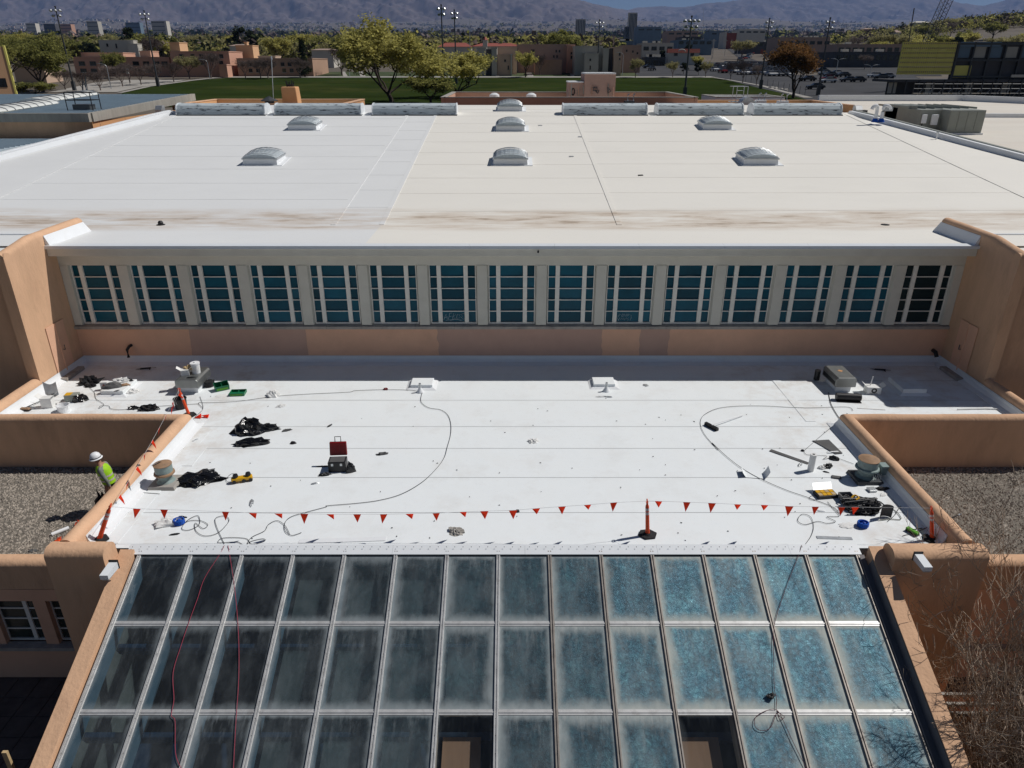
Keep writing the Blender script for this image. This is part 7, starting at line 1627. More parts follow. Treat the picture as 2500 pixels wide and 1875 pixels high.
# scaffold in front
sc_ = thing('scaffold', 'dark scaffold along the foot of the unfinished block', 'scaffold', (at(2350, 220, 150).x, 150, G(90, 150)))
for i in range(16):
    x = at(2230, 220, 150).x + i * 1.9
    MB().tube([Vector((x, 150, G(x, 150) - .3)), Vector((x, 150, G(x, 150) + 3.6))], .06, 4).build('standard', M['steel_dark'], sc_)
    if i < 15:
        for k in range(4): MB().tube([Vector((x, 150, G(x, 150) + .8 + k * .85)), Vector((x + 1.9, 150, G(x, 150) + .8 + k * .85))], .05, 4).build('ledger', M['steel_dark'], sc_)
        MB().tube([Vector((x, 150, G(x, 150) + .2)), Vector((x + 1.9, 150, G(x, 150) + 2.6))], .04, 4).build('brace', M['galv'], sc_)
        MB().box(x + .1, x + 1.8, 149.5, 150.5, G(x, 150) + 1.6, G(x, 150) + 1.66).build('deck', M['wood'] if i % 3 == 0 else M['steel_dark'], sc_)
# lattice crane boom
cr = thing('crane_boom', 'dark lattice crane boom rising above the unfinished block', 'crane', at(2262, 130, 190))
A_, B_ = at(2258, 120, 190), at(2330, -40, 186); ax = (B_ - A_).normalized(); sd = Vector((1, 0, .35)).cross(ax).normalized(); u1 = ax.cross(sd).normalized()
chords = []
for a, b in ((-1, -1), (1, -1), (1, 1), (-1, 1)):
    o0 = u1 * (a * .95) + sd * (b * .8); MB().tube([A_ + o0, B_ + o0], .09, 4).build('chord', M['steel_dark'], cr); chords.append(o0)
n = 16
for i in range(n):
    p0 = A_.lerp(B_, i / n); p1 = A_.lerp(B_, (i + 1) / n)
    for j in range(4): MB().tube([p0 + chords[j], p1 + chords[(j + 1) % 4]], .05, 3).build('lacing', M['steel_dark'], cr)
MB().tube([at(2218, 105, 188), at(2232, 20, 188)], .12, 5).build('mast', M['steel_dark'], cr)

# ================================================================ TREES
def leafmat(name, c1, c2, tr=.35):
    m = bpy.data.materials.new(name); m.use_nodes = True; N = m.node_tree.nodes; L = m.node_tree.links
    for q in list(N): N.remove(q)
    out = N.new('ShaderNodeOutputMaterial'); ge = N.new('ShaderNodeNewGeometry'); n = N.new('ShaderNodeTexNoise'); n.inputs['Scale'].default_value = .55; n.inputs['Detail'].default_value = 5; L.new(ge.outputs['Position'], n.inputs['Vector'])
    r = N.new('ShaderNodeMapRange'); r.inputs[1].default_value = .32; r.inputs[2].default_value = .68; L.new(n.outputs['Fac'], r.inputs[0])
    mx = N.new('ShaderNodeMix'); mx.data_type = 'RGBA'; L.new(r.outputs[0], mx.inputs[0]); mx.inputs[6].default_value = (*c1, 1); mx.inputs[7].default_value = (*c2, 1)
    d = N.new('ShaderNodeBsdfDiffuse'); t = N.new('ShaderNodeBsdfTranslucent'); L.new(mx.outputs[2], d.inputs[0]); L.new(mx.outputs[2], t.inputs[0])
    ms = N.new('ShaderNodeMixShader'); ms.inputs[0].default_value = tr; L.new(d.outputs[0], ms.inputs[1]); L.new(t.outputs[0], ms.inputs[2]); L.new(ms.outputs[0], out.inputs[0]); return m
M['lf_spring'] = leafmat('lf_spring', (.33, .31, .10), (.58, .53, .17), .55)
M['lf_green'] = leafmat('lf_green', (.16, .17, .055), (.33, .32, .10), .5)
M['lf_pale'] = leafmat('lf_pale', (.24, .22, .11), (.39, .36, .165), .5)
M['lf_dark'] = leafmat('lf_dark', (.022, .032, .018), (.05, .06, .03), .15)
M['lf_russet'] = leafmat('lf_russet', (.09, .06, .03), (.30, .155, .06), .4)
M['bark'] = pm('bark', (.055, .042, .034), .95, .3, 3)
M['barebark'] = pm('barebark', (.14, .108, .095), .95, .25, 2)
def leafq(g, p, s, r_):
    u = Vector((r_.gauss(0, 1), r_.gauss(0, 1), r_.gauss(0, .6))).normalized() * s; v = Vector((r_.gauss(0, 1), r_.gauss(0, 1), r_.gauss(0, 1))).normalized() * (s * .7)
    g.add([p - u, p + v, p + u, p - v], [(0, 1, 2, 3)])
def deciduous(seed, H_, Wd, nl, ls, lvls=3, bare=False, trunk_frac=.22, clump=1.0, lean=0):
    r_ = random.Random(seed); tr = MB(); tw = MB(); tips = []
    def grow(p, d, L_, r, lvl):
        k = 4; pts = [p.copy()]; q = p.copy(); dd = d.copy()
        for i in range(k):
            dd = (dd + Vector((r_.uniform(-.22, .22), r_.uniform(-.22, .22), r_.uniform(-.05, .16)))).normalized(); q = q + dd * (L_ / k); pts.append(q.copy())
        (tr if lvl < 3 else tw).tube(pts, r, 6 if lvl < 2 else 4 if lvl < 3 else 3, r2=r * .5, cap=False)
        if lvl >= lvls: tips.extend(pts[1:]); return
        if lvl >= lvls - 1: tips.extend(pts[2:])
        for i in range(4 if lvl < 2 else 3):
            a = r_.uniform(0, 6.28); sp = .75 if lvl else .85
            nd = (dd * .8 + Vector((math.cos(a) * sp, math.sin(a) * sp, r_.uniform(-.15, .5)))).normalized()
            grow(pts[k if i < 2 else r_.randint(2, k)], nd, L_ * r_.uniform(.6, .85), r * .58, lvl + 1)
    th = H_ * trunk_frac; tr.tube([Vector((0, 0, -.4)), Vector((lean * .3, 0, th * .5)), Vector((lean, 0, th))], H_ * .028, 8, r2=H_ * .02, cap=False)
    n = 5
    for i in range(n):
        a = 2 * math.pi * i / n + r_.uniform(-.4, .4); grow(Vector((lean, 0, th * r_.uniform(.8, 1))), Vector((math.cos(a) * Wd * .9, math.sin(a) * Wd * .9, 1)).normalized(), H_ * .30, H_ * .014, 0 + 1)
    mz = max(p.z for p in tips); mw = max(max(abs(p.x), abs(p.y)) for p in tips)
    cr = MB()
    if not bare:
        for i in range(nl):
            p = r_.choice(tips); leafq(cr, p + Vector((r_.gauss(0, 1), r_.gauss(0, 1), r_.gauss(0, .7))) * (H_ * .035 * clump), ls * r_.uniform(.6, 1.3), r_)
    if bare:
        for i in range(3800):
            p = r_.choice(tips) + Vector((r_.gauss(0, 1), r_.gauss(0, 1), r_.gauss(0, .7))) * (H_ * .035); d_ = Vector((r_.gauss(0, 1), r_.gauss(0, 1), abs(r_.gauss(0, 1)))).normalized() * .55; e_ = d_.cross(Vector((.3, .7, .2))).normalized() * .04; tw.add([p - e_, p + e_, p + d_], [(0, 1, 2)])
    k = H_ / mz
    for m_ in (tr, tw, cr): m_.v = [(x * k, y * k, z * k if z > 0 else z) for x, y, z in m_.v]
    return tr, tw, cr
def evergreen(seed, H_, W_, nl, ls, conical=False):
    r_ = random.Random(seed); tr = MB(); cr = MB(); tr.tube([Vector((0, 0, -.4)), Vector((0, 0, H_ * .7))], H_ * .02, 6, r2=H_ * .008)
    cl = []
    for i in range(26 if not conical else 40):
        t = r_.random()
        if conical: z = H_ * (.08 + .9 * t); rr = W_ / 2 * (1 - t) ** .8 * r_.uniform(.4, 1)
        else: z = H_ * (.3 + .62 * t); rr = W_ / 2 * math.sqrt(max(0, 1 - (2 * t - 1) ** 2)) * r_.uniform(.4, .9)
        a = r_.uniform(0, 6.3); cl.append((Vector((rr * math.cos(a), rr * math.sin(a), z)), H_ * (.10 if not conical else .065) * r_.uniform(.7, 1.3)))
        tr.tube([Vector((0, 0, z * .8)), cl[-1][0]], H_ * .006, 3, cap=False)
    for i in range(nl):
        c, s = r_.choice(cl); d = Vector((r_.gauss(0, 1), r_.gauss(0, 1), r_.gauss(0, .7))); d = d.normalized() * s * r_.uniform(.6, 1.05); leafq(cr, c + d, ls * r_.uniform(.6, 1.2), r_)
    return tr, MB(), cr
LAST = [None]; SUB = []; PROTO = {}; TR_ = random.Random(99)
def proto(key, kind, **kw):
    tr, tw, cr = (evergreen if kind == 'ev' else deciduous)(**kw)
    return tr, tw, cr
def reg(key, parts, leaf, bark='bark'):
    tr, tw, cr = parts; PROTO[key] = (tr.mesh('trunk', M[bark], smooth=True), tw.mesh('twigs', M[bark]) if tw.v else None, cr.mesh('crown', M[leaf]) if cr.v else None)
for i in range(3): reg(f'spring{i}', deciduous(20 + i, 12, .95, 4200, .34, clump=1.3), 'lf_spring')
for i in range(3): reg(f'green{i}', deciduous(30 + i, 12, .95, 4000, .36, clump=1.3), 'lf_green')
for i in range(3): reg(f'pale{i}', deciduous(40 + i, 12, .9, 3000, .30, clump=1.2), 'lf_pale', 'barebark')
for i in range(3): reg(f'bare{i}', deciduous(50 + i, 10, .8, 0, .3, 4, True), 'lf_pale', 'barebark')
for i in range(3): reg(f'dark{i}', evergreen(60 + i, 11, 8.5, 2600, .42), 'lf_dark')
for i in range(2): reg(f'conifer{i}', evergreen(70 + i, 16, 6.5, 3000, .40, True), 'lf_dark')
def tree(key, label, base, H_, group=None, rz=None, wide=1.0, name=None, cat='tree'):
    tm, twm, cm = PROTO[key]; ref = max(v.co.z for v in (cm or twm or tm).vertices); k = H_ / ref
    nm = name or ('conifer_tree' if key.startswith('conifer') else 'evergreen_tree' if key.startswith('dark') else 'bare_tree' if key.startswith('bare') else 'leafy_tree')
    t = thing(nm, label, cat, base, TR_.uniform(0, 6.3) if rz is None else rz, group); t.scale = (k * wide, k * wide, k)
    LAST[0] = t; link('trunk', tm, t, True)
    if twm: link('twigs', twm, t, True)
    if cm: link('crown', cm, t, True)
    return t
def tpx(px, pyb, pyt):
    p = og(px, pyb); zt = at(px, pyt, p.y).z; return p, zt - p.z
# the big elms and named trees
reg('elm', deciduous(101, 14.5, 1.3, 16000, .26, 4, False, .12, 1.1, -.6), 'lf_spring')
reg('elm2', deciduous(112, 10, 1.35, 7000, .24, 4, False, .12, 1.0, .4), 'lf_spring')
reg('elm3', deciduous(107, 14.5, 1.1, 14000, .27, 4, False, .16, 1.0, 0), 'lf_green')
reg('russet', deciduous(77, 13, .42, 11000, .24, 4, False, .1, 1.1), 'lf_russet')
p = at(958, 258, 146); p.z = G(p.x, 146); tree('elm', 'big spreading elm in yellow-green leaf behind the ridge', p, 15.4, None, .5, 1.18)
p = at(1118, 250, 165); p.z = G(p.x, 165); tree('elm2', 'smaller gnarled elm right of the big spreading elm', p, at(1118, 113, 165).z - p.z, None, 1.4, 1.35)
p = at(1052, 262, 140); p.z = G(p.x, 140); tree('green1', 'bushy green willow clump between the two elms', p, at(1052, 182, 140).z - p.z, None, .3, 1.7)
p = at(105, 222, 186); p.z = G(p.x, 186); tree('elm3', 'big green elm at far left beside the yellow-green block', p, at(105, 70, 186).z - p.z, None, 2.2, 1.15)
p = at(25, 222, 200); p.z = G(p.x, 200); tree('elm3', 'second big elm at the left picture edge', p, at(25, 72, 200).z - p.z, None, .2, 1.1)
p = at(88, 232, 168); p.z = G(p.x, 168); tree('green0', 'low olive-green shrub before the far-left elm', p, at(88, 198, 168).z - p.z, None, .2, 2.6)
p = at(1936, 240, 164); p.z = G(p.x, 164); tree('russet', 'tall russet conifer right of the field', p, at(1936, 88, 164).z - p.z, None, .4, 1.05)
NAMED = [('green0', 'round bright green tree before the pinkish dormitory', 286, 190, 124, 1.0), ('pale0', 'thin pale green tree before the tan dormitory', 463, 192, 133, .9), ('bare0', 'tall bare tree before the tan dormitory right part', 516, 192, 122, .9), ('conifer0', 'tall dark conifer before the long low dormitory', 745, 189, 94, 1.0),
         ('spring0', 'round yellow-green tree behind the long low dormitory', 687, 165, 86, 1.1), ('spring1', 'light green tree before the long brown lecture hall', 1283, 189.5, 122, .85), ('bare1', 'bare tree right of the light green one at centre', 1318, 184, 126, .85), ('pale1', 'pale small tree at the left stair block', 1190, 184, 138, .9),
         ('pale2', 'pale thin tree right of the grey lecture hall', 1551, 190, 140, .8), ('pale0', 'pale thin tree at the car park edge', 1642, 189.5, 148, .8), ('dark0', 'dark rounded evergreen at the car park edge', 1705, 184, 146, .9), ('spring2', 'bright yellow-green bush in the car park', 1700, 172, 133, 1.0), ('dark1', 'dark shrub left of the car park evergreen', 1668, 182, 152, 1.1), ('pale1', 'small pale tree right of the car park evergreen', 1722, 189, 148, .7), ('dark2', 'dark broad tree beyond the car park kiosk', 1618, 158, 122, 1.1),
         ('bare2', 'leftmost of three bare trees along the car park road', 1783, 195, 146, .8), ('bare0', 'middle one of three bare trees along the car park road', 1813, 203, 142, .85), ('bare1', 'rightmost of three bare trees along the car park road', 1846, 209, 150, .75), ('bare2', 'purplish bare tree before the unfinished block', 2228, 238, 186, 1.3), ('bare0', 'bare tree before the dark shop row', 2110, 170, 130, 1.0), ('bare1', 'small bare tree right of the dark shop row tree', 2060, 165, 132, 1.0),
         ('green2', 'big pale green tree behind the long brown lecture hall', 1372, 160, 68, 1.25), ('dark0', 'dark juniper cluster behind the tan dormitory', 600, 150, 62, 1.3), ('dark1', 'dark juniper left of the white house', 222, 160, 100, 1.2), ('dark2', 'tall dark juniper behind the white house', 325, 150, 64, .9), ('conifer1', 'dark conifer behind the red roofs', 1193, 140, 80, 1.1), ('dark0', 'round dark juniper left of the red roofs', 1153, 150, 88, 1.0), ('dark1', 'dark juniper left of the big elm', 828, 160, 94, 1.0), ('bare2', 'purplish bare tree left of the big elm', 835, 184, 110, 1.3)]
for key, lb, px, b, tp, wd in NAMED:
    p, h = tpx(px, b, tp); tree(key, lb, p, h, None, None, wd)
ORD = 'first second third fourth fifth sixth seventh eighth ninth tenth eleventh twelfth thirteenth fourteenth fifteenth sixteenth seventeenth eighteenth nineteenth twentieth twenty-first twenty-second twenty-third twenty-fourth twenty-fifth'.split()
BT = ((160, 220), (203, 224), (246, 222), (300, 212), (345, 208), (385, 203), (425, 201), (600, 193), (637, 192), (655, 193), (733, 191), (270, 208), (318, 203))
for i, (px, b) in enumerate(BT):
    p, h = tpx(px, b, b - 54); tree(f'bare{i % 3}', f'small bare street tree, {ORD[sorted(q[0] for q in BT).index(px)]} from the left in the row left of the field', p, h, 'bare street trees left of the field', None, 1.15)
# wooded suburb: trees one can tell apart, then the mass beyond
ZN = [(180, 'at the left picture edge'), (330, 'behind the pinkish dormitory'), (480, 'left of the tan dormitory towers'), (620, 'behind the tan dormitory'), (790, 'behind the long low dormitory'), (930, 'left of the big elm'), (1080, 'behind the big elm'), (1280, 'behind the red roofs'), (1420, 'behind the brown lecture hall'), (1560, 'around the striped tower'), (1800, 'left of the avenue'), (2040, 'behind the russet conifer'), (2230, 'left on the hillside'), (2380, 'mid hillside'), (9999, 'right on the hillside')]
r_ = random.Random(11); KN = {'spring': ('yellow-green leafy tree', 'yellow-green suburb trees'), 'green': ('mid-green leafy tree', 'mid-green suburb trees'), 'pale': ('pale half-leafed tree', 'pale suburb trees'), 'bare': ('bare grey tree', 'bare suburb trees'), 'dark': ('dark evergreen', 'dark suburb evergreens')}
cnt = 0
for i in range(900):
    py = r_.uniform(117, 158); px = r_.uniform(-40, 2540)
    if py > 148 and not (px < 440 or 800 < px < 1060 or px > 2120): continue
    if 1500 < px < 2060 and py > 112 and r_.random() < .93: continue
    if px > 2030 and py > 122 and r_.random() < .7: continue
    if 1270 < px < 1500 and py > 150: continue
    k = r_.choices(['spring', 'green', 'pale', 'bare', 'dark'], [.2, .26, .26, .13, .15])[0]; p = og(px, py)
    h = r_.uniform(8, 13) * (.8 if k == 'dark' else 1)
    zn = next(z for lim, z in ZN if px < lim); dd = 'just beyond the campus' if py > 138 else 'in the middle distance' if py > 126 else 'near the far edge'
    tree(f'{k}{r_.randint(0, 2)}', f'{KN[k][0]} {zn}, {dd}', p, h, KN[k][1], None, r_.uniform(1.0, 1.4)); SUB.append((px, LAST[0])); cnt += 1
    if cnt > 290: break
byl = {}
for px, t in sorted(SUB, key=lambda q: q[0]): byl.setdefault(t['label'], []).append(t)
for lb, ts in byl.items():
    if len(ts) > 1:
        for i, t in enumerate(ts): t['label'] = f'{lb}, {ORD[i]} from left'
def far_mass(name, label, N_, rowfn, sz, mats, seed, cond=lambda px, py: True):
    rr = random.Random(seed); g = MB(); n = 0; idx = []; wt = [1.2, 3, 3.4, 2.6, 3]
    while n < N_:
        px = rr.uniform(-120, 2620); py = rowfn(rr)
        if not cond(px, py): n += 1; continue
        p = og(px, py); s = sz * rr.uniform(.6, 1.3); mi = rr.choices(range(len(mats)), wt[:len(mats)])[0]; hgt = s * rr.uniform(.8, 1.15); near = py > 116 and sz < 20
        k = 34 if near else 12; lf = s * (.13 if near else .26)
        lobes = [Vector((rr.gauss(0, .3) * s, rr.gauss(0, .3) * s, hgt * rr.uniform(.35, .8))) for _ in range(5)]
        for q in range(k):
            c = p + rr.choice(lobes) + Vector((rr.gauss(0, .15), rr.gauss(0, .15), rr.gauss(0, .13))) * s; leafq(g, c, lf, rr)
        idx += [mi] * k; n += 1
    o = g.build(name, [M[m] for m in mats]); o.data.polygons.foreach_set('material_index', idx); return tag(o, label, 'trees', None, 'stuff')
far_mass('distant_wood', 'tree-covered suburb reading as one mass beyond the campus', 9000, lambda q: 104 + 50 * q.random() ** 1.15, 8.5, ['lf_spring', 'lf_green', 'lf_pale', 'lf_dark', 'barebark'], 5, lambda px, py: not (1500 < px < 2060 and (py > 112 or int(px * 7) % 9 < 5)) and not (px >= 2060 and py > 124))
far_mass('hillside_wood', 'trees covering the rising ground at far right', 12000, lambda q: 96 + 30 * q.random(), 9, ['lf_spring', 'lf_green', 'lf_pale', 'lf_dark', 'barebark'], 8, lambda px, py: px > 2030)
far_mass('distant_town_trees', 'thin dark tree cover of the far city plain', 7000, lambda q: 58 + 46 * q.random() ** .7, 26, ['lf_green', 'lf_dark', 'barebark'], 15)
# pale specks of far houses on the plain
g = MB(); rr = random.Random(21)
for i in range(3800):
    py = 60 + 44 * rr.random() ** .8; px = rr.uniform(-80, 2580); p = og(px, py); s = p.y / 2400 * rr.uniform(1.0, 3.4); g.box(p.x - s * rr.uniform(1, 3.5), p.x + s * 1.5, p.y, p.y + s, p.z - 3, p.z + s * rr.uniform(.9, 1.8) + 3, rr.choice([0, 0, 1, 2]))
tag(g.build('distant_city', [M['palewall'], M['greyblk'], M['tanblk']]), 'pale specks of houses on the far city plain', 'houses', None, 'stuff')

# ================================================================ FLOODLIGHTS, LAMPS, CARS
def floodlight(label, pxt, pyt, pyb, nl, Y=None):
    p = og(pxt, pyb)
    top = at(pxt, pyt, p.y); p.x = top.x; p.z = G(p.x, p.y); t = thing('floodlight_mast', label, 'floodlight', p, 0, 'sports field floodlights'); H_ = top.z - p.z
    MB().tube([Vector((0, 0, -.3)), Vector((0, 0, H_))], .24, 8, r2=.13).build('mast', M['steel_dark'], t, local=True)
    w_ = .75 * (nl - 1) / 2 + .3
    for k, zz in enumerate((H_ - .5, H_ - 1.6)):
        MB().tube([Vector((-w_ * (1 - .25 * k), 0, zz)), Vector((w_ * (1 - .25 * k), 0, zz))], .07, 5).build('crossarm', M['steel_dark'], t, local=True)
        m_ = nl if k == 0 else max(2, nl - 1)
        for i in range(m_):
            x = -w_ * (1 - .25 * k) + 2 * w_ * (1 - .25 * k) * i / (m_ - 1); MB().lathe([(.08, .0), (.30, -.12), (.38, -.42), (.34, -.44)], 10, Matrix.Translation((x, -.15, zz + .1)) @ Matrix.Rotation(R(-25), 4, 'X')).build('lamp', M['galv'], t, local=True)
    MB().box(-.35, .35, -.35, .35, 0, 2.2).build('base_cabinet', M['steel_dark'], t, local=True); MB().lathe([(.2, 0), (.2, .3)], 8, Matrix.Translation((0, 0, H_))).build('cap', M['steel_dark'], t, local=True)
    return t
for lb, a, b, c, n in (('leftmost floodlight mast, left of the plaza', 135, 18, 222, 3), ('second floodlight mast from the left', 352, 28, 212, 3), ('tall floodlight mast left of centre', 1077, 14, 226, 2), ('floodlight mast just right of the tall one at centre', 1109, 26, 206, 2), ('slim floodlight mast right of centre', 1464, 50, 186, 3), ('wide-armed floodlight mast over the field right of centre', 1689, 42, 240, 4), ('floodlight mast at the field corner', 1879, 47, 218, 2), ('rightmost floodlight mast beside the russet conifer', 2027, 46, 234, 2)):
    floodlight(lb, a, b, c, n)
for lb, px, a, b in (('thin aerial mast behind the two centre floodlights', 1147, 45, 160), ('thin aerial mast right of the wide-armed floodlight', 1717, 20, 130), ('whip aerial beside the left rear duct', 667, 142, 245)):
    if b > 240: p = at(px, b, 61.3); top = at(px - 4, a, 61.3)
    else: p = og(px, b); top = at(px, a, p.y)
    t = thing('aerial_mast', lb, 'aerial', p); MB().tube([Vector((0, 0, -.3)), top - p], .03 if b > 240 else .1, 5).build('mast', M['galv'], t, local=True); MB().lathe([(.06, -.1), (.06, .15)], 6, Matrix.Translation(top - p)).build('tip', M['galv'], t, local=True)
def street_lamp(label, px, pyt, pyb, arms=2):
    p = og(px, pyb); h = at(px, pyt, p.y).z - p.z; t = thing('street_lamp', label, 'street lamp', p, 0, 'street lamps')
    MB().tube([Vector((0, 0, -.2)), Vector((0, 0, h - .6))], .1, 6, r2=.07).build('pole', M['galv'], t, local=True)
    for s in ((-1, 1) if arms == 2 else (-1,)):
        MB().tube(crom([Vector((0, 0, h - .7)), Vector((s * .5, 0, h - .2)), Vector((s * 1.6, 0, h)), Vector((s * 2.0, 0, h))], 4), .05, 5).build('arm', M['galv'], t, local=True); MB().box(s * 2.0 - .3, s * 2.0 + .3, -.14, .14, h - .06, h + .06).build('lamp_head', M['galv'], t, local=True)
for lb, a, b, c, n in (('twin-armed street lamp in the car park', 2040, 143, 185, 2), ('twin-armed street lamp before the dark shop row', 2122, 158, 192, 2), ('twin-armed street lamp before the unfinished block', 2397, 188, 240, 2), ('single-armed lamp left of the round green tree', 272, 155, 218, 1), ('single-armed lamp before the tan dormitory', 513, 145, 194, 1), ('slim lamp post at the right grey lecture hall', 1519, 128, 186, 1), ('lamp post left of the big elm', 854, 140, 188, 1)):
    street_lamp(lb, a, b, c, n)
for i, (px, b, lb) in enumerate(((215, 222, 'pale banner sign on the plaza left of the blue frame'), (318, 210, 'white sign post among the bare trees'), (1858, 140, 'red banner hanging at the avenue junction'))):
    p = og(px, b); t = thing('banner_sign', lb, 'sign', p); MB().tube([Vector((0, 0, 0)), Vector((0, 0, 4.2))], .06, 5).build('post', M['steel_dark'], t, local=True); k = 1 if b > 200 else 2.0
    MB().box(-.35 * k, .35 * k, -.04, .04, 4.2 - 1.2 * k, 4.2).build('panel', M['redroof'] if i == 2 else M['paint'], t, local=True)
p = og(208, 224); t = thing('blue_frame', 'dark blue metal sculpture frame on the plaza', 'sculpture', p)
for x0, x1 in ((-.5, .2), (.6, -.2), (.3, .9)): MB().tube([Vector((x0, 0, 0)), Vector((x1, 0, 3.6))], .11, 5).build('leg', M['bluewall'], t, local=True)
# cars
def car_mesh():
    body = MB(); L_, W_ = 4.4, 1.8
    pr = [(-2.2, .35), (-2.2, .72), (-2.05, .86), (-1.05, .95), (1.55, .98), (2.1, .9), (2.2, .6), (2.2, .35)]
    n = len(pr); body.add([Vector((x, -.88, z)) for x, z in pr] + [Vector((x, .88, z)) for x, z in pr], [tuple(range(n)), tuple(range(2 * n - 1, n - 1, -1))] + [(j, n + j, n + (j + 1) % n, (j + 1) % n) for j in range(n)])
    cab = MB(); cp = [(-1.15, .94), (-.45, 1.42), (1.0, 1.45), (1.7, .98)]; m = 4
    cab.add([Vector((x, -.78 + .12 * (z > 1), z)) for x, z in cp] + [Vector((x, .78 - .12 * (z > 1), z)) for x, z in cp], [(0, 1, 2, 3), (7, 6, 5, 4)] + [(j, m + j, m + (j + 1) % m, (j + 1) % m) for j in range(m)])
    roof = MB().box(-.5, 1.05, -.66, .66, 1.44, 1.475)
    wh = MB().lathe([(.20, -.1), (.33, -.1), (.33, .1), (.20, .1)], 14, Matrix.Rotation(R(90), 4, 'X'))
    return body.mesh('car_body', M['paint'], bevel=.06), cab.mesh('cabin_glass', M['farglass'], bevel=.03), roof.mesh('car_roof', M['paint'], bevel=.02), wh.mesh('wheel', M['blackrub'])
CB, CG, CR, CWH = car_mesh()
LIGHT = MB().box(-.06, .0, -.18, .18, -.07, .07).mesh('headlight', M['palewall'])
CARC = {'white': (.70, .70, .69), 'silver': (.38, .39, .40), 'dark grey': (.06, .065, .07), 'black': (.015, .015, .017), 'red': (.28, .02, .02), 'blue': (.04, .08, .18)}
for k, c in CARC.items(): M['car_' + k] = pm('car_' + k.replace(' ', '_'), c, .25, .03, 3, spec=.6)
CME = {k: (CB.copy(), CR.copy()) for k in CARC}
for k, (a, b) in CME.items(): a.materials[0] = M['car_' + k]; b.materials[0] = M['car_' + k]
CARN = {}
def car(px, py, clr, rz, where):
    CARN.setdefault((clr, where), []).append(px)
    p = og(px, py); p.z += .12; t = thing('parked_car', f'{clr} car parked {where}', 'car', p, rz, f'{clr} cars {where}')
    link('body', CME[clr][0], t, True); link('cabin', CG, t, True); link('roof', CME[clr][1], t, True)
    for x in (-1.4, 1.4):
        for y in (-.86, .86): o = link('wheel', CWH, t, True); o.location = (x, y, .33)
    for y in (-.62, .62): o = link('headlight', LIGHT, t, True); o.location = (-2.19, y, .66)
    CARO.append((px, clr, where, t)); return t
CARO = []; rr = random.Random(2); CL = list(CARC)
for k, (py, xa_, xb_) in enumerate(((186.5, 1868, 1915), (182.5, 1790, 1925), (178.5, 1745, 1925), (174.5, 1735, 1920), (170.5, 1730, 1915), (166.5, 1728, 1905), (163, 1745, 1900), (159.5, 1760, 1895))):
    x = xa_; n = 0
    while x < xb_:
        x += rr.choice((8.5, 9, 9, 9.5, 18)) * (1 + (py - 175) * .02); c = rr.choices(CL, [5, 4, 3, 3, 1, 2])[0]; car(x, py + rr.uniform(-.25, .25), c, R(96) + rr.uniform(-.06, .06) + (math.pi if rr.random() < .4 else 0), f'in the {ORD[k]} row of the car park'); CARO[-1][3]['label'] = f'{c} car, {ORD[n]} from the left in the {ORD[k]} row of the car park'; CARO[-1][3]['group'] = 'cars in the car park rows'; n += 1
for px, py, c, a in ((1582, 158, 'silver', 10), (1583, 167.5, 'dark grey', 8), (1592, 173, 'black', 95), (1560, 152, 'dark grey', 20)): car(px, py, c, R(a), 'left of the car park trees')
for px, py, c in ((2005, 177, 'black'), (2014, 184, 'silver'), (2026, 188, 'dark grey'), (2058, 189, 'black'), (2020, 198, 'red'), (2022, 203, 'white'), (2070, 201, 'dark grey'), (2093, 201, 'black'), (1990, 219, 'dark grey'), (1972, 199, 'black'), (2135, 190, 'white'), (2150, 194, 'dark grey'), (2165, 192, 'silver'), (2040, 184, 'white')):
    car(px, py, c, rr.uniform(-.2, .2), 'right of the russet conifer')
for i in range(14):
    px = 1806 + i * 4.5 + rr.uniform(-6, 6); py = 150 - i * 2.2; car(px, max(118, py), rr.choice(CL), R(95), 'along the far avenue')
for px, clr, where, t in CARO:
    if 'row of' in where: continue
    q = sorted(CARN[(clr, where)]); t['label'] = f'{clr} car parked {where}' if len(q) == 1 else f'{ORD[q.index(px)]} {clr} car from the left {where}'
# utility poles down the avenue
for i in range(9):
    px = 1780 + rr.uniform(-60, 70); py = 146 - i * 3.2; p = og(px, py); t = thing('utility_pole', f'thin utility pole along the far avenue, {ORD[i]} nearest', 'utility pole', p, 0, 'utility poles along the avenue'); MB().tube([Vector((0, 0, -.3)), Vector((0, 0, 9.5))], .14, 5).build('pole', M['palewall'], t, local=True); MB().box(-1.1, 1.1, -.08, .08, 8.6, 8.8).build('crossarm', M['palewall'], t, local=True)
# chain-link fence posts along the road and boulders
for i in range(12):
    py = 200 + i * 3.2; px = 1800 + (py - 200) * 4.1 + 20; p = og(px, py); t = thing('fence_post', f'slim fence post along the road right of the field, {ORD[i]} from the left', 'fence post', p, 0, 'fence posts right of the field'); MB().tube([Vector((0, 0, -.2)), Vector((0, 0, 1.9))], .05, 5).build('post', M['steel_dark'], t, local=True)
for i, px in enumerate((1884, 1895, 1906, 1918)):
    p = og(px, 216 + i * 2); ico('boulder', f'pale boulder on the footway corner, {ORD[i]} from the left', 'boulder', p, .9, .6, .5, 'concrete', i, 100 + i, .3, 'pale boulders on the footway corner')
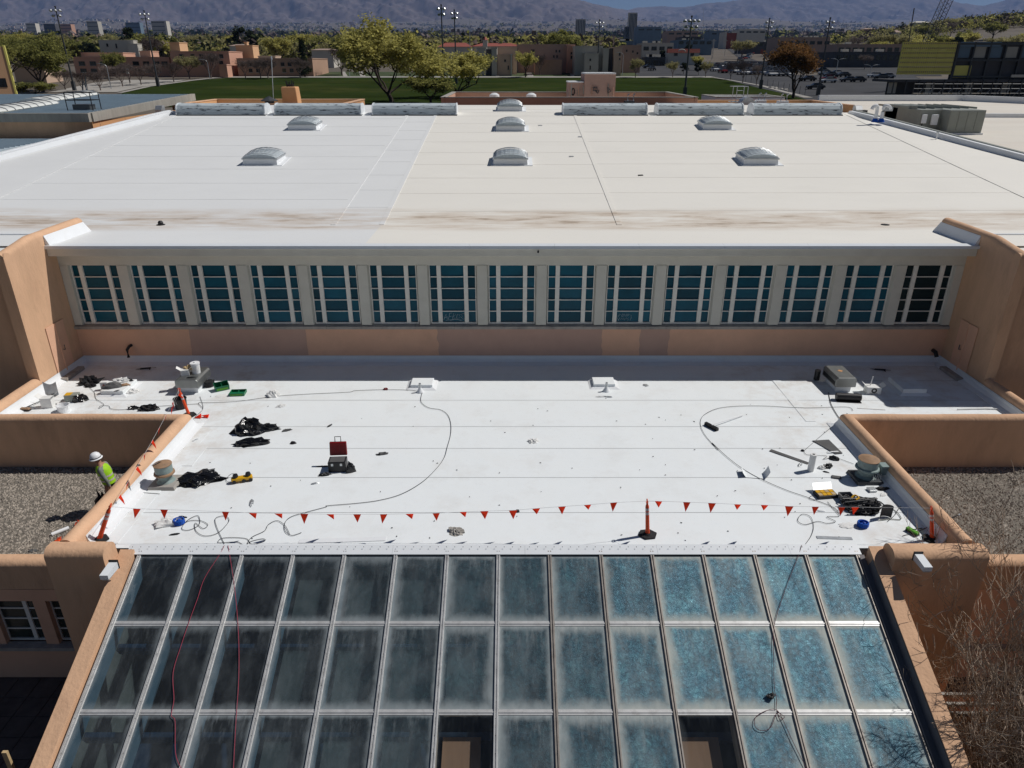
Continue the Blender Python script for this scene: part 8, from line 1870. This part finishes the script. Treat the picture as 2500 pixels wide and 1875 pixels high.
# ================================================================ MOUNTAINS AND HAZE
def mountains():
    M['rock'] = pm('rock', (.115, .092, .085), .95, .35, .005, dirt=(.04, .05, .035), dscale=.008, damt=1.0)
    prof = [(-400, 5.6), (0, 5.3), (400, 5.5), (800, 5.6), (1100, 5.3), (1300, 4.75), (1390, 4.15), (1430, 3.85), (1470, 3.55), (1490, 3.5), (1520, 3.66), (1560, 3.72), (1590, 3.6), (1640, 3.8), (1700, 4.0), (1760, 4.45), (1900, 4.7), (2060, 4.6), (2140, 4.3), (2180, 3.9), (2232, 3.75), (2265, 4.0), (2300, 4.5), (2420, 4.8), (2700, 5.0), (3000, 5.0)]
    def pe(px):
        for (a, ea), (b, eb) in zip(prof[:-1], prof[1:]):
            if a <= px <= b: return ea + (eb - ea) * (px - a) / (b - a)
        return 5
    nu, nv = 900, 120; g = MB()
    def fn(u, v):
        px = -400 + 3400 * u; x = (px - 1250) / FPX; D0 = 11800 + 5200 * v
        # second, farther range right of the gap
        Y = D0; zc = Y * 1.02; X = x * Y * 1.04
        e = pe(px); top = CAM_H + Y_R * math.tan(R(e)) ; base = at(1250, 57, 12000).z - 60
        rdg = sst(0, .72, v) if v < .72 else 1 - .55 * sst(.72, 1, v)
        q = Vector((X, Y * .8, 0)); rg = mnoise.ridged_multi_fractal(q / 3300, .85, 2.1, 8, 1.0, 2.0) - 1.1; fn_ = mnoise.fractal(q / 420, .7, 2.1, 6)
        amp = math.sin(math.pi * min(1, v / .72)) if v < .72 else 0
        z = base + (top - base) * (rdg ** 1.2) + (rg * 210 + fn_ * 95) * amp * (1 - .6 * min(1, v / .72)) - 60 * amp + fn_ * 22 * (v > .25)
        kf = 1 + .42 * sst(1425, 1540, px); return Vector((X * kf, Y * kf, CAM_H + (z - CAM_H) * kf))
    Y_R = 11800 + 5200 * .72
    g.grid(fn, nu, nv); return struct(g.build('mountains', M['rock'], None, smooth=True), 'bluish mountain range closing the view')
mountains()
HAZE = True
if HAZE:
    m = bpy.data.materials.new('haze_air'); m.use_nodes = True; N = m.node_tree.nodes; L = m.node_tree.links
    for q in list(N): N.remove(q)
    out = N.new('ShaderNodeOutputMaterial'); v = N.new('ShaderNodeVolumePrincipled'); v.inputs['Color'].default_value = (.30, .50, 1.0, 1); v.inputs['Density'].default_value = 3.1e-5; v.inputs['Anisotropy'].default_value = 0.0
    L.new(v.outputs[0], out.inputs['Volume'])
    hz = MB().box(-32000, 32000, -400, 26000, -60, 2500).build('haze', m); tag(hz, None, None, None, 'stuff')
